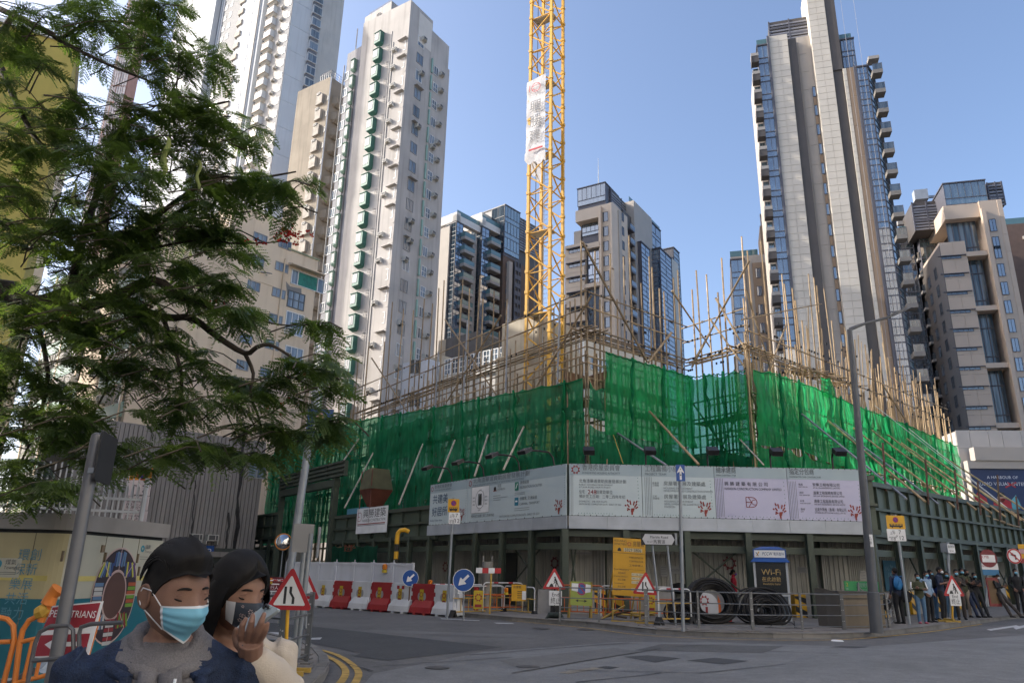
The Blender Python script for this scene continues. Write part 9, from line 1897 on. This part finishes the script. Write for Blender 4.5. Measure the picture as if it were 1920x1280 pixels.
def slab(P,n_,th):
 ctr=sum(P,Vector())/4;R_=[]
 for i in range(4):
  a,c,e=P[i-1],P[i],P[(i+1)%4];r_=.010
  for w1 in(0,.5,1):R_.append(c+(a-c).normalized()*r_*(1-w1)*(1-.3*(w1==.5))+(e-c).normalized()*r_*w1*(1-.3*(w1==.5)))
 m_=len(R_);b=MB();b.v=[tuple(p)for p in R_]+[tuple(p-n_*th)for p in R_];b.f=[tuple(range(m_)),tuple(reversed(range(m_,2*m_)))]+[((i+1)%m_,i,m_+i,m_+(i+1)%m_)for i in range(m_)];b.m=[0]*len(b.f);return b
part('case',slab(c4,nrm,.010),mat('phone_case',(.45,.52,.54),.2,.08,20,spec=.7),ph);L2=lambda u,v:c4[0]+(c4[1]-c4[0])*u+(c4[3]-c4[0])*v
part('camera_bump',slab([L2(.12,.80)+nrm*.003,L2(.62,.80)+nrm*.003,L2(.62,.96)+nrm*.003,L2(.12,.96)+nrm*.003],nrm,.003),mat('bump_grey',(.40,.47,.49),.2),ph);b=MB()
for u,v in((.25,.85),(.25,.92),(.48,.885)):ball(b,L2(u,v)+nrm*.0035,.0055,.0055,.0055,0,10,6)
part('lens',b,mat('lens_black',(.01,.01,.012),.1),ph,'all')
b=MB();wr=q(474,1240,.02);b.path([q(478,1262,.03),wr,q(470,1222,.0),q(470,1200,-.015)],[.023,.024,.033,.034],12)
for P,r0 in(([(455,1206,-.01),(451,1188,-.03),(455,1170,-.035),(461,1160,-.03)],.0088),([(465,1200,-.02),(468,1180,-.045),(472,1164,-.05),(474,1153,-.045)],.0092),([(475,1200,-.02),(484,1181,-.05),(490,1165,-.058),(495,1151,-.052)],.0090),([(483,1206,-.01),(494,1190,-.035),(499,1178,-.045),(502,1168,-.045)],.0078),([(456,1218,.0),(445,1206,.01),(441,1192,.015),(443,1180,.012)],.0105)):
 b.path([q(*P[0]),q(*P[1]),q(*P[2]),q(*P[3])],[r0*1.15,r0*1.08,r0,r0*.72],10);ball(b,q(*P[1]),r0*1.12,r0*1.12,r0*1.12,0,8,6);ball(b,q(*P[3]),r0*.74,r0*.74,r0*.74,0,8,6)
me=fused(b,.0032,2);me.materials.clear();me.materials.append(M_skin2);me.polygons.foreach_set('use_smooth',[True]*len(me.polygons));o=link('hand',me,t);o.matrix_parent_inverse=(Matrix.Translation(t.location)@Matrix.Rotation(t.rotation_euler.z,4,'Z')).inverted()
b=MB();el=q(545,1330,.12);b.path([q(472,1226,.01),q(478,1238,.015),q(500,1262,.05),q(525,1295,.09),el],[.040,.047,.055,.062,.066],14)
for i in range(len(b.v)):v=Vector(b.v[i]);b.v[i]=tuple(v+Vector((noise.noise(v*16),noise.noise(v*16+Vector((5,0,0))),noise.noise(v*16+Vector((0,7,0)))))*.008)
part('cuff',b,K_crm,t,'all')
#FLAME TREE
def leafmat(name,rgb,tr):
 m,t,b=nodes(name);N=t.nodes;L=t.links;b.inputs['Roughness'].default_value=.5;g=N.new('ShaderNodeNewGeometry');n1=N.new('ShaderNodeTexNoise');n1.inputs['Scale'].default_value=2.2;n1.inputs['Detail'].default_value=3;L.new(g.outputs['Position'],n1.inputs['Vector']);cr=N.new('ShaderNodeValToRGB');e=cr.color_ramp.elements;e[0].position=.32;e[0].color=(rgb[0]*.6,rgb[1]*.65,rgb[2]*.7,1);e[1].position=.7;e[1].color=(rgb[0]*1.7,rgb[1]*1.4,rgb[2]*1.1,1);L.new(n1.outputs[0],cr.inputs[0]);L.new(cr.outputs[0],b.inputs['Base Color']);tl=N.new('ShaderNodeBsdfTranslucent');tl.inputs[0].default_value=(*tr,1);ms=N.new('ShaderNodeMixShader');ms.inputs[0].default_value=.4;L.new(b.outputs[0],ms.inputs[1]);L.new(tl.outputs[0],ms.inputs[2]);L.new(ms.outputs[0],N['Material Output'].inputs[0]);return m
M_leaf=leafmat('flame_leaf',(.044,.082,.021),(.17,.27,.038));M_bark=mat('bark',(.055,.042,.032),.9,.3,5,bump=.6,bscale=30);M_twig=mat('twig',(.075,.06,.04),.8,.2,8)
def frond(seed,L=.42,np_=12):
 """twice feathered leaf: a bent midrib, pairs of pinnae, each a comb of leaflets"""
 R=random.Random(seed);b=MB();mid=lambda u:Vector((u*L,0,.06*sin(u*2.2)-.16*u*u*L/.42*(1+.5*R_)))
 R_=R.uniform(-.5,1);b.path([mid(u/5)for u in range(6)],[.0028,.0025,.002,.0017,.0013,.0008],3,caps=False)
 for i in range(np_):
  u=.16+.84*i/(np_-1);p=mid(u);pl=L*.30*(sin(pi*(.18+.78*u))**.7)*R.uniform(.85,1.1)
  for s in(-1,1):
   a=radians(62-26*u+R.uniform(-7,7));d=Vector((cos(a),s*sin(a),-.12+R.uniform(-.12,.08)));n=Vector((-s*d.y,s*d.x,0)).normalized();w_=.0105+.004*(1-u);m=5
   for k in range(m):
    c0=p+d*(pl*(k+.12)/m)+Vector((0,0,-.12*pl*((k/m)**2)));c1=p+d*(pl*(k+.88)/m)+Vector((0,0,-.12*pl*(((k+1)/m)**2)));w1=w_*(1-.45*abs(k/m-.35));f=d*pl/m*.45
    b.quad(c0,c0+n*w1+f,c1+n*w1+f,c1);b.quad(c1,c1-n*w1+f,c0-n*w1+f,c0)
 return b
def tree():
 base=Vector((-9.3,9.0,.1));t=thing('flame_tree','flame tree with feathery dark green leaves and red flowers overhanging from the left','tree',base);b=MB()
 b.path([base,base+Vector((.1,.05,1.6)),base+Vector((.35,0,3.2)),at(-170,560,9.4),at(-60,545,9.3)],[.36,.29,.25,.22,.2],14);part('trunk',b,M_bark,t,'all')
 lim=[([(-60,545,9.3),(20,548,9.2),(60,572,9.1),(130,550,9),(190,500,8.8),(260,470,8.6)],.19),([(60,572,9.1),(100,585,9),(130,582,8.9),(210,560,8.7),(287,526,8.6),(334,554,8.5),(373,569,8.4),(430,585,8.3)],.11),([(-60,545,9.3),(-40,300,9),(-10,100,8.8),(30,20,8.6)],.12),([(-20,8,8.4),(90,60,8.2),(110,75,8.2),(200,120,8),(300,160,7.8)],.045),([(110,75,8.2),(180,40,8),(280,50,8)],.03),([(130,550,9),(170,400,8.8),(222,255,8.6),(269,215,8.5),(289,212,8.5),(370,202,8.3),(430,190,8.2)],.05),([(190,500,8.8),(300,400,8.6),(400,336,8.4),(470,336,8.3),(555,322,8.2)],.04),([(260,470,8.6),(330,400,8.5),(386,380,8.4),(430,400,8.3),(470,396,8.3)],.035),([(210,560,8.7),(305,594,8.6),(359,596,8.6),(406,630,8.5),(459,662,8.5),(481,651,8.4),(503,646,8.4),(531,659,8.4),(590,700,8.4)],.052),([(459,662,8.5),(475,700,8.5),(470,740,8.4),(490,800,8.4),(480,840,8.4)],.026),([(430,585,8.3),(442,605,8.4),(470,651,8.5)],.025),([(260,470,8.6),(388,447,8.5),(431,456,8.4),(517,454,8.4),(532,448,8.4)],.018),([(373,569,8.4),(452,587,8.3),(510,606,8.3),(560,610,8.3),(590,606,8.3)],.016),([(100,585,9),(180,640,8.7),(194,680,8.6),(200,723,8.6),(169,781,8.5),(110,830,8.5)],.025),([(-30,900,8.6),(0,741,8.7),(25,698,8.8),(36,651,8.9),(60,572,9.1)],.04),([(60,572,9.1),(90,700,8.8),(60,820,8.6),(20,900,8.5)],.035),([(305,594,8.6),(340,700,8.5),(330,790,8.4),(310,850,8.4)],.03),([(-10,100,8.8),(60,250,8.5),(140,330,8.3)],.05),([(0,420,8.9),(120,440,8.6),(230,400,8.3)],.045)]
 for P,r in lim:
  b=MB();Q=[at(*p)for p in P];S=[]
  for i in range(len(Q)-1):
   p0,p1,p2,p3=Q[max(i-1,0)],Q[i],Q[i+1],Q[min(i+2,len(Q)-1)]
   for k in range(3):u=k/3;S.append(.5*(2*p1+(p2-p0)*u+(2*p0-5*p1+4*p2-p3)*u*u+(3*p1-p0-3*p2+p3)*u**3))
  S.append(Q[-1]);b.path(S,[max(.007,r*(1-.75*i/(len(S)-1)))for i in range(len(S))],8);part('limb',b,M_bark,t,'all')
 CL=[(60,20,120,50,8.3,9),(200,35,90,45,8.1,8),(310,25,60,40,8.0,6),(290,110,80,40,7.9,9),(350,90,50,60,7.8,6),(70,110,80,50,8.4,7),(60,220,110,70,8.2,13),(40,330,90,70,8.3,12),(150,280,70,70,8.2,9),(250,240,60,50,8.3,8),(340,205,90,40,8.2,12),(400,235,50,40,8.2,6),(370,290,60,50,8.3,8),(230,320,80,50,7.6,9),(300,380,90,60,8.3,12),(180,400,100,60,8.4,13),(70,440,100,60,8.6,13),(400,340,70,40,8.3,7),(490,335,60,35,8.2,8),(535,365,40,30,8.2,5),(380,430,70,45,8.4,8),(260,470,100,55,8.3,13),(130,500,110,60,8.6,12),(440,460,40,25,8.4,3),(420,545,70,50,8.3,8),(480,590,35,25,8.3,3),(330,540,90,55,8.4,11),(220,590,110,55,8.5,14),(80,620,90,50,8.7,10),(597,608,12,8,8.3,2),(150,680,80,50,8.5,9),(290,660,70,50,8.4,9),(380,680,50,45,8.4,5),(60,760,70,50,8.6,8),(180,760,40,40,8.4,4),(310,760,60,45,8.3,8),(420,750,50,40,8.4,5),(370,830,60,30,8.3,6),(40,860,60,50,8.5,7),(130,850,50,45,8.4,5),(310,855,40,20,8.2,3),(500,700,60,30,8.4,6),(590,690,50,35,8.4,8),(560,750,60,35,8.4,7),(600,790,35,20,8.3,3),(490,790,50,35,8.3,5),(480,850,40,20,8.2,4),(540,820,40,25,8.3,3),(30,560,60,50,8.9,6),(0,680,50,60,8.7,5),(70,690,80,50,8.6,8),(130,610,70,40,8.6,6),(20,780,60,50,8.5,7),(110,790,60,50,8.5,7),(110,900,60,30,8.4,6),(30,920,50,25,8.4,4),(200,830,40,30,8.3,3),(240,700,50,40,8.4,5),(20,130,60,50,8.4,5),(160,190,60,40,8.2,5),(450,250,30,20,8.2,3)]
 FR=[frond(i)for i in range(5)];FM=[f.mesh('frond',M_leaf)for f in FR];R=random.Random(21);cand=[];TW=MB()
 for cx,cy,sx,sy,Y,n in CL:
  for _ in range(max(2,round(n*.86))):
   px,py=cx+R.gauss(0,.55)*sx,cy+R.gauss(0,.5)*sy;P=at(px,py,Y+R.uniform(-.6,.5));az=R.uniform(-.9,.9)if R.random()<.6 else R.uniform(0,2*pi);m=R.choice((5,6,7,8));back=Vector((-cos(az),-sin(az),-.15)).normalized()
   TW.path([P+back*.5+Vector((0,0,-.1)),P+back*.22,P],[.010,.008,.005],4)
   for k in range(m):
    a=az+(k-(m-1)/2)*(2.6/m)+R.uniform(-.2,.2);dr=R.uniform(-.55,.12);s=R.uniform(.75,1.25);M=Matrix.Translation(P+back*R.uniform(0,.22))@Matrix.Rotation(a,4,'Z')@Matrix.Rotation(-dr,4,'Y')@Matrix.Rotation(R.uniform(-.6,.6),4,'X')@Matrix.Scale(s,4);cand.append((s-(P.y-7.5)*.3,R.randrange(5),M))
 cand.sort(key=lambda c:-c[0]);T0=Matrix.Translation(-base)
 for sc_,i,M in cand[:300]:o=link('frond',FM[i],t);o.matrix_local=T0@M
 part('twig',TW,M_twig,t,kind='stuff')
 import numpy as np
 V=[];Fq=[];off=0;A=[]
 for f in FR:me=FM[FR.index(f)];v=np.array([tuple(x.co)for x in me.vertices]);A.append((np.c_[v,np.ones(len(v))],np.array([tuple(p.vertices)for p in me.polygons if len(p.vertices)==4])))
 for sc_,i,M in cand[300:]:v,q=A[i];V.append((v@np.array((T0@M)).T)[:,:3]);Fq.append(q+off);off+=len(v)
 V=np.concatenate(V).astype('f4');Fq=np.concatenate(Fq).astype('i4');me=D.meshes.new('foliage');me.vertices.add(len(V));me.vertices.foreach_set('co',V.ravel());me.loops.add(Fq.size);me.loops.foreach_set('vertex_index',Fq.ravel());me.polygons.add(len(Fq));me.polygons.foreach_set('loop_start',np.arange(0,Fq.size,4,dtype='i4'));me.update(calc_edges=True);me.materials.append(M_leaf);o=link('foliage',me,t);o['kind']='stuff';print('fronds',len(cand),len(Fq))
 mp=mat('green_pod',(.20,.24,.06),.6,.2,8)
 for x0,y0,x1,y1,Y,w_ in((315,256,305,332,7.6,.035),(374,300,370,360,7.8,.022),(372,300,358,330,8,.016),(140,340,138,395,7.9,.02),(298,575,290,650,8.2,.03),(342,530,338,560,8.2,.022)):
  b=MB();p,q=at(x0,y0,Y),at(x1,y1,Y);m=10;b.path([p.lerp(q,i/m)+Vector((.02*sin(i*.9),0,0))for i in range(m+1)],[w_*(.25+.75*min(1,i/2,(m-i)/2))*(1+.12*sin(i*2.4))for i in range(m+1)],8);b.v=[(v[0],(v[1]-p.y)*.45+p.y,v[2])for v in b.v];part('seed_pod',b,mp,t,'all')
 mf=mat('flower_red',(.50,.03,.02),.6,.2,10)
 for x,y,n in((545,440,22),(552,447,8),(485,452,5),(135,590,7),(537,763,6),(415,575,4),(560,705,3)):
  b=MB();P=at(x,y,8.35)
  for _ in range(n):
   c=P+Vector((R.gauss(0,.09),R.gauss(0,.05),R.gauss(0,.045)))
   for g in range(4):a=R.uniform(0,6.3);d=Vector((cos(a),R.uniform(-.5,.5),sin(a)))*.035;s=Vector((-sin(a),.3,cos(a)))*.014;b.quad(c,c+d*.6+s,c+d,c+d*.6-s)
  part('flower',b,mf,t,kind='stuff')
  part('flower',b,mf,t)['kind']='stuff'
tree()
